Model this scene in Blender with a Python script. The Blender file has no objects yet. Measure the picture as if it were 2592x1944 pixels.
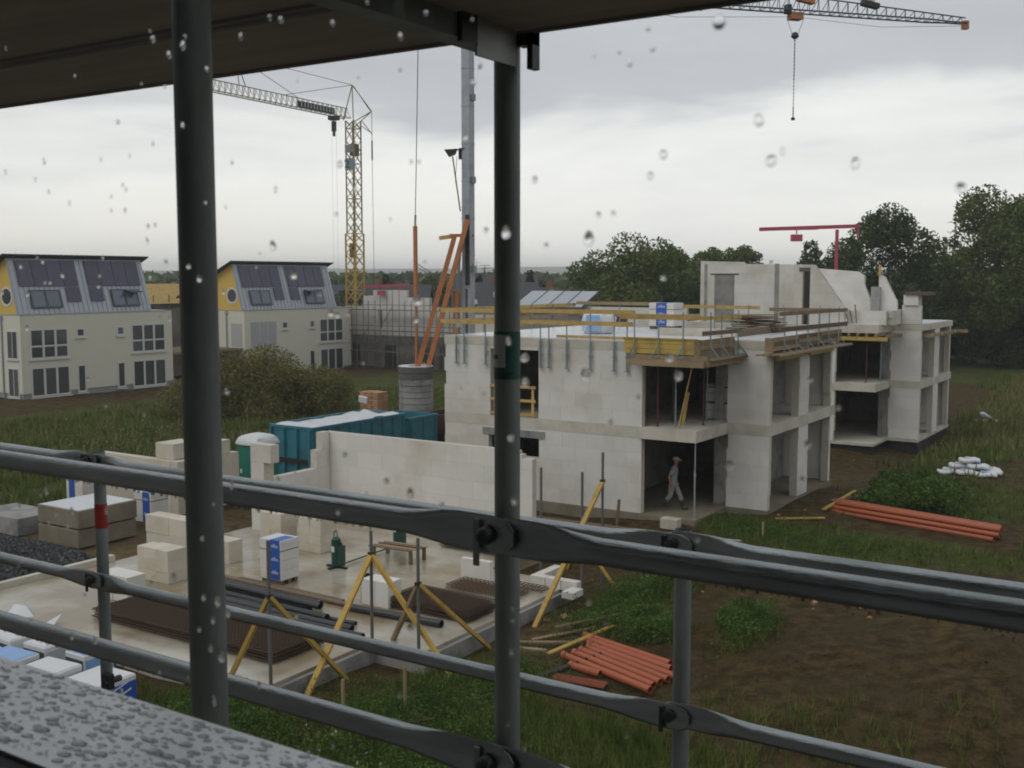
import bpy, bmesh, math, random
import numpy as np
from mathutils import Vector, Matrix, Euler
random.seed(7); RNG = np.random.default_rng(7)
SC = bpy.context.scene
COL = SC.collection
R = math.radians

# ---------------------------------------------------------------- camera
# the building site is one square grid: +X runs along the scaffold, +Y away from it
FPX, CX, CY, HOR, CAMZ = 2800.0, 1296.0, 972.0, 703.0, 7.8
PITCH = math.atan((CY - HOR) / FPX); YAW = R(33)
cd = bpy.data.cameras.new('camera'); cam = bpy.data.objects.new('camera', cd); COL.objects.link(cam)
cam.location = (0, 0, CAMZ); cam.rotation_euler = (math.pi / 2 - PITCH, 0, YAW)
cd.sensor_width = 36.0; cd.lens = FPX / 2592 * 36.0; cd.clip_start = 0.02; cd.clip_end = 9000
SC.camera = cam
cd.dof.use_dof = True; cd.dof.focus_distance = 18.0; cd.dof.aperture_fstop = 18.0
SC.render.resolution_x, SC.render.resolution_y = 1024, 768

# ---------------------------------------------------------------- overcast sky
SUN_EL, SUN_AZ = R(46), R(205)          # compass direction the light comes from, from +Y clockwise
w = bpy.data.worlds.new('World'); SC.world = w; w.use_nodes = True
nt = w.node_tree; nt.nodes.clear()
def wn(t, **k):
    n = nt.nodes.new(t)
    for a, b in k.items(): setattr(n, a, b)
    return n
out = wn('ShaderNodeOutputWorld'); bg = wn('ShaderNodeBackground'); bg.inputs['Strength'].default_value = 0.1
nt.links.new(bg.outputs[0], out.inputs[0])
sky = wn('ShaderNodeTexSky', sky_type='NISHITA'); sky.sun_disc = False
sky.sun_elevation = SUN_EL; sky.sun_rotation = SUN_AZ; sky.dust_density = 3.0
tc = wn('ShaderNodeTexCoord')
mp = wn('ShaderNodeMapping'); mp.inputs['Scale'].default_value = (1, 1, 4.2); mp.inputs['Location'].default_value = (3.1, 1.7, .4)
nt.links.new(tc.outputs['Generated'], mp.inputs['Vector'])
n1 = wn('ShaderNodeTexNoise'); n1.inputs['Scale'].default_value = 3.1; n1.inputs['Detail'].default_value = 7; n1.inputs['Roughness'].default_value = .52; n1.inputs['Distortion'].default_value = .35
nt.links.new(mp.outputs[0], n1.inputs['Vector'])
n2 = wn('ShaderNodeTexNoise'); n2.inputs['Scale'].default_value = 9.0; n2.inputs['Detail'].default_value = 5; n2.inputs['Roughness'].default_value = .55
mp2 = wn('ShaderNodeMapping'); mp2.inputs['Scale'].default_value = (1, 1, 7.0)
nt.links.new(tc.outputs['Generated'], mp2.inputs['Vector']); nt.links.new(mp2.outputs[0], n2.inputs['Vector'])
sep = wn('ShaderNodeSeparateXYZ'); nt.links.new(tc.outputs['Generated'], sep.inputs[0])
def wm(op, a, b=None, c=None):
    n = wn('ShaderNodeMath', operation=op)
    for i, v in enumerate((a, b, c)):
        if v is None: continue
        if isinstance(v, (int, float)): n.inputs[i].default_value = v
        else: nt.links.new(v, n.inputs[i])
    return n.outputs[0]
# height in the cloud deck, broken up by the noise
e = wm('MULTIPLY_ADD', n1.outputs[0], 0.26, wm('ADD', sep.outputs[2], -0.13))
ramp = wn('ShaderNodeValToRGB'); nt.links.new(e, ramp.inputs[0])
cr = ramp.color_ramp; cr.elements[0].position = 0.0; cr.elements[0].color = (.94, .915, .85, 1)
cr.elements[1].position = 1.0; cr.elements[1].color = (.62, .64, .67, 1)
for p_, c_ in ((.07, (.915, .905, .875, 1)), (.125, (.80, .80, .79, 1)), (.165, (.52, .535, .56, 1)), (.28, (.455, .472, .50, 1)), (.5, (.56, .57, .585, 1))):
    el = cr.elements.new(p_); el.color = c_
det = wm('MULTIPLY_ADD', n2.outputs[0], 0.12, 0.94)
cl = wn('ShaderNodeVectorMath', operation='SCALE'); nt.links.new(ramp.outputs[0], cl.inputs[0])
nt.links.new(wm('MULTIPLY', det, 10.6), cl.inputs['Scale'])
mx = wn('ShaderNodeMix', data_type='RGBA'); mx.inputs[0].default_value = 0.94
nt.links.new(sky.outputs[0], mx.inputs[6]); nt.links.new(cl.outputs[0], mx.inputs[7])
nt.links.new(mx.outputs[2], bg.inputs['Color'])

sd = bpy.data.lights.new('sun', 'SUN'); sd.energy = 0.6; sd.angle = R(35); sd.color = (1, .97, .93)
sun = bpy.data.objects.new('sun', sd); COL.objects.link(sun)
sdir = Vector((math.sin(SUN_AZ) * math.cos(SUN_EL), math.cos(SUN_AZ) * math.cos(SUN_EL), math.sin(SUN_EL)))
sun.rotation_euler = sdir.to_track_quat('Z', 'Y').to_euler(); sun.location = sdir * 60

SC.view_settings.view_transform = 'Standard'; SC.view_settings.look = 'None'
SC.view_settings.exposure = 0.15; SC.view_settings.gamma = 1.0; SC.view_settings.use_curve_mapping = False
SC.render.engine = 'CYCLES'
cy = SC.cycles; cy.use_denoising = True; cy.max_bounces = 8; cy.transparent_max_bounces = 16; cy.transmission_bounces = 8
cy.volume_bounces = 1; cy.filter_width = 1.9; cy.caustics_reflective = False; cy.caustics_refractive = False; cy.sample_clamp_indirect = 4.0

# ---------------------------------------------------------------- materials
MT = {}
def material(name, col, rough=.7, metal=0.0, var=.18, scale=3.0, col2=None, f2=.5, s2=1.0, bump=0.0, bs=20.0, rand=0.0, spec=.5, stretch=(1, 1, 1), rvar=0.0, island=0.0, sharp=.12):
    """principled surface: base colour mottled by noise, a second colour in patches, per-object variation"""
    m = bpy.data.materials.new(name); m.use_nodes = True; t = m.node_tree; n = t.nodes; L = t.links
    p = n['Principled BSDF']; p.inputs['Roughness'].default_value = rough; p.inputs['Metallic'].default_value = metal
    p.inputs['Specular IOR Level'].default_value = spec
    tcn = n.new('ShaderNodeTexCoord'); g = n.new('ShaderNodeNewGeometry')
    mpp = n.new('ShaderNodeMapping'); mpp.inputs['Scale'].default_value = stretch
    L.new(g.outputs['Position'], mpp.inputs['Vector']); V = mpp.outputs[0]
    def noise(s, d=5, r=.6):
        x = n.new('ShaderNodeTexNoise'); x.inputs['Scale'].default_value = s; x.inputs['Detail'].default_value = d; x.inputs['Roughness'].default_value = r
        L.new(V, x.inputs['Vector']); return x.outputs[0]
    def math_(op, a, b):
        x = n.new('ShaderNodeMath'); x.operation = op
        for i, v in enumerate((a, b)):
            if isinstance(v, (int, float)): x.inputs[i].default_value = v
            else: L.new(v, x.inputs[i])
        return x.outputs[0]
    cur = None
    if col2:
        rp = n.new('ShaderNodeValToRGB'); rp.color_ramp.elements[0].position = max(0, f2 - sharp); rp.color_ramp.elements[1].position = min(1, f2 + sharp)
        L.new(noise(s2), rp.inputs[0]); mxn = n.new('ShaderNodeMix'); mxn.data_type = 'RGBA'
        L.new(rp.outputs[0], mxn.inputs[0]); mxn.inputs[6].default_value = (*col, 1); mxn.inputs[7].default_value = (*col2, 1); cur = mxn.outputs[2]
    v = math_('MULTIPLY_ADD', noise(scale), 2 * var); v.node.inputs[2].default_value = 1 - var
    if rand:
        oi = n.new('ShaderNodeObjectInfo'); r_ = math_('MULTIPLY_ADD', oi.outputs['Random'], 2 * rand); r_.node.inputs[2].default_value = 1 - rand; v = math_('MULTIPLY', v, r_)
    if island:
        r_ = math_('MULTIPLY_ADD', g.outputs['Random Per Island'], 2 * island); r_.node.inputs[2].default_value = 1 - island; v = math_('MULTIPLY', v, r_)
    vm = n.new('ShaderNodeVectorMath'); vm.operation = 'SCALE'
    if cur: L.new(cur, vm.inputs[0])
    else: vm.inputs[0].default_value = col
    L.new(v, vm.inputs['Scale']); L.new(vm.outputs[0], p.inputs['Base Color'])
    if rvar:
        r_ = math_('MULTIPLY_ADD', noise(scale * .6), 2 * rvar); r_.node.inputs[2].default_value = rough - rvar; r_.node.use_clamp = True; L.new(r_, p.inputs['Roughness'])
    if bump:
        b = n.new('ShaderNodeBump'); b.inputs['Strength'].default_value = bump; b.inputs['Distance'].default_value = .02
        L.new(noise(bs, 6, .65), b.inputs['Height']); L.new(b.outputs[0], p.inputs['Normal'])
    MT[name] = m; return m
material('block', (.64, .62, .58), .85, var=.08, scale=2.0, col2=(.52, .48, .405), f2=.59, s2=.45, rand=.045, bump=.15, bs=40)
material('block_warm', (.55, .51, .43), .85, var=.09, scale=4.0, col2=(.50, .44, .33), f2=.55, s2=1.4, rand=.05, bump=.15, bs=40)
material('mortar', (.51, .475, .40), .9, var=.2, scale=9)
material('concrete', (.52, .49, .42), .8, var=.16, scale=3.0, col2=(.42, .385, .315), f2=.55, s2=1.1, bump=.2, bs=25)
material('concrete_grey', (.27, .265, .25), .8, var=.22, scale=4.0, col2=(.12, .12, .115), f2=.6, s2=1.3, bump=.25, bs=25, rand=.1)  # grey concrete; on the shells' inner walls it paints in interior shade
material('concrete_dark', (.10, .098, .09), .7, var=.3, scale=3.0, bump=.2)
material('bitumen', (.013, .013, .014), .6, var=.3, scale=5)  # black coating; on the gable slot panel it paints in shade
material('wet_slab', (.43, .405, .335), .19, var=.20, scale=.9, col2=(.255, .20, .12), f2=.48, s2=.38, rvar=.18, bump=.03, bs=9, spec=.9, sharp=.10)
material('concrete_brown', (.21, .18, .125), .8, var=.2, scale=3.0, col2=(.15, .13, .095), f2=.55, s2=1.2, bump=.2)
material('deck_rail', (.20, .18, .165), .7, var=.3, scale=8.0)
material('foil', (.62, .64, .66), .22, var=.10, scale=2.0, bump=.5, bs=5.0, stretch=(.5, 2.2, 1), rvar=.12)
material('galv', (.235, .265, .25), .55, .12, var=.55, scale=12.0, bump=.12, bs=45, rvar=.12, col2=(.155, .18, .172), f2=.5, s2=7.0, stretch=(1.3, 1.3, .35), sharp=.25)
material('galv_wet', (.30, .325, .33), .22, .85, var=.38, scale=16.0, bump=.16, bs=90, rvar=.10, col2=(.20, .22, .22), f2=.55, s2=9.0, stretch=(.3, 1.5, 1.5))
material('galv_light', (.33, .34, .335), .5, .4, var=.25, scale=7.0)
material('steel_dark', (.028, .030, .031), .45, .4, var=.3, scale=12)
material('ply', (.36, .31, .265), .75, var=.35, scale=5.0, stretch=(.4, 3, 1), bump=.15, bs=25)
material('timber', (.28, .205, .115), .8, var=.3, scale=5.0, bump=.15, bs=30, rand=.25, col2=(.19, .14, .08), f2=.55, s2=2.5)
material('timber_dark', (.14, .10, .064), .85, var=.35, scale=6.0, rand=.25, bump=.2, bs=30)
material('form_yellow', (.47, .335, .075), .6, var=.16, scale=4.0, rand=.12, col2=(.30, .20, .055), f2=.63, s2=2.0)
material('plank_yellow', (.47, .32, .10), .7, var=.2, scale=5.0, rand=.15, col2=(.36, .23, .075), f2=.58, s2=3.0)
material('brace_yellow', (.43, .275, .055), .6, var=.2, scale=5.0, rand=.1, col2=(.26, .155, .03), f2=.62, s2=2.0)
material('teal_paint', (.20, .265, .275), .5, .3, var=.2, scale=6, rand=.1)
material('container_teal', (.022, .165, .215), .5, var=.2, scale=2.5, col2=(.03, .11, .125), f2=.62, s2=1.6, bump=.08, bs=8)
material('toilet_green', (.015, .17, .115), .45, var=.15, scale=3)
material('toilet_roof', (.55, .57, .56), .4, var=.08, scale=3)
material('orange', (.45, .17, .06), .5, var=.15, scale=4.0, col2=(.33, .105, .03), f2=.6, s2=2.0)
material('pipe_orange', (.34, .085, .032), .5, var=.16, scale=6.0, rand=.12)
material('pipe_black', (.020, .021, .023), .38, var=.3, scale=9.0, rand=.2)
material('red', (.35, .025, .03), .5, var=.15, scale=4)
material('pinkred', (.42, .06, .10), .5, var=.12, scale=4)
material('red_dark', (.075, .022, .02), .6, var=.25, scale=3)
material('red_tape', (.33, .018, .012), .5, var=.1, scale=20)
material('tower_yellow', (.42, .27, .035), .6, var=.15, scale=3)
material('truss_grey', (.27, .225, .11), .6, .2, var=.2, scale=3)
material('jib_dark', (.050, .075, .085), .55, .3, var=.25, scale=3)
material('mast_grey', (.36, .38, .41), .5, .2, var=.16, scale=3.0, col2=(.26, .28, .31), f2=.6, s2=1.2)
material('cable', (.03, .03, .032), .6, var=.1)
material('chain', (.12, .10, .02), .6, var=.4, scale=30)
material('rebar', (.075, .046, .028), .85, var=.35, scale=9.0, rand=.15)
material('rebar_light', (.10, .062, .035), .85, var=.35, scale=9.0, rand=.15)
material('plastic_white', (.60, .61, .62), .38, var=.1, scale=6.0, bump=.15, bs=9)
material('plastic_blue', (.022, .085, .36), .4, var=.14, scale=5.0)
material('plastic_blue_pale', (.20, .36, .62), .4, var=.16, scale=6.0)
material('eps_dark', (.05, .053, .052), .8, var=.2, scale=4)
material('letter_white', (.62, .64, .68), .5, var=.03)
material('label_green', (.010, .085, .068), .5, var=.2, scale=20)
material('label_grey', (.46, .49, .46), .55, var=.1, scale=20)
material('render_cream', (.61, .595, .49), .85, var=.05, scale=1.2, bump=.06, bs=30)
material('render_cream_side', (.63, .61, .51), .85, var=.05, scale=1.2)
material('render_yellow', (.64, .44, .10), .85, var=.06, scale=1.5)
material('plinth', (.26, .27, .27), .85, var=.12, scale=2)
material('zinc', (.36, .385, .42), .38, .35, var=.14, scale=1.8, rand=.05)
material('solar', (.062, .062, .105), .22, var=.2, scale=2.0, rand=.12)
material('frame_white', (.60, .60, .58), .5, var=.05)
material('frame_dark', (.05, .055, .06), .5, var=.1)
material('shutter', (.40, .41, .42), .6, var=.06)
material('glass_dark', (.075, .08, .083), .06, var=.4, scale=.7, spec=.7, rand=.5)
material('glass_sky', (.10, .13, .18), .05, var=.3, scale=.9, spec=.8)
material('roof_tile', (.045, .045, .052), .75, var=.2, scale=2, rand=.1)
material('brick_red', (.16, .085, .055), .85, var=.2, scale=3)
material('brick_new', (.40, .22, .12), .85, var=.2, scale=6, rand=.25)
material('grey_render', (.24, .225, .20), .9, var=.14, scale=1.4, col2=(.16, .15, .135), f2=.55, s2=.8)
material('skin', (.32, .16, .10), .6, var=.05)
material('tshirt', (.22, .235, .26), .9, var=.12, scale=12)
material('trousers', (.25, .235, .21), .9, var=.12, scale=12)
material('trousers_dark', (.035, .038, .045), .9, var=.15, scale=12)
material('black', (.012, .012, .012), .6, var=.2)
material('cap', (.33, .32, .29), .9, var=.1, scale=15)
material('gravel', (.085, .088, .088), .9, var=.3, scale=20.0, island=.45)
material('trunk', (.055, .043, .032), .9, var=.3, scale=6, bump=.3, bs=12)
material('room', (.05, .048, .045), .9, var=.1)
material('house_wall', (.34, .33, .31), .9, var=.1, scale=2)
material('machine_green', (.008, .05, .035), .45, var=.2, scale=8)
material('pole', (.14, .14, .13), .55, .3, var=.3, scale=10)
material('hill', (.05, .065, .05), .95, var=.3, scale=.02)
# ---------------------------------------------------------------- helpers
WPOS = {}
def tag(o, label=None, cat=None, group=None, kind=None):
    if label: o['label'] = label
    if cat: o['category'] = cat
    if group: o['group'] = group
    if kind: o['kind'] = kind
    return o
def thing(name, loc, label, cat, group=None):
    o = bpy.data.objects.new(name, None); COL.objects.link(o); o.location = loc; o.empty_display_size = .2
    WPOS[o.name] = Vector(loc); return tag(o, label, cat, group)
class MB:
    """collects faces in world coordinates; build() makes them one mesh object"""
    def __init__(s): s.v = []; s.f = []
    def add(s, vs, fs):
        b = len(s.v); s.v += [tuple(v) for v in vs]; s.f += [tuple(b + i for i in f) for f in fs]; return s
    def box(s, x0, x1, y0, y1, z0, z1):
        return s.add([(x0, y0, z0), (x1, y0, z0), (x1, y1, z0), (x0, y1, z0), (x0, y0, z1), (x1, y0, z1), (x1, y1, z1), (x0, y1, z1)],
                     [(0, 3, 2, 1), (4, 5, 6, 7), (0, 1, 5, 4), (1, 2, 6, 5), (2, 3, 7, 6), (3, 0, 4, 7)])
    def obox(s, c, size, rot=(0, 0, 0)):
        m = Euler(rot).to_matrix(); c = Vector(c); a, b, d = (q / 2 for q in size)
        vs = [c + m @ Vector(p) for p in ((-a, -b, -d), (a, -b, -d), (a, b, -d), (-a, b, -d), (-a, -b, d), (a, -b, d), (a, b, d), (-a, b, d))]
        return s.add(vs, [(0, 3, 2, 1), (4, 5, 6, 7), (0, 1, 5, 4), (1, 2, 6, 5), (2, 3, 7, 6), (3, 0, 4, 7)])
    def bar(s, p0, p1, wd, ht=None, up=(0, 0, 1)):
        p0 = Vector(p0); p1 = Vector(p1); ht = ht or wd; d = (p1 - p0).normalized(); u = Vector(up)
        if abs(d.dot(u)) > .98: u = Vector((0, 1, 0))
        a = d.cross(u).normalized() * wd / 2; b = a.cross(d).normalized() * ht / 2
        return s.add([p0 - a - b, p0 + a - b, p0 + a + b, p0 - a + b, p1 - a - b, p1 + a - b, p1 + a + b, p1 - a + b],
                     [(0, 1, 2, 3), (7, 6, 5, 4), (0, 4, 5, 1), (1, 5, 6, 2), (2, 6, 7, 3), (3, 7, 4, 0)])
    def tube(s, p0, p1, r, n=10, r1=None, cap=True):
        p0 = Vector(p0); p1 = Vector(p1); r1 = r if r1 is None else r1; d = (p1 - p0).normalized()
        a = d.orthogonal().normalized(); b = d.cross(a)
        vs = [p + (a * math.cos(t) + b * math.sin(t)) * rr for p, rr in ((p0, r), (p1, r1)) for t in (2 * math.pi * i / n for i in range(n))]
        fs = [(i, (i + 1) % n, n + (i + 1) % n, n + i) for i in range(n)]
        if cap: fs += [tuple(range(n - 1, -1, -1)), tuple(range(n, 2 * n))]
        return s.add(vs, fs)
    def pipe(s, p0, p1, r, ri, n=12):
        p0 = Vector(p0); p1 = Vector(p1); d = (p1 - p0).normalized(); a = d.orthogonal().normalized(); b = d.cross(a)
        vs = [p + (a * math.cos(t) + b * math.sin(t)) * rr for p, rr in ((p0, r), (p1, r), (p1, ri), (p0, ri)) for t in (2 * math.pi * i / n for i in range(n))]
        return s.add(vs, [(k * n + i, k * n + (i + 1) % n, ((k + 1) % 4) * n + (i + 1) % n, ((k + 1) % 4) * n + i) for k in range(4) for i in range(n)])
    def path(s, pts, r, n=6):
        for a, b in zip(pts[:-1], pts[1:]): s.tube(a, b, r, n)
        return s
    def prism(s, poly, z0, z1):
        n = len(poly); vs = [(x, y, z0) for x, y in poly] + [(x, y, z1) for x, y in poly]
        return s.add(vs, [tuple(range(n - 1, -1, -1)), tuple(range(n, 2 * n))] + [(i, (i + 1) % n, n + (i + 1) % n, n + i) for i in range(n)])
    def prismY(s, poly, y0, y1):
        n = len(poly); vs = [(x, y0, z) for x, z in poly] + [(x, y1, z) for x, z in poly]
        return s.add(vs, [tuple(range(n)), tuple(range(2 * n - 1, n - 1, -1))] + [(i, n + i, n + (i + 1) % n, (i + 1) % n) for i in range(n)])
    def prismX(s, poly, x0, x1):
        n = len(poly); vs = [(x0, y, z) for y, z in poly] + [(x1, y, z) for y, z in poly]
        return s.add(vs, [tuple(range(n - 1, -1, -1)), tuple(range(n, 2 * n))] + [(i, (i + 1) % n, n + (i + 1) % n, n + i) for i in range(n)])
    def rings(s, rs, cap=True):
        """loft: list of equally long vertex rings"""
        n = len(rs[0]); vs = [v for r in rs for v in r]
        fs = [(k * n + i, k * n + (i + 1) % n, (k + 1) * n + (i + 1) % n, (k + 1) * n + i) for k in range(len(rs) - 1) for i in range(n)]
        if cap: fs += [tuple(range(n - 1, -1, -1)), tuple(range((len(rs) - 1) * n, len(rs) * n))]
        return s.add(vs, fs)
    def build(s, name, mat, parent=None, smooth=False, bevel=0, origin=None):
        if parent is not None: o0 = WPOS[parent.name]
        elif origin: o0 = Vector(origin)
        else:
            a = np.array(s.v); o0 = Vector(((a[:, 0].min() + a[:, 0].max()) / 2, (a[:, 1].min() + a[:, 1].max()) / 2, a[:, 2].min()))
        me = bpy.data.meshes.new(name); me.from_pydata([(x - o0.x, y - o0.y, z - o0.z) for x, y, z in s.v], [], s.f)
        o = bpy.data.objects.new(name, me); COL.objects.link(o); me.materials.append(MT[mat] if isinstance(mat, str) else mat)
        if parent is not None: o.parent = parent
        else: o.location = o0
        bm = bmesh.new(); bm.from_mesh(me); bmesh.ops.recalc_face_normals(bm, faces=bm.faces)
        if bevel: bmesh.ops.bevel(bm, geom=bm.edges[:] , offset=bevel, segments=1, affect='EDGES')
        bm.to_mesh(me); bm.free()
        if smooth:
            for p in me.polygons: p.use_smooth = True
            if smooth == 'auto': me.set_sharp_from_angle(angle=R(38))
        WPOS[o.name] = o0.copy(); return o
def np_mesh(name, verts, nper, mat, parent=None, origin=(0, 0, 0)):
    """verts (N*nper,3) as N separate polygons of nper corners"""
    o0 = WPOS[parent.name] if parent is not None else Vector(origin)
    v = (np.asarray(verts, dtype=np.float32) - np.array(o0, dtype=np.float32)).astype(np.float32); N = len(v) // nper
    me = bpy.data.meshes.new(name); me.vertices.add(len(v)); me.vertices.foreach_set('co', v.ravel())
    me.loops.add(len(v)); me.loops.foreach_set('vertex_index', np.arange(len(v), dtype=np.int32))
    me.polygons.add(N); me.polygons.foreach_set('loop_start', np.arange(0, len(v), nper, dtype=np.int32)); me.polygons.foreach_set('loop_total', np.full(N, nper, dtype=np.int32))
    me.update(calc_edges=True); me.materials.append(MT[mat] if isinstance(mat, str) else mat)
    o = bpy.data.objects.new(name, me); COL.objects.link(o)
    if parent is not None: o.parent = parent
    else: o.location = o0
    WPOS[o.name] = Vector(o0); return o
def copy_tree(o, parent=None):
    c = o.copy(); COL.objects.link(c); WPOS[c.name] = WPOS.get(o.name, Vector()).copy()
    if parent is not None: c.parent = parent
    for ch in o.children: copy_tree(ch, c)
    return c
def unit_cube():
    m = MB().box(-.5, .5, -.5, .5, -.5, .5)
    me = bpy.data.meshes.new('unit_block'); me.from_pydata(m.v, [], m.f); return me
CUBES = {}
def piece(name, mat, parent, x0, x1, y0, y1, z0, z1):
    """one block / board as an object of its own that shares the cube mesh"""
    if mat not in CUBES: me = unit_cube(); me.materials.append(MT[mat]); CUBES[mat] = me
    o = bpy.data.objects.new(name, CUBES[mat]); COL.objects.link(o); o.parent = parent
    o.location = Vector(((x0 + x1) / 2, (y0 + y1) / 2, (z0 + z1) / 2)) - WPOS[parent.name]; o.scale = (x1 - x0, y1 - y0, z1 - z0); return o
def cut(rs, op):
    res = []
    for (a, b, c, d) in rs:
        e, f, g, h = op
        if b <= e or a >= f or d <= g or c >= h: res.append((a, b, c, d)); continue
        if a < e: res.append((a, e, c, d))
        if b > f: res.append((f, b, c, d))
        m0, m1 = max(a, e), min(b, f)
        if c < g: res.append((m0, m1, c, g))
        if d > h: res.append((m0, m1, h, d))
    return res
def block_wall(parent, axis, a0, a1, c0, c1, z0, z1, ops=(), bl=1.0, bh=.5, mat='block', clip=None, joint=.004):
    """masonry wall: recessed mortar core plus every block as its own object"""
    core = MB(); rows = []; nz = max(1, round((z1 - z0) / bh)); hh = (z1 - z0) / nz
    for k in range(nz):
        off = (k % 2) * bl * .5 + random.uniform(-.08, .08); u = a0 - off
        while u < a1:
            r = [(max(a0, u), min(a1, u + bl), z0 + k * hh, z0 + (k + 1) * hh)]
            for op in ops: r = cut(r, op)
            rows += [q for q in r if q[1] - q[0] > .04 and q[3] - q[2] > .04]; u += bl
    if clip: rows = [q for q in rows if clip((q[0] + q[1]) / 2, (q[2] + q[3]) / 2)]
    rc = .008
    for (p, q, r, s_) in rows:
        if axis == 'x': core.box(p, q, c0 + rc, c1 - rc, r, s_)
        else: core.box(c0 + rc, c1 - rc, p, q, r, s_)
    wl = core.build('wall', 'mortar', parent); j = joint / 2
    for (p, q, r, s_) in rows:
        d = random.uniform(-.002, .002)
        if axis == 'x': piece('block', mat, wl, p + j, q - j, c0 + d, c1 + d, r + j, s_ - j)
        else: piece('block', mat, wl, c0 + d, c1 + d, p + j, q - j, r + j, s_ - j)
    return wl
FONT_CACHE = {}
def lettering(txt, size, mat, parent, loc, rot, name='lettering', depth=.003):
    cu = bpy.data.curves.new('txt', 'FONT'); cu.body = txt; cu.size = size; cu.align_x = 'CENTER'; cu.align_y = 'CENTER'; cu.extrude = depth; cu.resolution_u = 3
    t = bpy.data.objects.new('txt', cu); COL.objects.link(t); bpy.context.view_layer.update()
    me = bpy.data.meshes.new_from_object(t.evaluated_get(bpy.context.evaluated_depsgraph_get()))
    bpy.data.objects.remove(t); me.materials.clear(); me.materials.append(MT[mat])
    o = bpy.data.objects.new(name, me); COL.objects.link(o); o.parent = parent; o.location = Vector(loc) - WPOS[parent.name]; o.rotation_euler = rot
    WPOS[o.name] = WPOS[parent.name].copy(); return o
def ray(px, py):
    a = (px - CX) / FPX; b = (CY - py) / FPX
    yc = math.cos(PITCH) + b * math.sin(PITCH); zc = -math.sin(PITCH) + b * math.cos(PITCH)
    return Vector((a * math.cos(YAW) - yc * math.sin(YAW), a * math.sin(YAW) + yc * math.cos(YAW), zc))
def on_Y(px, py, Y): r = ray(px, py); t = Y / r.y; return Vector((r.x * t, Y, CAMZ + r.z * t))
def on_z(px, py, z): r = ray(px, py); t = (z - CAMZ) / r.z; return Vector((r.x * t, r.y * t, z))
def at_d(px, py, d): r = ray(px, py); t = d / math.hypot(r.x, r.y); return Vector((r.x * t, r.y * t, CAMZ + r.z * t))
# value noise for terrain and scattering
_G = RNG.random((64, 64))
def vnoise(x, y, s):
    x = np.asarray(x, float) / s; y = np.asarray(y, float) / s; xi = np.floor(x).astype(int); yi = np.floor(y).astype(int); fx = x - xi; fy = y - yi
    fx = fx * fx * (3 - 2 * fx); fy = fy * fy * (3 - 2 * fy); g = lambda i, j: _G[i % 64, j % 64]
    return (g(xi, yi) * (1 - fx) + g(xi + 1, yi) * fx) * (1 - fy) + (g(xi, yi + 1) * (1 - fx) + g(xi + 1, yi + 1) * fx) * fy
def sstep(a, b, x): t = np.clip((np.asarray(x, float) - a) / (b - a), 0, 1); return t * t * (3 - 2 * t)
def ell(x, y, cx, cy, rx, ry): return np.exp(-(((x - cx) / rx) ** 2 + ((y - cy) / ry) ** 2))
# ---------------------------------------------------------------- terrain
def zh(x, y):
    x = np.asarray(x, float); y = np.asarray(y, float)
    h = -.40 - .55 * sstep(-40, -62, x) + .16 * (vnoise(x, y, 3.1) - .5) + .07 * (vnoise(x, y, .8) - .5)
    h = h + .9 * ell(x, y, -2.6, 24, 5.2, 5.5) * (.8 + .4 * vnoise(x, y, 1.3)) + .42 * ell(x, y, -11.0, 25.6, 1.6, 3.2) + .25 * ell(x, y, -9.3, 22.9, 1.3, 1.6)
    h = h - .40 * ell(x, y, -18.5, 30.2, 6, 1.1) - .35 * ell(x, y, -13.5, 51, 5, 5) - .55 * ell(x, y, -12.3, 58.5, 2.2, 5.5) + .16 * ell(x, y, -15, 33.0, 3.5, 1.6)
    h = h + .22 * ell(x, y, -9, 36, 5, 3) + .24 * ell(x, y, -12.0, 39, 1.6, 5) + .14 * ell(x, y, -14, 34, 2.5, 1.4) + .5 * ell(x, y, -54, 60, 9, 5) * vnoise(x, y, 2.2) + .25 * ell(x, y, -7, 50, 5, 9)
    return h
def Z(x, y): return float(zh(x, y))
FOOT = [(-25.6, -15.1, 14.6, 27.6), (-16, -13.6, 17.7, 24.4), (-24.5, -14, 32.4, 42.6), (-14.6, -12.5, 35, 42.6), (-24.5, -12.4, 53.5, 64), (-30.9, -29.8, 25, 29.9), (-34, -31, 32.8, 42), (-80, -72.2, 46, 85), (-31, -28.5, 20, 22.5), (-10, -5, 34.5, 38.2)]
def covered(x, y):
    m = np.zeros(np.shape(x), bool)
    for a, b, c, d in FOOT: m |= (x > a) & (x < b) & (y > c) & (y < d)
    return m
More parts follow.
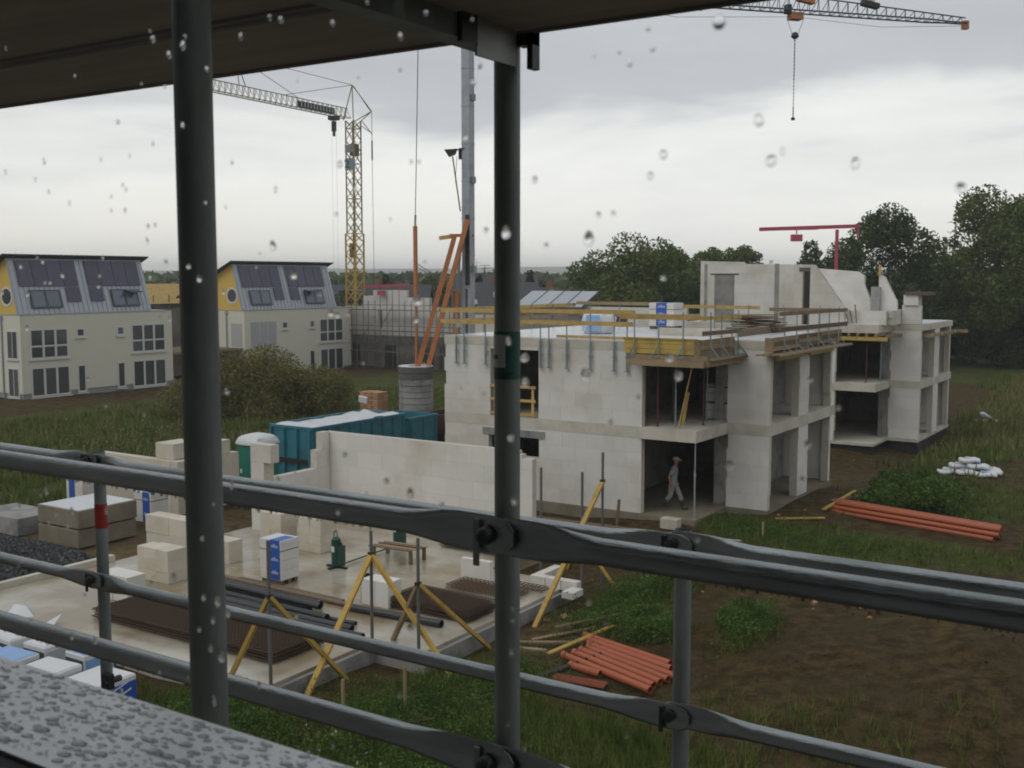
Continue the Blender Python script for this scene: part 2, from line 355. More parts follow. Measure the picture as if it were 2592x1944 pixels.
def grassiness(x, y):
    g = sstep(-31, -35, x) * sstep(18, 27, y) * (1 - .92 * sstep(-62, -67, x)) * (1 - .8 * ell(x, y, -53, 61, 10, 6)) * (1 - .7 * ell(x, y, -44, 50, 4, 3))
    for cx, cy_, rx, ry, k in ((-15.3, 13.5, 1.7, 1.0, .95), (-12.2, 16.6, 1.5, 2.6, .9), (-10.8, 14.6, 2.6, 2.2, .95), (-7.6, 14.2, 3.6, 2.4, 1), (-11.9, 24.6, .9, 3.0, 1), (-10.6, 22.2, .8, .7, .8), (-8.6, 22.9, .5, 1.0, .7), (-9.3, 16.2, 2.6, 1.7, 1), (-9.0, 13.8, 2.5, 1.6, 1),
                               (-8.6, 33.4, 5.5, 1.9, 1), (-12.4, 32.9, 2.2, 1.3, .75), (-8.0, 41.5, 3.0, 4.6, 1), (-3, 34, 4, 3, .5), (-18, 13, 2, 1, .6), (-29.5, 18.9, 2.5, 1.4, .4), (-25, 20.5, 1.5, 1, .35), (-10, 56, 3, 6, .8), (-27, 23, 1.5, .8, .4), (-5, 18, 3, 2, .25)):
        g = np.maximum(g, k * np.exp(-((((x - cx) / rx) ** 2 + ((y - cy_) / ry) ** 2) ** 1.6)))
    g = np.maximum(g, sstep(56, 64, y) * sstep(-14, -11.5, x)); g = np.maximum(g, .9 * sstep(84, 96, y))
    return np.clip(g, 0, 1)
def axis_pts(lo, hi, fine_lo, fine_hi, fine, mid_lo, mid_hi, mid):
    p = list(np.arange(fine_lo, fine_hi, fine)); a = fine_hi
    while a < mid_hi: p.append(a); a += mid
    g_ = mid
    while a < hi: p.append(a); a += g_; g_ *= 1.22
    p.append(hi); a = fine_lo - mid; q = []
    while a > mid_lo: q.append(a); a -= mid
    g_ = mid
    while a > lo: q.append(a); a -= g_; g_ *= 1.22
    q.append(lo); return np.array(q[::-1] + p)
gx = axis_pts(-3000, 3000, -33, 3, .22, -80, 12, .9); gy = axis_pts(-3000, 3000, 9, 40, .22, 2, 100, .9)
GX, GY = np.meshgrid(gx, gy, indexing='ij'); GZ = zh(GX, GY)
far = np.hypot(GX, GY); GZ = np.where(far > 160, -.9, GZ)
nx, ny = len(gx), len(gy)
me = bpy.data.meshes.new('ground'); me.vertices.add(nx * ny); me.vertices.foreach_set('co', np.stack([GX, GY, GZ], -1).astype(np.float32).ravel())
ii, jj = np.meshgrid(np.arange(nx - 1), np.arange(ny - 1), indexing='ij'); a = (ii * ny + jj).ravel()
quads = np.stack([a, a + ny, a + ny + 1, a + 1], -1).astype(np.int32); nq = len(quads)
me.loops.add(nq * 4); me.loops.foreach_set('vertex_index', quads.ravel()); me.polygons.add(nq)
me.polygons.foreach_set('loop_start', np.arange(0, nq * 4, 4, dtype=np.int32)); me.polygons.foreach_set('loop_total', np.full(nq, 4, np.int32)); me.polygons.foreach_set('use_smooth', np.ones(nq, bool))
me.update(calc_edges=True)
GR = np.where(far > 160, 1.0, grassiness(GX, GY))
SAND = np.clip(1.0 * ell(GX, GY, -28, 20, 4.5, 5.5) + 1.0 * ell(GX, GY, -12.8, 11.7, 2.2, 1.2) + .5 * ell(GX, GY, -12.3, 20.5, 1.3, 4) + .4 * ell(GX, GY, -12, 44, 3, 4) + .35 * ell(GX, GY, -9, 30, 3, 1.5), 0, 1)
for nm, arr in (('grass', GR), ('sand', SAND)):
    at = me.attributes.new(nm, 'FLOAT', 'POINT'); at.data.foreach_set('value', arr.astype(np.float32).ravel())
def ground_mat():
    m = bpy.data.materials.new('ground_soil'); m.use_nodes = True; t = m.node_tree; n = t.nodes; L = t.links; p = n['Principled BSDF']
    g = n.new('ShaderNodeNewGeometry'); ga = n.new('ShaderNodeAttribute'); ga.attribute_name = 'grass'; sa = n.new('ShaderNodeAttribute'); sa.attribute_name = 'sand'
    def noise(s, d=6, r=.62):
        x = n.new('ShaderNodeTexNoise'); x.inputs['Scale'].default_value = s; x.inputs['Detail'].default_value = d; x.inputs['Roughness'].default_value = r; L.new(g.outputs['Position'], x.inputs['Vector']); return x.outputs[0]
    def ma(op, a, b, c=None, cl=False):
        x = n.new('ShaderNodeMath'); x.operation = op; x.use_clamp = cl
        for i, v in enumerate((a, b, c)):
            if v is None: continue
            if isinstance(v, (int, float)): x.inputs[i].default_value = v
            else: L.new(v, x.inputs[i])
        return x.outputs[0]
    def mix(f, a, b):
        x = n.new('ShaderNodeMix'); x.data_type = 'RGBA'
        L.new(f, x.inputs[0])
        for i, v in ((6, a), (7, b)):
            if isinstance(v, tuple): x.inputs[i].default_value = (*v, 1)
            else: L.new(v, x.inputs[i])
        return x.outputs[2]
    def sharp(v, lo, hi):
        x = n.new('ShaderNodeMapRange'); x.interpolation_type = 'SMOOTHSTEP'; x.inputs[1].default_value = lo; x.inputs[2].default_value = hi; L.new(v, x.inputs[0]); return x.outputs[0]
    na, nb, nc = noise(.55), noise(2.6), noise(14, 8, .7)
    soil = mix(sharp(nb, .35, .68), (.046, .030, .011), (.100, .069, .027)); soil = mix(sharp(na, .45, .7), soil, (.064, .047, .021))
    soil = mix(ma('MULTIPLY', sa.outputs['Fac'], sharp(nb, .2, .55), None, True), soil, (.175, .125, .066))
    grass = mix(sharp(nb, .3, .7), (.034, .050, .009), (.074, .090, .018)); grass = mix(sharp(na, .42, .66), grass, (.080, .082, .027))
    f = sharp(ma('ADD', ga.outputs['Fac'], ma('MULTIPLY_ADD', nc, .5, ma('MULTIPLY_ADD', nb, .5, -.5))), .38, .62)
    c = mix(f, soil, grass)
    v = n.new('ShaderNodeVectorMath'); v.operation = 'SCALE'; L.new(c, v.inputs[0]); L.new(ma('MULTIPLY_ADD', nc, 2.0, .02), v.inputs['Scale']); L.new(v.outputs[0], p.inputs['Base Color'])
    p.inputs['Roughness'].default_value = .85; L.new(ma('MULTIPLY_ADD', nb, -.5, 1.0, True), p.inputs['Roughness']); p.inputs['Specular IOR Level'].default_value = .08
    b = n.new('ShaderNodeBump'); b.inputs['Strength'].default_value = .9; b.inputs['Distance'].default_value = .12; L.new(ma('ADD', nc, ma('MULTIPLY', noise(5), 1.2)), b.inputs['Height']); L.new(b.outputs[0], p.inputs['Normal'])
    return m
me.materials.append(ground_mat()); ground = bpy.data.objects.new('ground', me); COL.objects.link(ground); ground['kind'] = 'structure'

# ---------------------------------------------------------------- foliage materials and generators
def leaf_mat(name, c1, c2, ns=.5):
    m = bpy.data.materials.new(name); m.use_nodes = True; t = m.node_tree; n = t.nodes; L = t.links; p = n['Principled BSDF']
    g = n.new('ShaderNodeNewGeometry'); x = n.new('ShaderNodeTexNoise'); x.inputs['Scale'].default_value = ns; x.inputs['Detail'].default_value = 3; L.new(g.outputs['Position'], x.inputs['Vector'])
    r = n.new('ShaderNodeMapRange'); r.inputs[1].default_value = .35; r.inputs[2].default_value = .65; L.new(x.outputs[0], r.inputs[0])
    mx_ = n.new('ShaderNodeMix'); mx_.data_type = 'RGBA'; L.new(r.outputs[0], mx_.inputs[0]); mx_.inputs[6].default_value = (*c1, 1); mx_.inputs[7].default_value = (*c2, 1)
    k = n.new('ShaderNodeMath'); k.operation = 'MULTIPLY_ADD'; L.new(g.outputs['Random Per Island'], k.inputs[0]); k.inputs[1].default_value = .8; k.inputs[2].default_value = .6
    v = n.new('ShaderNodeVectorMath'); v.operation = 'SCALE'; L.new(mx_.outputs[2], v.inputs[0]); L.new(k.outputs[0], v.inputs['Scale']); L.new(v.outputs[0], p.inputs['Base Color'])
    p.inputs['Roughness'].default_value = .65; p.inputs['Specular IOR Level'].default_value = .12
    tr = n.new('ShaderNodeBsdfTranslucent'); L.new(v.outputs[0], tr.inputs[0]); ms = n.new('ShaderNodeMixShader'); ms.inputs[0].default_value = .22
    L.new(p.outputs[0], ms.inputs[1]); L.new(tr.outputs[0], ms.inputs[2]); L.new(ms.outputs[0], n['Material Output'].inputs[0]); MT[name] = m
leaf_mat('leaf_mid', (.062, .095, .024), (.13, .165, .045))
leaf_mat('leaf_dark', (.032, .058, .020), (.072, .105, .032))
leaf_mat('leaf_conifer', (.008, .019, .013), (.020, .035, .022))
leaf_mat('leaf_olive', (.11, .105, .030), (.20, .18, .065), .6)
leaf_mat('leaf_fresh', (.048, .092, .018), (.10, .16, .036), 1.5)
leaf_mat('blade', (.070, .105, .020), (.135, .165, .040), .8)
leaf_mat('blade_dry', (.15, .145, .050), (.22, .19, .085), .8)
leaf_mat('blossom', (.42, .40, .38), (.5, .4, .48), 2)
def quads_from(c, nrm_jit, size, aspect=.7, droop=0.0):
    """random quads at centres c (N,3); size (N,)"""
    N = len(c); a = RNG.normal(size=(N, 3)); a[:, 2] -= droop; a /= np.linalg.norm(a, axis=1)[:, None]
    b = RNG.normal(size=(N, 3)); b -= (b * a).sum(1)[:, None] * a; b /= np.linalg.norm(b, axis=1)[:, None]
    a = a * size[:, None] * .5; b = b * size[:, None] * .5 * aspect
    return np.stack([c - a, c + b * .9 - a * .1, c + a, c - b * .9 + a * .1], 1).reshape(-1, 3)
def crown_points(clusters, n):
    """points in the outer shells of several ellipsoid clumps (cx,cy,cz,rx,ry,rz)"""
    cl_ = np.array(clusters, float); wgt = cl_[:, 3] * cl_[:, 4] + cl_[:, 3] * cl_[:, 5]; idx = RNG.choice(len(cl_), n, p=wgt / wgt.sum())
    d = RNG.normal(size=(n, 3)); d /= np.linalg.norm(d, axis=1)[:, None]; r = (.55 + .5 * RNG.random(n) ** .7)[:, None]
    return cl_[idx, :3] + d * r * cl_[idx, 3:]
def clumps(cx, cy_, cz, rx, ry, rz, k, rs, flat=.8, q0=.55):
    out_ = [(cx, cy_, cz, rx * .55, ry * .55, rz * .55)]
    for _ in range(k):
        d = RNG.normal(size=3); d /= np.linalg.norm(d); q = q0 + (.97 - q0) * RNG.random(); s_ = rs * (.6 + .8 * RNG.random())
        out_.append((cx + d[0] * rx * q, cy_ + d[1] * ry * q, cz + d[2] * rz * q, s_, s_, s_ * flat))
    return out_
def limb_tree(mb, base, top, r, spread, nb=6):
    b = Vector(base); t_ = Vector(top); p = b; N = 5; pts = [b.lerp(t_, i / N) + Vector((random.uniform(-.12, .12), random.uniform(-.12, .12), 0)) * (i > 0) * r * 3 for i in range(N + 1)]
    for i in range(N): mb.tube(pts[i], pts[i + 1], r * (1 - .75 * i / N), 8, r * (1 - .75 * (i + 1) / N))
    for i in range(nb):
        s0 = pts[1 + i % (N - 1)]; an = random.uniform(0, 6.28); e_ = s0 + Vector((math.cos(an) * spread, math.sin(an) * spread, spread * random.uniform(.4, .9))) * random.uniform(.6, 1)
        m_ = s0.lerp(e_, .5) + Vector((0, 0, .08 * spread)); mb.tube(s0, m_, r * .38, 6, r * .22); mb.tube(m_, e_, r * .22, 6, r * .06)
def tree(name, x, y, z0, height, rx, ry, label, leaf='leaf_mid', n=7000, size=.42, trunk=.3, crown_lo=.25, k=26, rs=None, group=None, cat='tree', flat=.8, droop=.2, q0=.55):
    n = int(n * 2.1); size *= .72; k = int(k * 1.3)
    t_ = thing(name, (x, y, z0), label, cat, group); h0 = height * crown_lo; cz = z0 + (height + h0) / 2; rz = (height - h0) / 2
    mb = MB(); limb_tree(mb, (x, y, z0 - .3), (x, y, z0 + height * .72), trunk, rx * .6); mb.build('trunk', 'trunk', t_, smooth=True)
    cl_ = clumps(x, y, cz, rx, ry, rz, k, rs or max(rx, rz) * .36, flat, q0); pts = crown_points(cl_, n)
    sz = size * (.6 + .8 * RNG.random(n)); np_mesh('crown', quads_from(pts, 0, sz, .75, droop), 4, leaf, t_); return t_
def conifer(name, x, y, z0, height, r, label, n=2600, size=.45, group=None, leaf='leaf_conifer'):
    t_ = thing(name, (x, y, z0), label, 'tree', group); mb = MB(); mb.tube((x, y, z0 - .3), (x, y, z0 + height * .97), .22, 8, .03); mb.build('trunk', 'trunk', t_, smooth=True)
    u = RNG.random(n) ** .62; tier = np.floor(u * 13) / 13; hh = z0 + .4 + (height - .4) * (1 - u); rad = r * (.12 + .88 * u) * (.45 + .6 * RNG.random(n)) * (1 - .35 * ((u * 13) % 1)); an = RNG.random(n) * 6.283
    pts = np.stack([x + rad * np.cos(an), y + rad * np.sin(an), hh - rad * .25], -1); np_mesh('crown', quads_from(pts, 0, size * (.5 + .8 * RNG.random(n)), .5, .8), 4, leaf, t_); return t_
def bush(name, x, y, z0, rx, ry, h, label, leaf, n=2500, size=.16, group=None, k=16, cat='bush', stems=5):
    t_ = thing(name, (x, y, z0), label, cat, group); mb = MB()
    for i in range(stems):
        an = i * 2.4; mb.tube((x, y, z0 - .1), (x + math.cos(an) * rx * .5, y + math.sin(an) * ry * .5, z0 + h * .7), .03, 5, .008)
    mb.build('stem', 'trunk', t_)
    pts = crown_points(clumps(x, y, z0 + h * .45, rx, ry, h * .5, k, min(rx, h) * .42, .8, .65), n); pts[:, 2] = np.maximum(pts[:, 2], z0 + .02 + .1 * RNG.random(n))
    np_mesh('foliage', quads_from(pts, 0, size * (.6 + .9 * RNG.random(n)), .6, -.4), 4, leaf, t_); return t_

# ---------------------------------------------------------------- grass and weeds on the ground
def scatter(x0, x1, y0, y1, dens, hmin, hmax, width, blades, power=1.0):
    N = int((x1 - x0) * (y1 - y0) * dens); x = RNG.uniform(x0, x1, N); y = RNG.uniform(y0, y1, N)
    g = grassiness(x, y) * (.35 + 1.1 * vnoise(x, y, 1.1)) ** power; keep = (RNG.random(N) < g) & ~covered(x, y)
    xc = x * math.cos(YAW) + y * math.sin(YAW); yc = -x * math.sin(YAW) + y * math.cos(YAW); keep &= (yc > 3) & (np.abs(xc) < yc * .62 + 2)
    x, y = x[keep], y[keep]; x = np.repeat(x, blades) + RNG.normal(0, width * 3, len(x) * blades); y = np.repeat(y, blades) + RNG.normal(0, width * 3, len(y) * blades)
    n_ = len(x); z = zh(x, y) - .02; h = RNG.uniform(hmin, hmax, n_); an = RNG.random(n_) * 6.283; wv = width * (.6 + .8 * RNG.random(n_)); ln = h * RNG.uniform(.1, .7, n_); la = RNG.random(n_) * 6.283
    b0 = np.stack([x - np.cos(an) * wv, y - np.sin(an) * wv, z], -1); b1 = np.stack([x + np.cos(an) * wv, y + np.sin(an) * wv, z], -1); tp = np.stack([x + np.cos(la) * ln, y + np.sin(la) * ln, z + h], -1)
    return np.stack([b0, b1, tp], 1).reshape(-1, 3)
gv = np.concatenate([scatter(-20, 4, 8.5, 30, 120, .10, .42, .011, 5), scatter(-34, 2, 28, 46, 22, .10, .34, .022, 4), scatter(-62, -31, 22, 66, 9, .18, .50, .04, 4), scatter(-16, 14, 46, 100, 7, .25, .6, .05, 4)])
NC = 6000; cxs = RNG.uniform(-14, 3, NC); cys = RNG.uniform(10, 34, NC); kk = (RNG.random(NC) > grassiness(cxs, cys)) & ~covered(cxs, cys) & (vnoise(cxs, cys, 1.7) > .35); cxs, cys = cxs[kk], cys[kk]; ncl = len(cxs)
sz_ = (.012 + .035 * RNG.random(ncl) ** 3)[:, None, None]; cc = np.stack([cxs, cys, zh(cxs, cys) + sz_[:, 0, 0] * .3], -1)[:, None, :] + RNG.normal(size=(ncl, 4, 3)) * sz_
cv = np.concatenate([cc[:, [0, 1, 2]], cc[:, [0, 1, 3]], cc[:, [0, 2, 3]], cc[:, [1, 2, 3]]], 1).reshape(-1, 3); material('clod', (.065, .045, .019), .9, var=.3, scale=8, island=.4)
tag(np_mesh('soil_clods', cv, 3, 'clod'), 'loose brown soil clods over the bare earth slope', 'soil', kind='stuff')
tag(np_mesh('grass', gv, 3, 'blade'), 'short green grass growing in patches over the brown site soil', 'grass', kind='stuff')
dv = np.concatenate([scatter(-62, -33, 26, 62, 2.2, .3, .75, .035, 3, 2), scatter(-14, 14, 56, 112, 7, .35, .7, .05, 4, 1)])
tag(np_mesh('dry_grass', dv, 3, 'blade_dry'), 'taller pale dry grass stalks in the meadow and field', 'grass', kind='stuff')
def weeds(spots, name, label, leaf, size, mult=1):
    allp = []
    for (cx, cy_, rx, ry, h, n) in spots:
        n = int(n * mult); x = cx + RNG.normal(0, rx * .5, n); y = cy_ + RNG.normal(0, ry * .5, n); hh = h * (.3 + .7 * vnoise(x, y, .6)); z = zh(x, y) + RNG.random(n) ** .8 * hh
        k_ = ~covered(x, y); allp.append(np.stack([x, y, z], -1)[k_])
    p = np.concatenate(allp); tag(np_mesh(name, quads_from(p, 0, size * (.5 + RNG.random(len(p))), .55, -.3), 4, leaf), label, 'weeds', kind='stuff')
weeds([(-15.0, 13.4, 1.8, .9, .5, 3600), (-12.6, 15.6, 1.6, 1.6, .45, 3200), (-11.2, 14.0, 2.2, 2.0, .5, 4200), (-12.0, 18.0, .9, 1.2, .5, 1500), (-12.1, 23.4, .8, 2.0, .7, 3600), (-11.4, 26.3, .9, 2.2, .7, 3600), (-10.7, 22.0, .8, .7, .7, 1800), (-8.6, 22.9, .5, 1.2, .7, 1500), (-12.6, 33.3, 1.8, .9, .35, 1200), (-15.2, 14.3, .8, .3, .55, 700), (-10, 33, 3, 1.2, .3, 1500)],
      'weeds', 'leafy green weeds along the earth bank and below the scaffold', 'leaf_fresh', .048, 4.2)
weeds([(-39, 33, 5, 6, .55, 500), (-46, 37, 7, 5, .6, 700), (-12.2, 13.2, 1.4, 1.0, .55, 60)], 'wildflowers', 'small pale wildflowers dotted through the grass', 'blossom', .07)
# ---------------------------------------------------------------- the room and window the view is seen from
hs = thing('house', (0, -1.5, 5.2), 'rough grey house wall and room around the open view', 'house')
def hbox(name, mat, *b): return MB().box(*b).build(name, mat, hs)
hbox('wall', 'house_wall', -9, 7, .22, .43, -.5, 7.40); hbox('wall', 'house_wall', -9, 7, .22, .43, 8.95, 11.5)
hbox('wall', 'house_wall', -9, -1.50, .22, .43, 7.40, 8.95); hbox('wall', 'house_wall', .85, 7, .22, .43, 7.40, 8.95)
hbox('floor', 'room', -3, 3, -4, .22, 6.15, 6.25); hbox('ceiling', 'room', -3, 3, -4, .22, 8.95, 9.05); hbox('wall', 'room', -3, 3, -4.1, -4, 6.25, 8.95); hbox('wall', 'room', -3.1, -3, -4, .22, 6.25, 8.95); hbox('wall', 'room', 3, 3.1, -4, .22, 6.25, 8.95)
win = thing('window', (-.3, .42, 7.40), 'wet window pane with clinging raindrops set in a dark frame', 'window')
PY = .437
MB().box(-1.5, .85, .40, .455, 7.40, 7.448).build('frame_rail', 'black', win); MB().box(-1.5, .85, .40, .455, 8.88, 8.95).build('frame_rail', 'black', win)
MB().box(-1.5, -1.43, .40, .455, 7.448, 8.88).build('frame_stile', 'black', win); MB().box(.78, .85, .40, .455, 7.448, 8.88).build('frame_stile', 'black', win)
gm = bpy.data.materials.new('window_glass'); gm.use_nodes = True; t = gm.node_tree; n = t.nodes; n.clear()
o_ = n.new('ShaderNodeOutputMaterial'); tb = n.new('ShaderNodeBsdfTransparent'); tb.inputs[0].default_value = (.975, .985, .98, 1); gb = n.new('ShaderNodeBsdfGlossy'); gb.inputs['Roughness'].default_value = .02
fr = n.new('ShaderNodeFresnel'); fr.inputs[0].default_value = 1.35; m1 = n.new('ShaderNodeMixShader'); t.links.new(fr.outputs[0], m1.inputs[0]); t.links.new(tb.outputs[0], m1.inputs[1]); t.links.new(gb.outputs[0], m1.inputs[2])
df = n.new('ShaderNodeBsdfTranslucent'); df.inputs[0].default_value = (.8, .82, .84, 1); m2 = n.new('ShaderNodeMixShader'); tn = n.new('ShaderNodeTexNoise'); tn.inputs['Scale'].default_value = 3
t.links.new(n.new('ShaderNodeNewGeometry').outputs['Position'], tn.inputs['Vector']); mr = n.new('ShaderNodeMapRange'); mr.inputs[1].default_value = .3; mr.inputs[2].default_value = .75; mr.inputs[3].default_value = .001; mr.inputs[4].default_value = .007
t.links.new(tn.outputs[0], mr.inputs[0]); t.links.new(mr.outputs[0], m2.inputs[0]); t.links.new(m1.outputs[0], m2.inputs[1]); t.links.new(df.outputs[0], m2.inputs[2]); t.links.new(m2.outputs[0], o_.inputs[0]); MT['window_glass'] = gm
pane = MB().add([(-1.43, PY, 7.448), (.78, PY, 7.448), (.78, PY, 8.88), (-1.43, PY, 8.88)], [(0, 1, 2, 3)]).build('pane', 'window_glass', win)
wm_ = bpy.data.materials.new('water'); wm_.use_nodes = True; t = wm_.node_tree; n = t.nodes; p = n['Principled BSDF']; p.inputs['Base Color'].default_value = (1, 1, 1, 1); p.inputs['Roughness'].default_value = .0; p.inputs['IOR'].default_value = 1.33; p.inputs['Transmission Weight'].default_value = 1.0; MT['water'] = wm_
def drop_mesh(k):
    mb = MB(); n_, rr = 16, []; dent = [1 + .06 * math.sin(i * .9 + k * 1.7) + random.uniform(-.03, .03) for i in range(n_)]
    for q, (rad, hgt) in enumerate(((1, 0), (.94, .30), (.74, .58), (.42, .78), (.12, .85))):
        rr.append([(rad * dent[i] * math.cos(6.2832 * i / n_), hgt, (rad * dent[i] * math.sin(6.2832 * i / n_)) * (1.0 if math.sin(6.2832 * i / n_) < 0 else 1 + .25 * (k % 3))) for i in range(n_)])
    mb.rings(rr); me_ = bpy.data.meshes.new('raindrop'); me_.from_pydata(mb.v, [], mb.f); bm = bmesh.new(); bm.from_mesh(me_); bmesh.ops.recalc_face_normals(bm, faces=bm.faces); bm.to_mesh(me_); bm.free()
    for f in me_.polygons: f.use_smooth = len(f.vertices) == 4 or f.index != len(me_.polygons) - 2
    me_.materials.append(wm_); return me_
DM = [drop_mesh(k) for k in range(5)]
def raindrop(px, py, w_, h_=None):
    """a drop w_ photo pixels wide, at the place on the pane where it is seen"""
    p_ = on_Y(px, py, PY + .0006); s_ = (p_ - Vector((0, 0, CAMZ))).length / FPX * .5; h_ = h_ or w_ * 1.25
    o = bpy.data.objects.new('raindrop', random.choice(DM)); COL.objects.link(o); o.parent = pane; o.location = p_ - WPOS[pane.name]
    o.scale = (w_ * s_ * 1.25, min(w_, h_) * s_ * .42, h_ * s_); o.rotation_euler = (0, random.uniform(-.25, .25), 0)
D_ = 1.1718
for px, py, wv in ((1553, 50, 26), (1410, 105, 12), (1640, 262, 20), (1433, 335, 17), (1666, 347, 22), (1405, 380, 15), (1847, 355, 18), (1155, 388, 14), (1272, 518, 24), (1093, 505, 22), (1180, 530, 11), (1293, 465, 12), (1325, 462, 10), (2076, 407, 19), (1400, 62, 10), (590, 533, 17), (734, 355, 14), (905, 350, 8), (1022, 180, 12), (1005, 300, 12), (1050, 497, 12),
                   (902, 650, 20), (898, 690, 15), (715, 676, 16), (635, 595, 17), (430, 603, 13), (407, 575, 12), (1133, 772, 20), (1134, 825, 17), (1103, 945, 17), (1446, 772, 18), (1465, 812, 18), (1265, 810, 22), (887, 1068, 18), (835, 1040, 14), (745, 983, 13), (600, 1035, 12), (1110, 1083, 14), (1575, 1005, 20), (1380, 860, 10), (990, 700, 9), (1270, 1300, 14), (887, 1357, 15), (868, 1222, 11), (490, 845, 13), (1045, 852, 9), (1320, 915, 11), (1745, 960, 14), (1750, 820, 10), (1810, 880, 10), (728, 680, 12), (1505, 1165, 12), (955, 1090, 10), (606, 43, 11), (718, 50, 11), (920, 28, 10), (447, 150, 9), (330, 85, 12), (365, 120, 12), (395, 100, 14)):
    raindrop(px * D_, py * D_, wv * D_ * .85)
for px, py, wv, hv in ((95, 350, 7, 11), (330, 310, 6, 11), (105, 415, 6, 9), (218, 345, 5, 9), (265, 400, 5, 9), (272, 410, 5, 9), (150, 440, 5, 9), (240, 455, 5, 9), (240, 425, 5, 9), (270, 455, 6, 10), (92, 565, 6, 10), (135, 595, 7, 11), (97, 610, 6, 8), (108, 610, 6, 8), (60, 635, 7, 12), (5, 632, 6, 9), (222, 556, 5, 9), (215, 595, 5, 8), (320, 490, 6, 11), (318, 522, 6, 13), (335, 487, 6, 9), (58, 708, 7, 12), (190, 818, 6, 9), (312, 895, 6, 10), (100, 1062, 9, 18), (120, 1110, 8, 16), (155, 1105, 8, 16), (105, 1128, 7, 12), (230, 1105, 6, 14), (155, 1375, 9, 17), (145, 1135, 9, 15), (205, 1385, 8, 12), (262, 1495, 9, 17), (470, 1300, 11, 26), (478, 1420, 14, 24), (492, 1325, 10, 20), (440, 1290, 10, 18), (455, 1400, 8, 18), (462, 1515, 8, 22), (430, 1360, 8, 12), (460, 1340, 8, 18), (500, 1050, 8, 16), (375, 1250, 10, 22), (640, 1330, 8, 16), (560, 1480, 8, 16)):
    raindrop(px * D_, py * D_, wv * D_, hv * D_)
for _ in range(95):
    px = random.betavariate(1.1, 2.6) * 2592; py = random.uniform(0, 1944); wv = random.uniform(4, 8.5) * (1 + px / 3500); raindrop(px, py, wv, wv * random.uniform(1.1, 2.1))

# ---------------------------------------------------------------- outside window sill, beaded with rain
sill = thing('window_sill', (-.3, .46, 7.40), 'wet grey metal window sill beaded with rain drops', 'window sill')
SM = MB(); nxs = 60
SM.add([(-1.6, .456, 7.452), (.9, .456, 7.452), (.9, .605, 7.434), (-1.6, .605, 7.434), (-1.6, .605, 7.405), (.9, .605, 7.405), (.9, .600, 7.405), (-1.6, .600, 7.405), (.9, .600, 7.428), (-1.6, .600, 7.428), (.9, .456, 7.446), (-1.6, .456, 7.446)],
       [(0, 1, 2, 3), (3, 2, 5, 4), (4, 5, 6, 7), (7, 6, 8, 9), (9, 8, 10, 11), (11, 10, 1, 0), (0, 3, 4, 7, 9, 11), (1, 10, 8, 6, 5, 2)])
material('sill_metal', (.68, .71, .72), .34, .3, var=.18, scale=25, bump=.12, bs=180, rvar=.12)
SM.build('sheet', 'sill_metal', sill)
bd = MB()
def bead(x, y, r, ry, hgt):
    z = 7.452 - (y - .456) * .1208; n_ = 14; rr = []
    for rad, q in ((1, -.0004), (.92, .5), (.6, .9), (.12, 1.0)): rr.append([(x + rad * r * math.cos(6.283 * i / n_) * (1 + .06 * math.sin(i * .9 + x * 90)), y + rad * ry * math.sin(6.283 * i / n_), z + q * hgt if q > 0 else z + q) for i in range(n_)])
    bd.rings(rr)
placed = []; tries = 0
while len(placed) < 1500 and tries < 40000:
    tries += 1; x = random.uniform(-1.30, -.25); y = random.uniform(.466, .600); r = random.choice((.0012, .0018, .0026, .0036, .0046, .0056)) * random.uniform(.8, 1.2)
    if all((x - a) ** 2 + (y - b) ** 2 > (r + c) ** 2 * 1.05 for a, b, c in placed): placed.append((x, y, r)); bead(x, y, r * random.uniform(1.0, 1.5), r * random.uniform(.75, 1.0), r * .22)
bw_ = bpy.data.materials.new('bead_water'); bw_.use_nodes = True; t = bw_.node_tree; n = t.nodes; n.clear(); o_ = n.new('ShaderNodeOutputMaterial'); tb = n.new('ShaderNodeBsdfTransparent'); tb.inputs[0].default_value = (.80, .82, .82, 1); gb = n.new('ShaderNodeBsdfGlossy'); gb.inputs['Roughness'].default_value = .03; fr = n.new('ShaderNodeFresnel'); fr.inputs[0].default_value = 1.33; m1 = n.new('ShaderNodeMixShader')
t.links.new(fr.outputs[0], m1.inputs[0]); t.links.new(tb.outputs[0], m1.inputs[1]); t.links.new(gb.outputs[0], m1.inputs[2]); t.links.new(m1.outputs[0], o_.inputs[0]); MT['bead_water'] = bw_
wb = bd.build('water_beads', 'bead_water', sill, smooth=True); wb['kind'] = 'stuff'

# ---------------------------------------------------------------- scaffold next to the window
def rail_mesh(mb, x0, x1, y, z, r=.0242, fl=.045, flat0=True, flat1=True, dy0=0., dy1=0.):
    """guard rail tube with beaten-flat ends"""
    st = []
    def ring(x, ry, rz, yy): return [(x, yy + ry * math.cos(6.2832 * i / 16), z + rz * math.sin(6.2832 * i / 16)) for i in range(16)]
    ends = [(0, .004, .012), (.010, .0045, .026), (.028, .005, .0345), (.06, .005, .0365), (.13, .0055, .0365), (.17, .010, .034), (.21, .018, .029), (.26, r, r)]
    a = [(x0 - fl + q, ry, rz, y + dy0 * (1 - min(1, q / .26))) for q, ry, rz in ends] if flat0 else [(x0, r, r, y)]
    b = [(x1 + fl - q, ry, rz, y + dy1 * (1 - min(1, q / .26))) for q, ry, rz in reversed(ends)] if flat1 else [(x1, r, r, y)]
    mb.rings([ring(*q) for q in a + b])
sf = thing('scaffold', (-1.125, 1.35, -.5), 'grey steel tube scaffold right outside the window with deck overhead', 'scaffold')
FX, YI, YO = -1.125, .986, 1.716
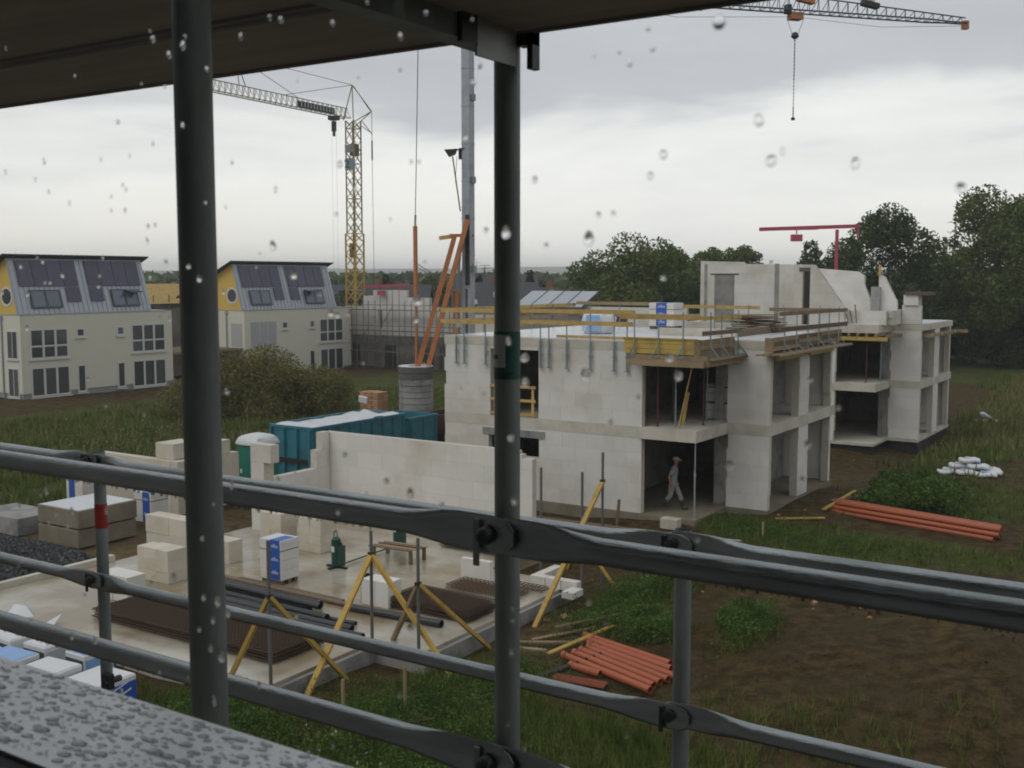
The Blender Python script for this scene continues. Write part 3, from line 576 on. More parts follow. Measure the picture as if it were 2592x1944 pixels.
for fx in (FX - 2.57, FX, FX + 2.57):
    MB().tube((fx, YI, -.5), (fx, YI, 10.6), .0242, 20).build('standard', 'galv', sf, smooth='auto')
    so = MB().tube((fx, YO, -.5), (fx, YO, 8.262), .0242, 20).tube((fx, YO, 8.262), (fx, YO, 10.6), .019, 16).build('standard', 'galv', sf, smooth='auto')
    tm = MB().box(fx - .024, fx + .024, YI + .02, YO - .02, 8.198, 8.204).box(fx - .024, fx - .020, YI + .02, YO - .02, 8.204, 8.252).box(fx + .020, fx + .024, YI + .02, YO - .02, 8.204, 8.252).build('transom', 'galv', sf)
    MB().box(fx + .026, fx + .031, YO - .14, YO - .018, 8.175, 8.262).build('gusset_plate', 'galv_light', sf); MB().box(fx + .026, fx + .036, YO - .19, YO - .145, 8.19, 8.262).build('hook', 'steel_dark', sf)
for bx0, bx1 in ((FX - 2.555, FX - .015), (FX + .015, FX + 2.555)):
    for y0 in (1.035, 1.385):
        dk = MB().box(bx0, bx1, y0 + .012, y0 + .318, 8.238, 8.250).build('deck_board', 'ply', sf)
        MB().box(bx0, bx1, y0, y0 + .012, 8.232, 8.290).build('edge_rail', 'deck_rail', dk); MB().box(bx0, bx1, y0 + .318, y0 + .33, 8.232, 8.290).build('edge_rail', 'deck_rail', dk)
yr = YO - .034
for zc in (7.325, 6.885):
    m_ = MB(); rail_mesh(m_, FX - 2.57, FX, yr, zc, dy1=-.012); m_.build('guard_rail', 'galv_wet', sf, smooth='auto')
    m_ = MB(); rail_mesh(m_, FX, FX + 2.57, yr, zc - .004, dy0=.006); m_.build('guard_rail', 'galv_wet', sf, smooth='auto')
    bo = MB(); bo.rings([[(FX - .012 + q * math.cos(6.2832 * i / 14), yr - .018 - d_, zc + q * math.sin(6.2832 * i / 14)) for i in range(14)] for q, d_ in ((.018, 0), (.017, .012), (.012, .020), (.004, .024))]); bo.build('bolt_head', 'steel_dark', sf, smooth='auto')
    MB().box(FX - .040, FX - .028, yr - .022, yr - .018, zc - .060, zc + .028).build('locking_wedge', 'galv', sf)
MB().box(FX + .028, FX + .062, YO - .012, YO + .012, 8.212, 8.238).box(FX + .05, FX + .062, YO - .012, YO + .012, 8.17, 8.238).build('wedge_hook', 'steel_dark', sf)
def band(name, mat, x, y, z0, z1, r, a0, a1, par, n_=24):
    mb = MB(); k = max(3, int(n_ * (a1 - a0) / 6.2832)); vs = []
    for i in range(k + 1):
        an = a0 + (a1 - a0) * i / k; vs += [(x + r * math.cos(an), y + r * math.sin(an), z0), (x + r * math.cos(an), y + r * math.sin(an), z1)]
    mb.add(vs, [(2 * i, 2 * i + 2, 2 * i + 3, 2 * i + 1) for i in range(k)]); o = mb.build(name, mat, par, smooth=True); return o
zl = lambda y: CAMZ - (y - 600) / 2390 * 2.05
band('label', 'label_green', FX, YO, zl(818), zl(715), .0249, R(150), R(400), sf)
band('label_mark', 'label_grey', FX, YO, zl(792), zl(722), .0254, R(207), R(296), sf); band('label_mark', 'label_green', FX, YO, zl(774), zl(765), .0257, R(207), R(262), sf)
for k in range(3): band('label_line', 'steel_dark', FX, YO, zl(806 + k * 5), zl(803.5 + k * 5), .0254, R(225), R(330 - 14 * k), sf)

def drips(par, x0, x1, y, z, n_):
    mb = MB()
    for _ in range(n_):
        x = random.uniform(x0 + .3, x1 - .3); r_ = random.uniform(.0016, .0034); yy = y + random.uniform(-.006, .006)
        mb.rings([[(x + q * r_ * math.cos(6.2832 * i / 7), yy + q * r_ * math.sin(6.2832 * i / 7), z - .0236 - h_ * r_) for i in range(7)] for q, h_ in ((.7, -.3), (1, .6), (.9, 1.5), (.45, 2.2), (.1, 2.45))])
    o = mb.build('water_drops', 'bead_water', par, smooth=True); o['kind'] = 'stuff'
for zc in (7.325, 6.885): drips(sf, FX - 2.57, FX, yr, zc, 150); drips(sf, FX, FX + 2.57, yr, zc - .004, 150)
# second row of posts further out, one level lower
s2 = thing('scaffold', (-1.25, 2.81, -.5), 'second scaffold row of lower posts and rails with a red tape band', 'scaffold')
G1, G0, GYv = -1.253, -3.823, 2.81
for fx in (G0 - 2.57, G0, G1, G1 + 2.57):
    MB().tube((fx, GYv, -.5), (fx, GYv, 7.10), .0242, 18, cap=False).tube((fx, GYv, -.5), (fx, GYv, 7.09), .020, 14).build('standard', 'galv', s2, smooth='auto')
    MB().box(fx + .03, fx + .075, GYv - .05, GYv - .02, 6.13, 6.19).tube((fx + .06, GYv - .06, 6.16), (fx + .06, GYv + .02, 6.16), .014, 8).build('wedge_coupler', 'steel_dark', s2)
band('tape_band', 'red_tape', G0, GYv, 6.785, 6.885, .0252, 0, 6.2832, s2)
for zc in (7.065, 6.575):
    for q in (G0 - 2.57, G0, G1):
        m_ = MB(); rail_mesh(m_, q, q + 2.57, GYv - .034, zc - (.006 if q == G0 else 0), dy0=.006, dy1=-.010); m_.build('guard_rail', 'galv_wet', s2, smooth='auto')
    for fx in (G0, G1):
        bo = MB(); bo.rings([[(fx - .014 + q * math.cos(6.2832 * i / 12), GYv - .05 - d_, zc + q * math.sin(6.2832 * i / 12)) for i in range(12)] for q, d_ in ((.018, 0), (.017, .010), (.004, .018))]); bo.build('bolt_head', 'steel_dark', s2, smooth='auto')
        MB().box(fx - .042, fx - .031, GYv - .056, GYv - .050, zc - .05, zc + .024).build('locking_wedge', 'steel_dark', s2)
for zc in (7.065, 6.575):
    for q in (G0, G1): drips(s2, q, q + 2.57, GYv - .034, zc, 140)
# ---------------------------------------------------------------- two storey shell buildings of white blocks
def shell(dy, dz, label, nearest):
    b = thing('shell_building', (-18.4, 37.5 + dy, dz), label, 'building')
    P = lambda pts: [(x, y + dy) for x, y in pts]
    plan = P([(-24.2, 32.72), (-14.2, 32.72), (-14.2, 35.32), (-12.72, 35.32), (-12.72, 42.38), (-24.2, 42.38)])
    if nearest: MB().prism(P([(-24.24, 32.66), (-14.17, 32.62), (-14.17, 35.28), (-12.73, 35.28), (-12.73, 42.42), (-24.24, 42.42)]), dz - .6, dz - .012).build('base_slab', 'concrete_brown', b)
    else:
        MB().prism(plan, dz - .14, dz - .012).build('base_slab', 'concrete', b); MB().prism(P([(-24.1, 32.9), (-14.4, 32.9), (-14.4, 35.5), (-12.78, 35.5), (-12.78, 42.3), (-24.1, 42.3)]), dz - 1.2, dz - .14).build('plinth', 'bitumen', b)
    MB().prism(P([(-24.19, 32.69), (-16.2, 32.69), (-16.2, 32.62), (-14.16, 32.62), (-14.16, 35.29), (-12.69, 35.29), (-12.69, 42.39), (-24.19, 42.39)]), dz + 2.52, dz + 2.9).build('floor_slab', 'concrete', b)
    MB().prism(P([(-24.19, 32.69), (-14.16, 32.69), (-14.16, 35.29), (-12.69, 35.29), (-12.69, 42.39), (-24.19, 42.39)]), dz + 5.40, dz + 5.70).build('roof_slab', 'concrete', b)
    MB().prism(P([(-23.9, 32.9), (-14.3, 32.9), (-14.3, 35.6), (-12.85, 35.6), (-12.85, 42.2), (-23.9, 42.2)]), dz + 5.704, dz + 5.716).build('roof_foil', 'foil', b)
    y0 = 32.7 + dy; BW = lambda *a, **k: block_wall(b, *a, **k)
    BW('x', -24.2, -16.13, y0, y0 + .24, dz, dz + 2.52, ops=((-22.24, -20.11, dz + 1.5, dz + 2.18),) if nearest else ())
    BW('x', -24.2, -16.13, y0, y0 + .24, dz + 2.9, dz + 5.4, ops=((-22.16, -20.13, dz + 2.8, dz + 5.28),) if nearest else ())
    MB().box(-22.48, -19.87, y0 - .035, y0 - .004, dz + 2.19, dz + 2.44).build('lintel', 'concrete_grey', b)
    for z in (dz, dz + 2.9):
        zt = dz + 2.52 if z == dz else dz + 5.4
        BW('y', y0 + .26, y0 + 9.68, -24.2, -23.96, z, zt, bl=1.0); BW('x', -23.95, -12.8, y0 + 9.44, y0 + 9.68, z, zt)
        BW('x', -14.2, -12.7, y0 + 2.6, y0 + 2.84, z, zt, bl=.75)
        for a, c in ((5.6, 6.7), (9.2, 9.42)): BW('y', y0 + a, y0 + c, -13.0, -12.72, z, zt, bl=1.1)
        MB().box(-18.1, -17.9, y0 + .3, y0 + 9.4, z, zt).build('inner_wall', 'concrete_grey', b); MB().box(-17.85, -15.25, y0 + 8.6, y0 + 8.8, z, zt).build('inner_wall', 'concrete_grey', b); MB().box(-14.75, -14.55, y0 + 2.86, y0 + 9.4, z, zt).build('inner_wall', 'concrete_grey', b)  # white block inside: the grey colour puts the dim interior shade into inner walls
        MB().box(-23.9, -18.15, y0 + 5.0, y0 + 5.2, z, zt).build('inner_wall', 'concrete_grey', b)  # white block too: the grey colour paints in the interior shade
    return b
A = shell(0, 0, 'white block two storey building shell with yellow roof edge rails', True)
B = shell(21.2, -.2, 'further white block building shell with gable walls on its roof', False)
# gable walls standing on the further shell
ds = 21.2
def gable(par, y, pts, thick, ops=()):
    """pts: roof line (x,z) from left to right, wall below it"""
    def top(x):
        for (xa, za), (xb, zb) in zip(pts[:-1], pts[1:]):
            if xa <= x <= xb: return za + (zb - za) * (x - xa) / (xb - xa)
        return -9
    z0 = 5.5; core = MB().prismY([(pts[0][0], z0)] + list(pts) + [(pts[-1][0], z0)], y + .01, y + thick - .01).build('wall', 'mortar', par)
    u, hh, k = pts[0][0], .5, 0; x1 = pts[-1][0]
    while z0 + k * hh < max(p[1] for p in pts):
        za, zb = z0 + k * hh, z0 + (k + 1) * hh; x = pts[0][0] - (k % 2) * .5
        while x < x1:
            a, c = max(pts[0][0], x), min(x1, x + 1.0); x += 1.0
            if c - a < .06: continue
            r = [(a, c, za, zb)]
            for op in ops: r = cut(r, op)
            for (p, q, m0, m1) in r:
                xs = [xx for xx in np.linspace(p + .003, q - .003, 15) if top(xx) > m0 + .02]
                if len(xs) < 2 or xs[-1] - xs[0] < .05: continue
                poly = [(xs[0], m0 + .003), (xs[-1], m0 + .003)] + [(xx, min(m1 - .003, top(xx))) for xx in reversed(xs)]
                MB().prismY(poly, y, y + thick).build('block', 'block', core)
        k += 1
    return core
gable(B, 53.92, [(-23.3, 8.66), (-21.0, 8.60), (-20.9, 8.50), (-17.3, 8.44), (-15.80, 6.40), (-15.75, 5.6)], .24, ops=((-22.52, -21.43, 5.5, 7.95), (-17.78, -17.50, 5.5, 8.28)))
MB().box(-22.52, -21.43, 53.923, 53.929, 5.5, 7.95).build('blocked_door', 'concrete_grey', B); MB().box(-22.75, -21.2, 53.895, 53.915, 7.95, 8.02).build('lintel', 'concrete_dark', B)
MB().box(-17.78, -17.50, 53.923, 53.929, 5.5, 8.28).build('slot_shade_panel', 'bitumen', B); MB().box(-18.05, -17.5, 53.895, 53.915, 8.10, 8.30).build('slot_head', 'concrete_dark', B); MB().box(-17.86, -17.78, 53.89, 53.915, 5.5, 8.1).build('slot_board', 'timber', B)  # flush near-black panel paints the shade of the recess, no hole is cut
for sx, sw in ((-23.08, .16), (-19.30, .22)): MB().box(sx, sx + sw, 53.90, 53.915, 5.55, 8.5).build('toothing_strip', 'concrete_grey', B)
MB().box(-19.62, -19.48, 53.95, 54.1, 8.5, 8.68).build('block_offcut', 'block', B)
gable(B, 63.2, [(-22.0, 8.5), (-17.75, 8.14), (-17.4, 7.9), (-17.4, 7.4), (-16.95, 6.4), (-16.9, 5.6)], .24)
gable(B, 63.25, [(-16.62, 8.0), (-16.3, 7.85), (-15.6, 6.5), (-15.55, 5.6)], .24)
MB().box(-16.62, -16.5, 63.1, 63.2, 7.9, 8.5).build('yellow_strut', 'brace_yellow', B); MB().box(-16.95, -16.45, 62.9, 63.1, 5.6, 7.3).build('grey_panel', 'concrete_grey', B)
block_wall(B, 'x', -15.8, -13.9, 54.4, 54.64, 5.52, 6.20, bl=.95, bh=.35); block_wall(B, 'y', 54.66, 58.0, -13.95, -13.7, 5.52, 6.22, bl=1, bh=.35); block_wall(B, 'x', -13.68, -12.75, 56.5, 56.74, 5.52, 6.45, bl=.9, bh=.45)
MB().box(-13.6, -12.9, 56.4, 57.2, 6.45, 6.95).build('block_stack', 'block', B); MB().box(-13.5, -12.3, 56.3, 57.3, 6.95, 7.1).build('timber_cover', 'timber_dark', B)
for k in range(7): MB().tube((-16.9 + .25 * k, 54.1 + .05 * k, 6.5 - .13 * (k % 3)), (-16.4 + .2 * k, 54.0, 5.62), .03, 5).build('loose_stick', 'timber_dark', B)
# concrete edge and timber beams over the further balcony
MB().box(-16.4, -14.05, 53.62, 53.86, 5.16, 5.56).build('roof_edge', 'concrete', B); MB().box(-14.28, -14.05, 53.87, 56.4, 5.16, 5.56).build('roof_edge', 'concrete', B)
for k in range(6): MB().box(-16.3 + k * .42, -16.2 + k * .42, 53.5, 56.2, 4.98, 5.16).build('joist', 'timber', B)
MB().box(-16.6, -13.6, 53.52, 53.62, 4.80, 4.98).build('edge_beam', 'form_yellow', B); MB().box(-13.75, -13.6, 53.7, 56.4, 4.9, 5.06).build('edge_beam', 'timber', B); MB().box(-12.66, -11.9, 63.3, 63.6, 4.85, 5.0).build('edge_beam', 'timber', B)
for k in range(7): MB().box(-12.66, -12.3, 56.9 + k * 1.05, 57.5 + k * 1.05, 4.86 + .02 * (k % 2), 5.0).build('edge_board', 'timber', B)

# ---------------------------------------------------------------- steel props, people level details of the near shell
def prop(x, y, z0, z1, mat, label, group='steel floor props'):
    t_ = thing('steel_prop', (x, y, z0), label, 'prop', group); h = z1 - z0
    MB().tube((x, y, z0 + .01), (x, y, z0 + h * .58), .030, 8).build('outer_tube', mat, t_); MB().tube((x, y, z0 + h * .56), (x, y, z1 - .01), .024, 8).build('inner_tube', mat, t_)
    MB().box(x - .06, x + .06, y - .06, y + .06, z0, z0 + .01).build('base_plate', mat, t_); MB().box(x - .06, x + .06, y - .06, y + .06, z1 - .01, z1).build('head_plate', mat, t_)
    MB().tube((x, y, z0 + h * .54), (x, y, z0 + h * .60), .045, 8).build('collar', mat, t_)
prop(-14.28, 32.85, -.01, 2.52, 'galv_light', 'bright steel prop at the balcony corner on ground floor')
for i, (x, y, m_) in enumerate(((-15.75, 33.1, 'red_dark'), (-15.2, 33.3, 'teal_paint'), (-14.6, 34.2, 'red_dark'), (-15.9, 34.6, 'red_dark'), (-14.9, 35.2, 'teal_paint'))):
    prop(x, y, 2.9, 4.99, m_, 'rusty red steel prop on the upper balcony floor' if m_ == 'red_dark' else 'blue green steel prop on the upper balcony floor')
for i, (x, y) in enumerate(((-14.8, 54.5), (-14.4, 55.6))): prop(x, y, 2.7, 4.8, 'red_dark' if i == 0 else 'teal_paint', 'red prop in the further balcony opening' if i == 0 else 'blue green prop in the further balcony opening')
for i, (p0, p1) in enumerate((((-14.95, 33.0, 2.92), (-14.55, 33.1, 4.9)), ((-15.2, 33.9, 2.92), (-15.05, 33.95, 4.0)))):
    tag(MB().bar(p0, p1, .10, .04).build('timber_post', 'plank_yellow'), ('long pale plank leaning in the upper balcony opening', 'short pale board standing on the upper balcony')[i], 'board')
st = thing('block_pallet', (-14.85, 36.2, 2.9), 'small grey block stack with red straps on the upper balcony', 'pallet')
for k in range(4): piece('block', 'block', st, -15.25, -14.45, 35.9, 36.5, 2.92 + k * .30, 3.2 + k * .30)
for k in (.55, 1.1): MB().box(-15.27, -14.43, 35.88, 36.52, 2.9 + k, 2.9 + k + .05).build('strap', 'red_dark', st)

def guard(name, label, posts, rails, outd, clamp=True):
    """edge protection: clamp posts (x,y) and plank rails ((x0,y0),(x1,y1),z)"""
    t_ = thing(name, (posts[0][0], posts[0][1], 5.7), label, 'guard rail')
    for (x, y) in posts:
        ps = MB().bar((x, y, 5.30 if clamp else 5.71), (x, y, 6.72), .032, .032).build('post', 'teal_paint', t_)
        if clamp: MB().bar((x, y, 4.72), (x, y, 5.66), .055, .06).box(x - .07, x + .07, y - .05, y + .05, 4.70, 4.725).box(x - .06, x + .06, y - .05, y + .06, 5.16, 5.185).build('clamp', 'teal_paint', ps)
    for k, (a, c, z, m_) in enumerate(rails): MB().bar((a[0], a[1], z), (c[0], c[1], z + random.uniform(-.015, .015)), .028, .14).build('plank', m_, t_)
    return t_
yf = 32.60
guard('roof_guard', 'yellow plank guard rail along the front roof edge of the shell', [(x, yf) for x in (-23.59, -23.24, -22.3, -20.0, -19.66, -18.95, -18.03, -17.13, -16.65)],
      [((-24.3, yf - .03), (-20.3, yf - .03), 6.62, 'plank_yellow'), ((-20.9, yf - .06), (-16.35, yf - .06), 6.66, 'plank_yellow'), ((-24.3, yf - .03), (-20.5, yf - .03), 6.22, 'plank_yellow'), ((-20.8, yf - .06), (-16.4, yf - .06), 6.27, 'plank_yellow')], 0)
guard('roof_guard', 'weathered plank guard rail along the crane side roof edge', [(-24.26, 33.6 + k * 1.75) for k in range(6)],
      [((-24.29, 32.5), (-24.29, 37), 6.62, 'plank_yellow'), ((-24.31, 36.6), (-24.31, 42.6), 6.62, 'plank_yellow'), ((-24.29, 32.5), (-24.29, 38), 6.2, 'plank_yellow'), ((-24.31, 37.4), (-24.31, 42.6), 6.18, 'timber')], 0, False)
guard('roof_guard', 'thin plank guard rail along the rear roof edge of the near shell', [(-23.5 + k * 1.45, 42.44) for k in range(8)],
      [((-24.2, 42.47), (-20, 42.47), 6.70, 'timber'), ((-20.6, 42.5), (-15.8, 42.5), 6.62, 'plank_yellow'), ((-15.4, 42.47), (-12.4, 42.47), 6.55, 'timber'), ((-24.2, 42.47), (-19.6, 42.47), 6.2, 'timber'), ((-19.2, 42.47), (-16.5, 42.47), 6.15, 'plank_yellow')], 0, False)
# balcony formwork with its own posts and triangle brackets
def formwork(label, x0, x1, y0, y1, zt, front, npost):
    t_ = thing('balcony_formwork', ((x0 + x1) / 2, y0, 4.9), label, 'formwork')
    return t_
fw = thing('balcony_formwork', (-15.3, 32.4, 4.9), 'yellow shuttering boards around the unfinished balcony roof', 'formwork')
for k in range(3): MB().box(-16.62, -14.06, 32.36 - .01 * k, 32.44, 5.36 + k * .165, 5.52 + k * .165).build('shutter_board', 'form_yellow', fw)
MB().box(-16.64, -14.04, 32.30, 32.345, 5.83, 5.88).build('shutter_board', 'form_yellow', fw)
for k in range(3): MB().box(-14.06, -13.98, 32.45, 35.3, 5.34 + k * .17, 5.49 + k * .17).build('shutter_board', 'timber', fw)
MB().box(-14.13, -13.93, 32.28, 32.35, 5.30, 5.86).build('corner_board', 'timber', fw)
for k in range(9): MB().box(-16.35 + k * .29, -16.26 + k * .29, 32.42, 35.2, 5.18, 5.34).build('joist', 'timber_dark' if k % 2 else 'timber', fw)
MB().box(-16.42, -13.75, 32.14, 32.26, 4.98, 5.18).build('edge_beam', 'timber', fw); MB().box(-13.78, -13.66, 32.3, 35.25, 5.0, 5.18).build('edge_beam', 'timber', fw); MB().box(-16.4, -13.7, 32.27, 32.40, 5.185, 5.33).build('walk_plank', 'timber', fw); MB().box(-13.95, -13.5, 32.4, 35.3, 5.19, 5.23).build('walk_plank', 'timber', fw)
def bracket(par, x, y, dx, dy_):
    MB().bar((x, y, 5.24), (x, y, 6.72), .032).build('post', 'teal_paint', par)
    MB().bar((x, y, 5.62), (x + dx, y + dy_, 5.26), .03).bar((x, y, 5.26), (x + dx, y + dy_, 5.26), .03).build('bracket', 'teal_paint', par)
for x in (-16.21, -15.35, -14.5): bracket(fw, x, 32.26, -.22, -.0)
for y in (32.9, 33.8, 34.7, 35.25): bracket(fw, -13.84, y, .30, 0)
MB().bar((-16.75, 32.22, 6.55), (-13.9, 32.22, 6.56), .028, .17).build('guard_plank', 'plank_yellow', fw); MB().bar((-13.86, 32.2, 6.53), (-13.86, 35.5, 6.5), .028, .12).build('guard_plank', 'form_yellow', fw); MB().bar((-13.86, 32.3, 6.05), (-13.86, 35.6, 6.02), .028, .14).build('guard_plank', 'timber_dark', fw)
f2 = thing('balcony_formwork', (-12.5, 38.4, 4.9), 'brown timber shuttering along the sunless side roof edge', 'formwork')
for k in range(3):
    for q in range(3): MB().box(-12.58, -12.50, 35.0 + q * 2.5, 37.47 + q * 2.5, 5.40 + k * .15, 5.54 + k * .15).build('shutter_board', 'timber_dark' if (k + q) % 2 else 'timber', f2)
MB().box(-12.75, -12.5, 34.82, 34.98, 5.36, 5.84).build('end_board', 'timber', f2)
for k in range(4): MB().box(-12.9 + .22 * k, -12.72 + .22 * k, 34.4 + .1 * k, 42.4 + .1 * (k % 2), 5.27 - .02 * (k % 2), 5.31).build('walk_plank', 'timber', f2)
for y in (35.6, 36.8, 38.0, 39.2, 40.4, 41.6): bracket(f2, -12.36, y, .34, 0)
for k in range(2): MB().box(-12.62, -12.5, 35.5 + k * 3.3, 38.4 + k * 3.2, 5.06, 5.24).build('edge_beam', 'form_yellow', f2)
MB().bar((-12.34, 35.0, 6.62), (-12.34, 42.6, 6.58), .03, .13).build('guard_plank', 'timber', f2); MB().bar((-12.34, 35.2, 6.1), (-12.34, 42.6, 6.05), .03, .16).build('guard_plank', 'timber_dark', f2)
# yellow guard in the upper door opening
dg = thing('door_guard', (-21.1, 32.66, 2.9), 'yellow wooden guard frame across the upper door opening', 'guard rail')
for z in (3.92, 3.44, 2.95): MB().box(-22.16, -20.24, 32.66, 32.69, z, z + .10).build('rail', 'plank_yellow', dg)
for x in (-20.42, -22.0): MB().box(x, x + .1, 32.692, 32.72, 2.9, 4.02).build('post', 'plank_yellow', dg)

# ---------------------------------------------------------------- loads on the roof
def silka(name, x0, x1, y0, y1, z0, h, label, face='-y', band=.3, txt=True, group=None, nlet=3, bc='plastic_blue', loc=.5):
    """foil wrapped pallet of blocks with a blue printed band"""
    t_ = thing(name, ((x0 + x1) / 2, (y0 + y1) / 2, z0), label, 'pallet', group); zb = z0 + .12
    for k in range(3): piece('pallet_board', 'timber_dark', t_, x0 + .02, x1 - .02, y0 + .03 + k * (y1 - y0 - .16) / 2, y0 + .13 + k * (y1 - y0 - .16) / 2, z0, zb)
    nx_ = max(1, round((x1 - x0) / .5)); nh = max(1, round((h - .12) / .25))
    for i in range(nx_):
        for k in range(nh): piece('block', 'block', t_, x0 + (x1 - x0) * i / nx_ + .004, x0 + (x1 - x0) * (i + 1) / nx_ - .004, y0, y1, zb + (h - .12) * k / nh + .003, zb + (h - .12) * (k + 1) / nh - .003)
    MB().box(x0 - .008, x1 + .008, y0 - .008, y1 + .008, z0 + h - .10, z0 + h + .008).build('foil_hood', 'plastic_white', t_)
    bw = (x1 - x0) * band; bx = x0 + (x1 - x0) * loc - bw / 2
    MB().box(bx, bx + bw, y0 - .014, y0 - .009, zb + .02, z0 + h + .012).box(bx, bx + bw, y0 - .014, y1 - .1, z0 + h + .009, z0 + h + .014).build('printed_band', bc, t_)
    if txt:
        for k in range(nlet): lettering('silka', bw * .40, 'letter_white', t_, (bx + bw * .5, y0 - .0165, zb + (h - .12) * (k + .6) / nlet), (math.pi / 2, 0, 0))
    MB().box(x0 - .004, x1 + .004, y0 - .006, y1 + .004, z0 + h - .26, z0 + h - .245).build('strap', 'steel_dark', t_); return t_
silka('block_pallet', -19.95, -18.85, 41.0, 41.9, 5.72, 1.05, 'foil wrapped block pallet with blue band standing on the roof slab', band=.42)
fp = thing('foil_pallet', (-19.9, 36.6, 5.72), 'torn white foil sack pallet with pale blue print on the roof', 'pallet')
fm = MB(); rr = []
for z, q in ((0, .55), (.12, .62), (.35, .60), (.55, .66), (.72, .58), (.80, .40)):
    rr.append([(-19.9 + q * 1.0 * math.cos(6.2832 * i / 14) * (1 + .16 * math.sin(i * 3.7 + z * 9)) , 36.6 + q * .8 * math.sin(6.2832 * i / 14), 5.72 + z + .05 * math.sin(i * 2.2) * (z > .1)) for i in range(14)])
fm.rings(rr); fm.build('sack', 'plastic_white', fp, smooth=True)
for z0, z1 in ((5.80, 6.02), (6.16, 6.42)): MB().add([(-20.12, 35.99, z0), (-19.55, 36.0, z0 + .05), (-19.52, 36.03, z1), (-20.1, 36.02, z1)], [(0, 1, 2, 3)]).build('print', 'plastic_blue_pale', fp)
lb = thing('lumber_stack', (-15.3, 40.6, 5.72), 'messy stack of brown boards lying on the roof slab', 'lumber')
for k in range(26):
    a = random.uniform(-.25, .25); l = random.uniform(1.2, 2.2); c = Vector((-15.3 + random.uniform(-.35, .35), 40.6 + random.uniform(-.4, .4), 5.76 + .025 * k))
    MB().obox(c, (l, .14, .03), (0, random.uniform(-.04, .04), a + R(20))).build('board', 'timber_dark' if k % 3 else 'timber', lb)
tag(MB().box(-19.9, -16.9, 33.5, 33.62, 5.72, 5.80).build('timber_beam', 'plank_yellow'), 'yellow timber beam lying flat on the roof foil', 'beam')
up = thing('roof_upstand', (-17, 38, 5.72), 'low concrete upstand and boards crossing the roof slab', 'kerb')
MB().box(-17.6, -14.6, 36.9, 37.1, 5.72, 5.98).build('kerb', 'concrete', up); MB().box(-14.8, -14.6, 37.1, 42, 5.72, 5.96).build('kerb', 'timber_dark', up)
# sacks of cement? pale rolls on the far roof edge
# ---------------------------------------------------------------- worker
def skin_body(name, joints, edges, mat, parent, sub=2, root=0):
    me_ = bpy.data.meshes.new(name); off = WPOS[parent.name]
    me_.from_pydata([tuple(Vector(j[0]) - off) for j in joints], edges, []); o = bpy.data.objects.new(name, me_); COL.objects.link(o); o.parent = parent
    md = o.modifiers.new('skin', 'SKIN'); md.use_smooth_shade = True
    if not me_.skin_vertices:
        bm = bmesh.new(); bm.from_mesh(me_); bm.verts.layers.skin.verify(); bm.to_mesh(me_); bm.free()
    sv = me_.skin_vertices[0].data
    for i, j in enumerate(joints): sv[i].radius = j[1] if isinstance(j[1], tuple) else (j[1], j[1]); sv[i].use_root = i == root
    md2 = o.modifiers.new('sub', 'SUBSURF'); md2.levels = sub; md2.render_levels = sub
    dg_ = bpy.context.evaluated_depsgraph_get(); dg_.update(); nm = bpy.data.meshes.new_from_object(o.evaluated_get(dg_)); o.modifiers.clear(); o.data = nm; nm.materials.clear(); nm.materials.append(MT[mat])
    for f in nm.polygons: f.use_smooth = True
    WPOS[o.name] = off.copy(); return o
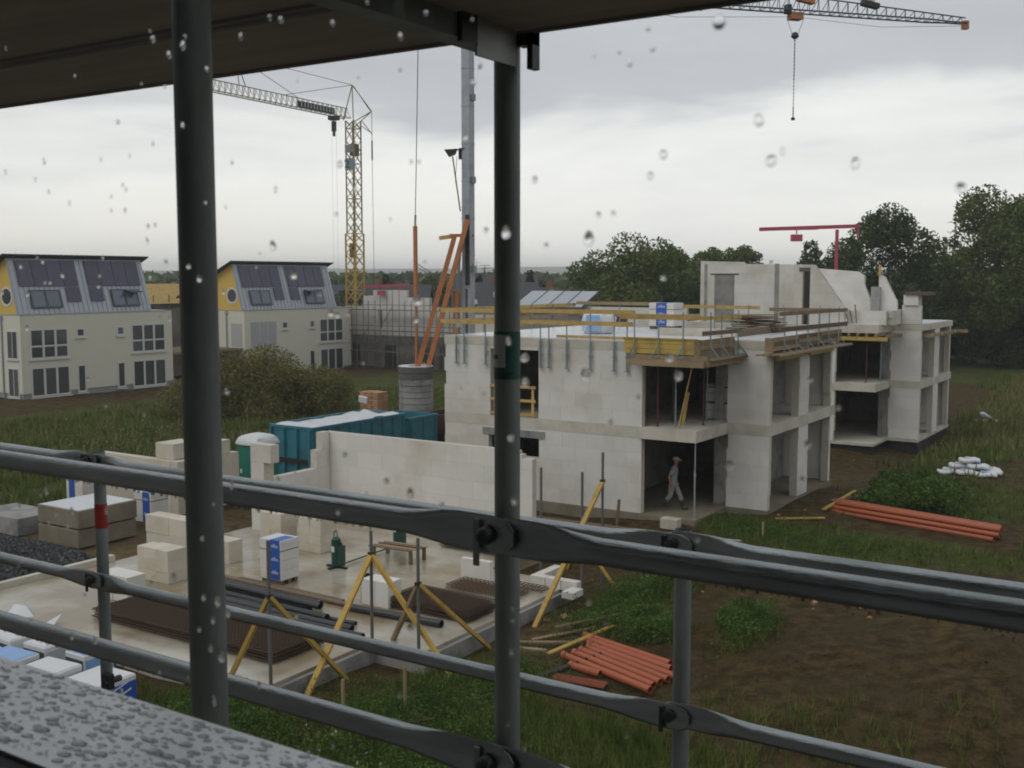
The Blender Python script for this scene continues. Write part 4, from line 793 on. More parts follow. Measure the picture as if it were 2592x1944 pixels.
def worker():
    bx, by, bz = -15.55, 33.95, -.045
    t_ = thing('person', (bx, by, bz), 'worker in grey shirt and light cap walking on the ground floor balcony', 'person')
    f = Vector((.97, .18, 0)).normalized(); s = Vector((-f.y, f.x, 0))           # walking direction, left side
    def P(a, l, z): return Vector((bx, by, bz)) + f * a + s * l + Vector((0, 0, z))
    J = [(P(0, 0, .98), (.10, .09)), (P(.02, 0, 1.16), (.10, .09)), (P(.04, 0, 1.34), (.11, .09)), (P(.05, 0, 1.46), (.06, .06)), (P(.07, 0, 1.53), .050), (P(.10, 0, 1.60), .062), (P(.105, 0, 1.69), .092), (P(.09, 0, 1.79), .066),
         (P(.04, .18, 1.41), .040), (P(-.03, .235, 1.16), .038), (P(.08, .24, .93), .027), (P(.04, -.18, 1.41), .040), (P(-.08, -.225, 1.17), .038), (P(-.02, -.235, .93), .027),
         (P(.02, .10, .90), .095), (P(.22, .10, .52), .062), (P(.34, .10, .12), .045), (P(-.02, -.10, .90), .095), (P(-.06, -.10, .50), .062), (P(-.34, -.10, .20), .045), (P(.46, .10, .05), .042), (P(-.26, -.10, .07), .042)]
    E_ = [(0, 1), (1, 2), (2, 3), (3, 4), (4, 5), (5, 6), (6, 7), (3, 8), (8, 9), (9, 10), (3, 11), (11, 12), (12, 13), (0, 14), (14, 15), (15, 16), (0, 17), (17, 18), (18, 19), (16, 20), (19, 21)]
    skin_body('body', J, E_, 'skin', t_)
    def ring(a_, z, ra, rb, n_=18): return [P(a_ + ra * math.cos(6.2832 * i / n_), rb * math.sin(6.2832 * i / n_), z + .012 * math.sin(i * 2.3)) for i in range(n_)]
    sh_ = MB(); sh_.rings([ring(*q) for q in ((.0, .90, .135, .175), (.005, .98, .13, .168), (.01, 1.10, .125, .160), (.02, 1.22, .128, .166), (.035, 1.34, .132, .188), (.045, 1.42, .115, .190), (.05, 1.47, .085, .135), (.055, 1.50, .062, .070))])
    for k in (8, 11):
        m_ = J[k][0].lerp(J[k + 1][0], .62); sd = 1 if k == 8 else -1; sh_.tube(P(.04, .13 * sd, 1.425), J[k][0] + Vector((0, 0, -.02)), .066, 12, .070).tube(J[k][0] + Vector((0, 0, -.02)), m_, .070, 12, .062)
    sh_.build('shirt', 'tshirt', t_, smooth='auto')
    tr2 = MB(); tr2.rings([ring(*q) for q in ((.0, 1.0, .125, .158), (.0, .92, .132, .170), (.0, .84, .128, .172), (.0, .78, .09, .14))])
    for h_, k_, an_ in ((14, 15, 16), (17, 18, 19)):
        hip, kn, ank = J[h_][0], J[k_][0], J[an_][0]; tr2.tube(hip + Vector((0, 0, -.02)), kn, .108, 14, .078).tube(kn, kn.lerp(ank, .42), .080, 14, .076)
    tr2.build('trousers', 'trousers', t_, smooth='auto')
    for k_, an_ in ((15, 16), (18, 19)): MB().tube(J[k_][0].lerp(J[an_][0], .38), J[k_][0].lerp(J[an_][0], 1.0), .072, 14, .062).build('trouser_leg', 'trousers_dark', t_, smooth='auto')
    for c, d_ in ((16, 20), (19, 21)):
        a = J[c][0] - Vector((0, 0, .035)); skin_body('shoe', [(a - f * .06, (.055, .05)), (a + f * .09 - Vector((0, 0, .01)), (.05, .04)), (a + f * .18 - Vector((0, 0, .02)), (.04, .03))], [(0, 1), (1, 2)], 'black', t_)
    for sd in (1, -1):                                                          # hands: palm, four fingers and a thumb
        wi = J[10][0] if sd == 1 else J[13][0]; dn = Vector((0, 0, -1)) + f * .15
        jj = [(wi, .030), (wi + dn * .08, (.042, .022))]; ee = [(0, 1)]
        for q in range(4):
            o_f = f * (.030 - .020 * q); b0 = len(jj); ln = (.075, .085, .08, .06)[q]
            jj += [(wi + dn * .10 + o_f, .0095), (wi + dn * (.10 + ln * .6) + o_f + s * -sd * .012, .0085), (wi + dn * (.10 + ln) + o_f + s * -sd * .03, .0075)]; ee += [(1, b0), (b0, b0 + 1), (b0 + 1, b0 + 2)]
        b0 = len(jj); jj += [(wi + dn * .045 + f * .045, .011), (wi + dn * .085 + f * .06 - s * sd * .01, .009)]; ee += [(0, b0), (b0, b0 + 1)]
        skin_body('hand', jj, ee, 'skin', t_, sub=1)
    hc = P(.10, 0, 1.715)
    cp = MB(); cp.rings([[hc + f * (q * 1.08 * math.cos(6.2832 * i / 14) - .005) + s * (q * math.sin(6.2832 * i / 14)) + Vector((0, 0, z)) for i in range(14)] for q, z in ((.112, .015), (.114, .05), (.09, .095), (.04, .118))]); cp.build('cap', 'cap', t_, smooth=True)
    MB().add([hc + f * .10 + s * .08 + Vector((0, 0, .018)), hc + f * .20 + s * .05 + Vector((0, 0, .0)), hc + f * .20 - s * .05 + Vector((0, 0, .0)), hc + f * .10 - s * .08 + Vector((0, 0, .018)), hc + f * .10 + s * .08 + Vector((0, 0, .03)), hc + f * .20 + s * .05 + Vector((0, 0, .012)), hc + f * .20 - s * .05 + Vector((0, 0, .012)), hc + f * .10 - s * .08 + Vector((0, 0, .03))], [(0, 1, 2, 3), (4, 5, 6, 7), (0, 1, 5, 4), (1, 2, 6, 5), (2, 3, 7, 6), (3, 0, 4, 7)]).build('cap_peak', 'cap', t_)
    for sd in (1, -1):
        MB().tube(hc + f * .088 + s * .033 * sd + Vector((0, 0, -.005)), hc + f * .097 + s * .033 * sd + Vector((0, 0, -.005)), .010, 8).build('eye', 'black', t_); MB().obox(hc + s * .097 * sd - f * .01 + Vector((0, 0, -.02)), (.04, .018, .06), (0, 0, math.atan2(f.y, f.x))).build('ear', 'skin', t_, smooth=True, bevel=.006)
    MB().rings([[hc + f * d_ + s * (q * math.cos(6.2832 * i / 8)) + Vector((0, 0, -.03 + q * math.sin(6.2832 * i / 8))) for i in range(8)] for q, d_ in ((.024, .085), (.018, .108), (.006, .118))]).build('nose', 'skin', t_, smooth=True)
    MB().obox(hc + f * .090 + Vector((0, 0, -.072)), (.012, .045, .010), (0, 0, math.atan2(f.y, f.x))).build('mouth', 'red_dark', t_)
worker()
# ---------------------------------------------------------------- foundation slab of the next house, walls begun on it
fs = thing('foundation', (-20, 20, -.5), 'wet concrete foundation slab with the first block walls', 'foundation')
MB().prism([(-25.55, 14.78), (-15.14, 14.78), (-15.14, 17.85), (-13.8, 17.85), (-13.8, 24.15), (-16.4, 24.15), (-16.4, 27.75), (-25.55, 27.75)], -.75, 0).build('slab', 'wet_slab', fs)
MB().box(-25.62, -15.08, 14.66, 14.775, -.85, -.10).build('slab_edge', 'concrete', fs)
MB().box(-25.75, -25.56, 14.7, 19.2, -.5, .16).build('kerb', 'concrete', fs)
MB().prism([(-15.13, 14.8), (-15.02, 14.8), (-15.02, 17.72), (-13.68, 17.72), (-13.68, 24.2), (-13.795, 24.2), (-13.795, 17.84), (-15.13, 17.84)], -.85, -.07).build('slab_edge', 'concrete_grey', fs)
block_wall(fs, 'x', -25.2, -17.0, 27.27, 27.51, 0, 2.70, ops=((-17.36, -16.9, 2.48, 3), (-17.5, -17.36, 2.6, 3)), bl=1.0, bh=.54, mat='block')
block_wall(fs, 'y', 24.45, 27.25, -25.2, -24.94, 0, 1.56, bl=.95, bh=.52)
block_wall(fs, 'y', 26.62, 27.25, -25.2, -24.94, 1.565, 2.16, bl=.6, bh=.5); block_wall(fs, 'y', 26.9, 27.25, -25.2, -24.94, 2.165, 2.72, bl=.6, bh=.5)
block_wall(fs, 'x', -25.24, -24.66, 24.0, 24.42, 0, 2.14, bl=1.2, bh=.54); block_wall(fs, 'x', -25.24, -24.38, 24.0, 24.36, 2.145, 2.70, bl=1.2, bh=.54)
# L shaped first course
lc = thing('block_course', (-14, 23.9, 0), 'low white corner course of blocks at the slab edge', 'block wall')
for k in range(3): piece('block', 'block', lc, -14.66 + k * .46, -14.22 + k * .46, 23.42, 23.66, .004, .25)
for k in range(2): piece('block', 'block', lc, -14.66, -14.42, 23.68 + k * .5, 24.15 + k * .5, .004, .25)
piece('block', 'block', lc, -13.42, -13.1, 22.9, 23.4, -.02, .14)
# wall stub of the building plot further left
we = thing('garden_wall', (-31.5, 26.3, -.3), 'beige low wall with a stepped corner block on top', 'wall')
block_wall(we, 'y', 25.2, 28.0, -30.4, -30.05, -.35, 1.5, bl=1.0, bh=.5, mat='block_warm'); block_wall(we, 'x', -34.4, -30.42, 25.2, 25.5, -.35, 1.5, bl=1.0, bh=.5, mat='block_warm')
block_wall(we, 'x', -31.5, -30.5, 25.42, 26.5, 1.51, 2.05, bl=1.2, bh=.54, mat='block_warm'); block_wall(we, 'y', 26.7, 27.6, -30.4, -30.05, 1.51, 2.0, bl=.9, bh=.5, mat='block_warm')

# ---------------------------------------------------------------- stacks of blocks on the slab
def stack(x0, x1, y0, y1, h, nx_, nh, label, mat='block_warm', z0=0.004, drop=()):
    t_ = thing('block_stack', ((x0 + x1) / 2, (y0 + y1) / 2, z0), label, 'block stack')
    for i in range(nx_):
        for k in range(nh):
            if (i, k) in drop: continue
            piece('block', mat, t_, x0 + (x1 - x0) * i / nx_ + .004, x0 + (x1 - x0) * (i + 1) / nx_ - .004, y0 + random.uniform(-.01, .01), y1, z0 + h * k / nh + .002, z0 + h * (k + 1) / nh - .002)
    return t_
stack(-23.35, -22.38, 18.38, 18.98, .86, 2, 3, 'cube of pale yellow blocks beside a single upright block')
stack(-23.72, -23.42, 18.5, 19.0, .82, 1, 1, 'single upright pale block leaning by the yellow cube')
stack(-22.15, -21.3, 22.85, 23.5, .98, 2, 4, 'pale block cube behind the blue banded pallet', )
stack(-23.6, -22.75, 22.75, 23.4, .98, 2, 4, 'pale block cube near the stepped wall pillar')
stack(-17.16, -16.35, 19.8, 20.3, .62, 2, 1, 'short pair of white blocks near the rebar', mat='block', drop=())
stack(-16.42, -15.5, 22.84, 23.0, .58, 1, 1, 'thin white block slab standing on edge', mat='block')
stack(-26.0, -24.0, 20.6, 21.1, 1.0, 2, 2, 'long pale block row hidden partly by the near scaffold post')
stack(-24.0, -22.6, 20.62, 21.12, .62, 2, 1, 'half height pale block row with a notched top')
stack(-23.0, -21.9, 16.75, 17.3, .62, 2, 1, 'grey white block pair on the wet slab corner', mat='block')
silka('block_pallet', -20.62, -19.88, 19.86, 20.5, 0.004, 1.14, 'foil wrapped block pallet with blue band on the wet slab', band=.46, loc=.72)
silka('block_pallet', -30.2, -29.35, 23.5, 24.2, -.35, 1.1, 'leaning foil wrapped block pallet on brown soil by the low wall', band=.4, loc=.7, nlet=2)
silka('block_pallet', -33.4, -32.5, 23.2, 23.9, -.35, 1.75, 'foil wrapped block pallet left of the stepped wall corner', band=.34, loc=.35, txt=False)
# two big concrete slabs stacked
for z, lb_ in ((-.33, 'lower of two thick grey beige concrete slabs'), (.27, 'upper concrete slab with a wet white top')):
    t_ = MB().box(-30.7, -28.72 + (.06 if z > 0 else 0), 20.28, 22.4, z, z + .555).build('concrete_slab', 'concrete_brown', bevel=.02); tag(t_, lb_, 'slab')
tp_ = MB().box(-30.65, -28.72, 20.33, 22.35, .828, .836).build('plastic_sheet', 'foil'); tag(tp_, 'thin wet plastic sheet covering the stacked concrete slabs', 'sheet')
for x, y in ((-30.4, 20.6), (-29.1, 20.6), (-30.4, 22.0), (-29.1, 22.0)): tag(MB().box(x, x + .3, y, y + .1, .224, .27).build('spacer_block', 'timber_dark'), 'small timber spacer between the stacked concrete slabs', 'spacer', 'timber spacers between the concrete slabs')
tag(MB().box(-34.2, -31.8, 20.3, 21.8, -.36, .22).build('concrete_slab', 'concrete_grey', bevel=.02), 'flat grey concrete slab behind the gravel heap', 'slab')
# gravel heap
N = 14000; an = RNG.random(N) * 6.283; q = np.sqrt(RNG.random(N)); gx_ = -29.3 + 3.6 * q * np.cos(an); gy_ = 17.7 + 2.6 * q * np.sin(an); gz_ = -.42 + .95 * np.clip(1 - q, 0, 1) ** .9 + .05 * RNG.random(N)
cs = np.stack([gx_, gy_, gz_], -1); tet = RNG.normal(size=(N, 4, 3)) * .032
tv = cs[:, None, :] + tet; tv = np.concatenate([tv[:, [0, 1, 2]], tv[:, [0, 1, 3]], tv[:, [0, 2, 3]], tv[:, [1, 2, 3]]], 1).reshape(-1, 3)
gh = thing('gravel_heap', (-29.3, 17.7, -.45), 'heap of dark grey gravel spilling over the soil', 'gravel')
gm_ = MB(); gm_.rings([[(-29.3 + 3.5 * q_ * math.cos(6.2832 * i / 30) * (1 + .06 * math.sin(i * 2.3)), 17.7 + 2.5 * q_ * math.sin(6.2832 * i / 30), -.45 + .95 * (1 - q_) ** .9) for i in range(30)] for q_ in (1, .85, .65, .45, .25, .05)]); gm_.build('heap', 'gravel', gh, smooth=True)
np_mesh('stones', tv, 3, 'gravel', gh)['kind'] = 'stuff'

# ---------------------------------------------------------------- rebar mesh stacks
def mesh_sheet(x0, x1, y0, y1, sp, r):
    mb = MB(); x = x0
    while x <= x1: mb.bar((x, y0, 0), (x, y1, 0), r * 2); x += sp
    y = y0
    while y <= y1: mb.bar((x0, y, r * 2), (x1, y, r * 2), r * 2); y += sp
    return mb
def rebar(x0, x1, y0, y1, sheets, label, mat, sp=.1, dz=.035, r=.007, z0=.02):
    t_ = thing('rebar_stack', ((x0 + x1) / 2, (y0 + y1) / 2, z0), label, 'rebar mesh'); mb = mesh_sheet(x0, x1, y0, y1, sp, r); mb.v = [(x, y, z + z0 + .01) for x, y, z in mb.v]; first = mb.build('mesh_sheet', mat, t_)
    for k in range(1, sheets):
        o = first.copy(); COL.objects.link(o); o.location = (random.uniform(-.05, .05), random.uniform(-.05, .05), dz * k); o.rotation_euler = (0, 0, random.uniform(-.006, .006))
rebar(-21.6, -15.86, 15.58, 17.1, 7, 'large dark stack of rusty rebar mesh at the front slab edge', 'rebar')
rebar(-16.4, -14.1, 19.9, 21.08, 8, 'thick square stack of dark rebar mesh near the white blocks', 'rebar', sp=.09)
rebar(-16.25, -14.2, 21.95, 22.75, 3, 'thin stack of brown rebar mesh with open grid', 'rebar_light', sp=.13, dz=.05)
rebar(-18.9, -16.9, 25.3, 26.2, 3, 'rusty rebar mesh pile near the long white wall', 'rebar', sp=.12, dz=.05)
rebar(-14.9, -13.95, 22.9, 23.35, 2, 'short rebar mesh offcuts inside the low corner course', 'rebar_light', sp=.12, dz=.05)

# ---------------------------------------------------------------- black pipes on the slab
bp = [((-21.9, 19.05), (-17.7, 18.95), .09), ((-21.6, 18.72), (-17.75, 18.64), .08), ((-21.4, 18.42), (-16.9, 18.3), .085), ((-20.9, 18.2), (-16.15, 18.42), .05), ((-20.6, 17.98), (-15.9, 18.0), .08), ((-20.4, 17.75), (-15.36, 17.74), .075), ((-17.1, 19.2), (-14.45, 19.36), .085), ((-21.3, 18.6), (-17.3, 18.5), .07)]
for i, (a, c, r) in enumerate(bp):
    z = r + .012 + (.16 if i == 7 else 0); p_ = thing('black_pipe', (a[0], a[1], .004), 'black plastic pipe lying in the bundle on the slab' if i != 6 else 'lone black plastic pipe beside the thick rebar stack', 'pipe', 'black pipes on the slab' if i != 6 else None)
    MB().pipe((*a, z), (*c, z), r, r * .86, 14).build('tube', 'pipe_black', p_, smooth='auto'); MB().pipe((c[0] - .12, c[1], z), (c[0], c[1], z), r * 1.08, r * .87, 14).build('socket', 'pipe_black', p_, smooth='auto')
tag(MB().bar((-21.8, 19.55, .06), (-15.8, 19.4, .06), .16, .05).build('timber_plank', 'timber_dark'), 'long dark plank lying behind the black pipes', 'plank')
tag(MB().bar((-21.2, 19.72, .05), (-17.6, 19.62, .05), .12, .05).build('timber_plank', 'timber_dark'), 'second dark plank at the foot of the banded pallet', 'plank')

# ---------------------------------------------------------------- corner posts braced with yellow planks
def braced_post(x, y, z0, z1, feet, label, zb=1.05):
    t_ = thing('braced_post', (x, y, z0), label, 'post', 'braced posts round the foundation'); MB().tube((x, y, z0), (x, y, z1), .036, 10).build('tube', 'pole', t_, smooth='auto')
    for fx, fy, fz, m_ in feet: MB().bar((x + .0, y, zb), (fx, fy, fz), .075, .115, up=(fy - y, -(fx - x), .3)).build('brace', m_, t_)
    MB().box(x - .05, x + .05, y - .06, y + .06, zb - .03, zb + .05).build('clip', 'steel_dark', t_)
LB = 'grey tube post at the slab edge propped by yellow planks'
braced_post(-15.1, 14.75, -.5, 2.84, ((-16.4, 14.72, -.4, 'brace_yellow'), (-14.82, 16.6, -.4, 'brace_yellow')), LB, 1.75)
braced_post(-15.2, 17.86, -.4, 2.42, ((-14.82, 15.4, -.42, 'brace_yellow'), (-13.2, 18.0, -.42, 'brace_yellow')), LB, 1.9)
braced_post(-13.9, 17.82, -.4, 2.43, ((-14.85, 18.15, .0, 'timber'), (-13.45, 19.8, -.4, 'brace_yellow')), LB, 1.45)
braced_post(-15.0, 24.5, 0, 2.84, (), 'bare grey tube post standing by the end of the long wall')
braced_post(-13.58, 24.18, -.4, 2.9, ((-12.6, 24.6, -.35, 'brace_yellow'), (-14.6, 25.3, -.0, 'brace_yellow')), 'grey post behind the corner course with crossed yellow braces', 1.2)
braced_post(-13.3, 24.75, -.4, 3.35, ((-13.4, 21.6, -.42, 'brace_yellow'),), 'tallest grey tube post beside the low corner course', 2.6)
braced_post(-25.9, 14.2, -.5, 2.3, ((-23.6, 14.35, -.4, 'brace_yellow'), (-26.0, 16.2, -.4, 'brace_yellow')), 'grey post at the far left slab corner with yellow planks')

# ---------------------------------------------------------------- green wall-saw stands
for (x, y, lb_) in ((-19.95, 22.0, 'dark green machine cylinder standing on a cross foot'), (-20.05, 24.75, 'second dark green machine with a red cap by the long wall')):
    t_ = thing('site_machine', (x, y, 0.004), lb_, 'machine')
    MB().tube((x, y, .05), (x, y, .72), .13, 14).build('cylinder', 'machine_green', t_, smooth='auto'); d_ = MB(); d_.rings([[(x + q * math.cos(6.2832 * i / 14), y + q * math.sin(6.2832 * i / 14), z) for i in range(14)] for q, z in ((.13, .72), (.115, .79), (.06, .84))]); d_.build('dome', 'machine_green', t_, smooth=True)
    MB().box(x + .12, x + .24, y - .08, y + .1, .10, .62).build('motor', 'machine_green', t_); MB().box(x - .32, x + .36, y - .05, y + .05, .004, .05).box(x - .05, x + .05, y - .3, y + .3, .004, .052).build('foot', 'steel_dark', t_); MB().box(x - .05, x + .05, y - .136, y - .128, .45, .60).build('plate', 'letter_white', t_)
    hb = MB(); hb.path([(x - .08, y, .8), (x - .06, y, .98), (x + .02, y, 1.02), (x + .06, y, .82)], .012); hb.build('handle', 'steel_dark', t_); MB().tube((x + .16, y, .62), (x + .16, y, .70), .05, 8).build('cap', 'red' if y > 24 else 'steel_dark', t_)
tag(MB().tube((-19.9, 22.35, .06), (-20.0, 24.45, .06), .02, 8).build('tie_rod', 'steel_dark'), 'thin dark rod linking the two green machines', 'rod')
cr_ = thing('timber_crate', (-19.2, 23.6, .004), 'low open timber rack with orange boards behind the machine', 'crate')
for k in range(4): MB().bar((-19.9 + .02 * k, 23.3 + .2 * k, .35), (-18.4 + .02 * k, 23.3 + .2 * k, .38), .1, .03).build('board', 'timber' if k % 2 else 'timber_dark', cr_)
for x, y in ((-19.8, 23.3), (-18.5, 23.3), (-19.8, 23.9), (-18.5, 23.9)): MB().box(x, x + .08, y, y + .08, .004, .34).build('leg', 'timber_dark', cr_)
bk = thing('bucket', (-17.9, 20.9, .004), 'black mortar bucket standing on the wet slab', 'bucket'); bm_ = MB(); bm_.rings([[(-17.9 + q * math.cos(6.2832 * i / 16), 20.9 + q * math.sin(6.2832 * i / 16), z) for i in range(16)] for q, z in ((.15, .004), (.20, .34), (.185, .34), (.14, .03))]); bm_.build('shell', 'black', bk, smooth='auto'); MB().path([(-18.1, 20.9, .33), (-18.05, 20.78, .22), (-17.9, 20.70, .18), (-17.75, 20.78, .22), (-17.7, 20.9, .33)], .006).build('handle', 'steel_dark', bk)

# ---------------------------------------------------------------- insulation packs in blue and white foil below the window
def pack(x, y, z0, sx, sy, h, top, side, label, rot=0.0, stripes=0):
    t_ = thing('insulation_pack', (x, y, z0), label, 'pack'); c = math.cos(rot); s = math.sin(rot)
    MB().obox((x, y, z0 + h / 2), (sx, sy, h), (0, 0, rot)).build('pack', 'plastic_white', t_, bevel=.02)
    MB().obox((x, y, z0 + h + .006), (sx - .06, sy - .05, .008), (0, 0, rot)).build('top_foil', top, t_)
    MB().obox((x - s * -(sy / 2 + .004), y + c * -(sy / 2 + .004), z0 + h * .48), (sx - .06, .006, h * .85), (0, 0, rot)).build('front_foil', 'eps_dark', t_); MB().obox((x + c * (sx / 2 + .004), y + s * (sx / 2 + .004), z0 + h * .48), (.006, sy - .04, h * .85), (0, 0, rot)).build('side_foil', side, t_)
    for k in range(stripes): MB().obox((x + c * (sx / 2 + .009), y + s * (sx / 2 + .009), z0 + h * (.18 + k * .8 / stripes)), (.004, sy * .8, .03), (.25, 0, rot)).build('print_stripe', 'letter_white', t_)
gz0 = -.65
pack(-20.75, 13.25, gz0, .62, .9, 1.1, 'plastic_white', 'plastic_white', 'white foil insulation pack nearest the slab edge', -.05); pack(-19.85, 13.35, gz0, .7, .9, 1.1, 'plastic_white', 'shutter', 'pale grey topped insulation pack against the slab side', .03)
pack(-20.75, 12.15, gz0, .8, .8, 1.05, 'plastic_white', 'plastic_white', 'white insulation pack in the outer row', .1); pack(-19.75, 12.2, gz0, .95, .9, 1.1, 'plastic_blue_pale', 'plastic_blue', 'insulation pack with pale blue top and blue end', .06, 2)
pack(-18.45, 12.25, gz0, .95, .85, 1.12, 'plastic_white', 'shutter', 'white topped insulation pack with dark front', .08); pack(-18.6, 13.3, gz0, .6, .7, 1.15, 'plastic_blue_pale', 'plastic_blue_pale', 'small insulation pack with pale blue top behind the post', 0); pack(-17.35, 12.45, gz0, .95, 1.2, 1.05, 'plastic_white', 'plastic_blue', 'tall insulation pack with a striped blue end', .05, 5); pack(-21.7, 13.3, gz0, .8, .8, .95, 'plastic_white', 'plastic_white', 'white insulation pack beside a sheet of loose foil', -.1); pack(-18.3, 11.2, gz0, 1.1, .8, 1.0, 'plastic_white', 'plastic_blue', 'white insulation pack half hidden by the window sill', .05, 3)
fl_ = MB(); fl_.add([(-23.6 + .45 * i, 13.4 + .5 * j, -.25 + .22 * math.sin(i * 1.7 + j * 2.3) + .1 * j) for j in range(4) for i in range(5)], [(j * 5 + i, j * 5 + i + 1, j * 5 + i + 6, j * 5 + i + 5) for j in range(3) for i in range(4)]); tag(fl_.build('foil_sheet', 'plastic_white', smooth=True), 'crumpled white foil sheet by the left slab corner', 'sheet')
# ---------------------------------------------------------------- finished row houses with solar roofs
def solar_house(Y0, zb, label, second):
    X = -72.5; L_ = 13.5 if not second else 14.0; Y1 = Y0 + L_; zt = 5.12 if not second else 4.90
    h = thing('row_house', (X - 4, Y0 + L_ / 2, zb), label, 'house')
    def win(yc0, yc1, z0, z1, cols, rows, sub=(), shut=False, dark='glass_dark'):
        """window in the long facade: recess, frame bars, panes and sill"""
        if shut:
            w_ = MB().box(X - .02, X + .015, yc0, yc1, z0, z1).build('shutter', 'shutter', h)
            for c in range(1, cols): MB().box(X + .016, X + .025, yc0 + (yc1 - yc0) * c / cols - .025, yc0 + (yc1 - yc0) * c / cols + .025, z0, z1).build('guide', 'frame_white', w_)
            for k in range(int((z1 - z0) / .12)): MB().box(X + .016, X + .02, yc0, yc1, z0 + k * .12, z0 + k * .12 + .012).build('slat_joint', 'plinth', w_)
            MB().box(X, X + .10, yc0 - .08, yc1 + .08, z0 - .08, z0 - .02).build('sill', 'frame_white', w_); return
        w_ = MB().box(X + .004, X + .03, yc0, yc1, z1 - .11, z1).box(X + .004, X + .03, yc0, yc1, z0, z0 + .13).box(X + .004, X + .03, yc0, yc0 + .12, z0 + .13, z1 - .11).box(X + .004, X + .03, yc1 - .12, yc1, z0 + .13, z1 - .11).build('window', 'frame_white', h)
        for c in range(cols):
            a = yc0 + .08 + (yc1 - yc0 - .16) * c / cols; b_ = yc0 + .08 + (yc1 - yc0 - .16) * (c + 1) / cols
            MB().box(X + .004, X + .012, a + .04, b_ - .04, z0 + .09, z1 - .09).build('pane', dark, w_)
            if c: MB().box(X + .013, X + .03, a - .09, a + .09, z0 + .09, z1 - .09).build('mullion', 'frame_white', w_)
        if rows > 1: MB().box(X + .013, X + .028, yc0 + .08, yc1 - .08, z0 + (z1 - z0) * .40, z0 + (z1 - z0) * .40 + .12).build('transom_bar', 'frame_white', w_)
        MB().box(X, X + .12, yc0 - .1, yc1 + .1, z0 - .10, z0 - .03).build('sill', 'frame_white', w_)
    MB().box(X - 8, X, Y0, Y1, zb + .35, zt).build('wall', 'render_cream', h); MB().box(X - 8, X - .06, Y0 + .05, Y1 - .05, zb - .4, zb + .35).build('plinth', 'plinth', h); MB().box(X - 8, X + .04, Y0 - .04, Y1 + .04, zt, zt + .06).build('coping', 'zinc', h)
    d = Y0 - 47.15; zo = zt - 5.12
    win(47.85 + d, 51.0 + d, 1.9 + zo, 4.1 + zo, 3, 2, shut=second); win(51.7 + d, 52.45 + d, 3.35 + zo, 4.05 + zo, 1, 1); win(55.3 + d, 56.0 + d, 3.32 + zo, 4.05 + zo, 1, 1); win(56.65 + d, 59.95 + d, 1.9 + zo, 4.15 + zo, 3, 2)
    win(47.85 + d, 51.05 + d, -.85 + zo, 1.32 + zo, 3, 1, shut=second); win(51.68 + d, 52.45 + d, -.8 + zo, 1.3 + zo, 1, 1, shut=second); win(55.25 + d, 56.0 + d, -.75 + zo, 1.27 + zo, 1, 1); win(56.7 + d, 59.95 + d, -.85 + zo, 1.3 + zo, 3, 1)
    # side facade
    MB().box(X - 8, X, Y0 - .012, Y0 - .004, zb + .35, zt - .02).build('side_render', 'render_cream_side', h)
    for z0, z1 in ((1.95 + zo, 4.0 + zo), (-.8 + zo, 1.3 + zo)):
        w_ = MB().box(X - 1.65, X - .35, Y0 - .05, Y0 - .013, z0, z1).build('window', 'shutter' if second else 'frame_white', h)
        if not second: MB().box(X - 1.55, X - 1.02, Y0 - .06, Y0 - .051, z0 + .08, z1 - .08).build('pane', 'glass_dark', w_); MB().box(X - .94, X - .45, Y0 - .06, Y0 - .051, z0 + .08, z1 - .08).build('pane', 'glass_dark', w_)
        MB().box(X - 1.75, X - .25, Y0 - .13, Y0 - .014, z0 - .1, z0 - .03).build('sill', 'frame_white', w_)
    MB().tube((X - 2.2, Y0 - .08, zb), (X - 2.2, Y0 - .08, zt - .3), .06, 8).box(X - 2.32, X - 2.08, Y0 - .16, Y0 - .013, zt - .32, zt - .05).build('downpipe', 'zinc', h)
    # roof storey: gables and steep zinc slope
    xr, zr = X - 1.55, 9.2 + zo; xe = X - .35; ze = zt + .06; R1_ = Y1 - 1.75
    prof = [(xe, ze), (xr, zr), (X - 7.6, zr - 3.0), (X - 7.6, ze)]
    MB().prismY(prof, Y0 + .02, R1_).build('gable_storey', 'render_yellow', h)
    rf = MB().prismY([(xe + .06, ze + .01), (xr + .06, zr + .02), (xr, zr + .02), (xe, ze + .01)], Y0 + .0, R1_ + .02).build('roof_slope', 'zinc', h)
    MB().prismY([(xr + .55, zr + .22), (xr + .55, zr + .30), (X - 8.2, zr - 2.95), (X - 8.2, zr - 3.05)], Y0 - .55, R1_ + .45).build('top_roof', 'roof_tile', h)
    for k in range(27): MB().box(xr + .5, xr + .57, Y0 - .5 + k * .46, Y0 - .3 + k * .46, zr + .20, zr + .31).build('corrugation', 'roof_tile', rf)
    sl = Vector((xr - xe, 0, zr - ze)); ln = sl.length; u = sl / ln; nrm = Vector((u.z, 0, -u.x)); base_ = Vector((xe + .06, 0, ze + .01))
    def onroof(name, mat, ya, yb, s0, s1, t0, t1, par=h):
        mb = MB(); vs = [base_ + u * (s * ln) + nrm * t + Vector((0, y, 0)) for t in (t0, t1) for (s, y) in ((s0, ya), (s0, yb), (s1, yb), (s1, ya))]
        mb.add(vs, [(3, 2, 1, 0), (4, 5, 6, 7), (0, 1, 5, 4), (1, 2, 6, 5), (2, 3, 7, 6), (3, 0, 4, 7)]); return mb.build(name, mat, par)
    W = R1_ - Y0
    for k in range(28): onroof('standing_seam', 'zinc', Y0 + .1 + k * W / 28, Y0 + .14 + k * W / 28, .01, .99, .0, .045, rf)
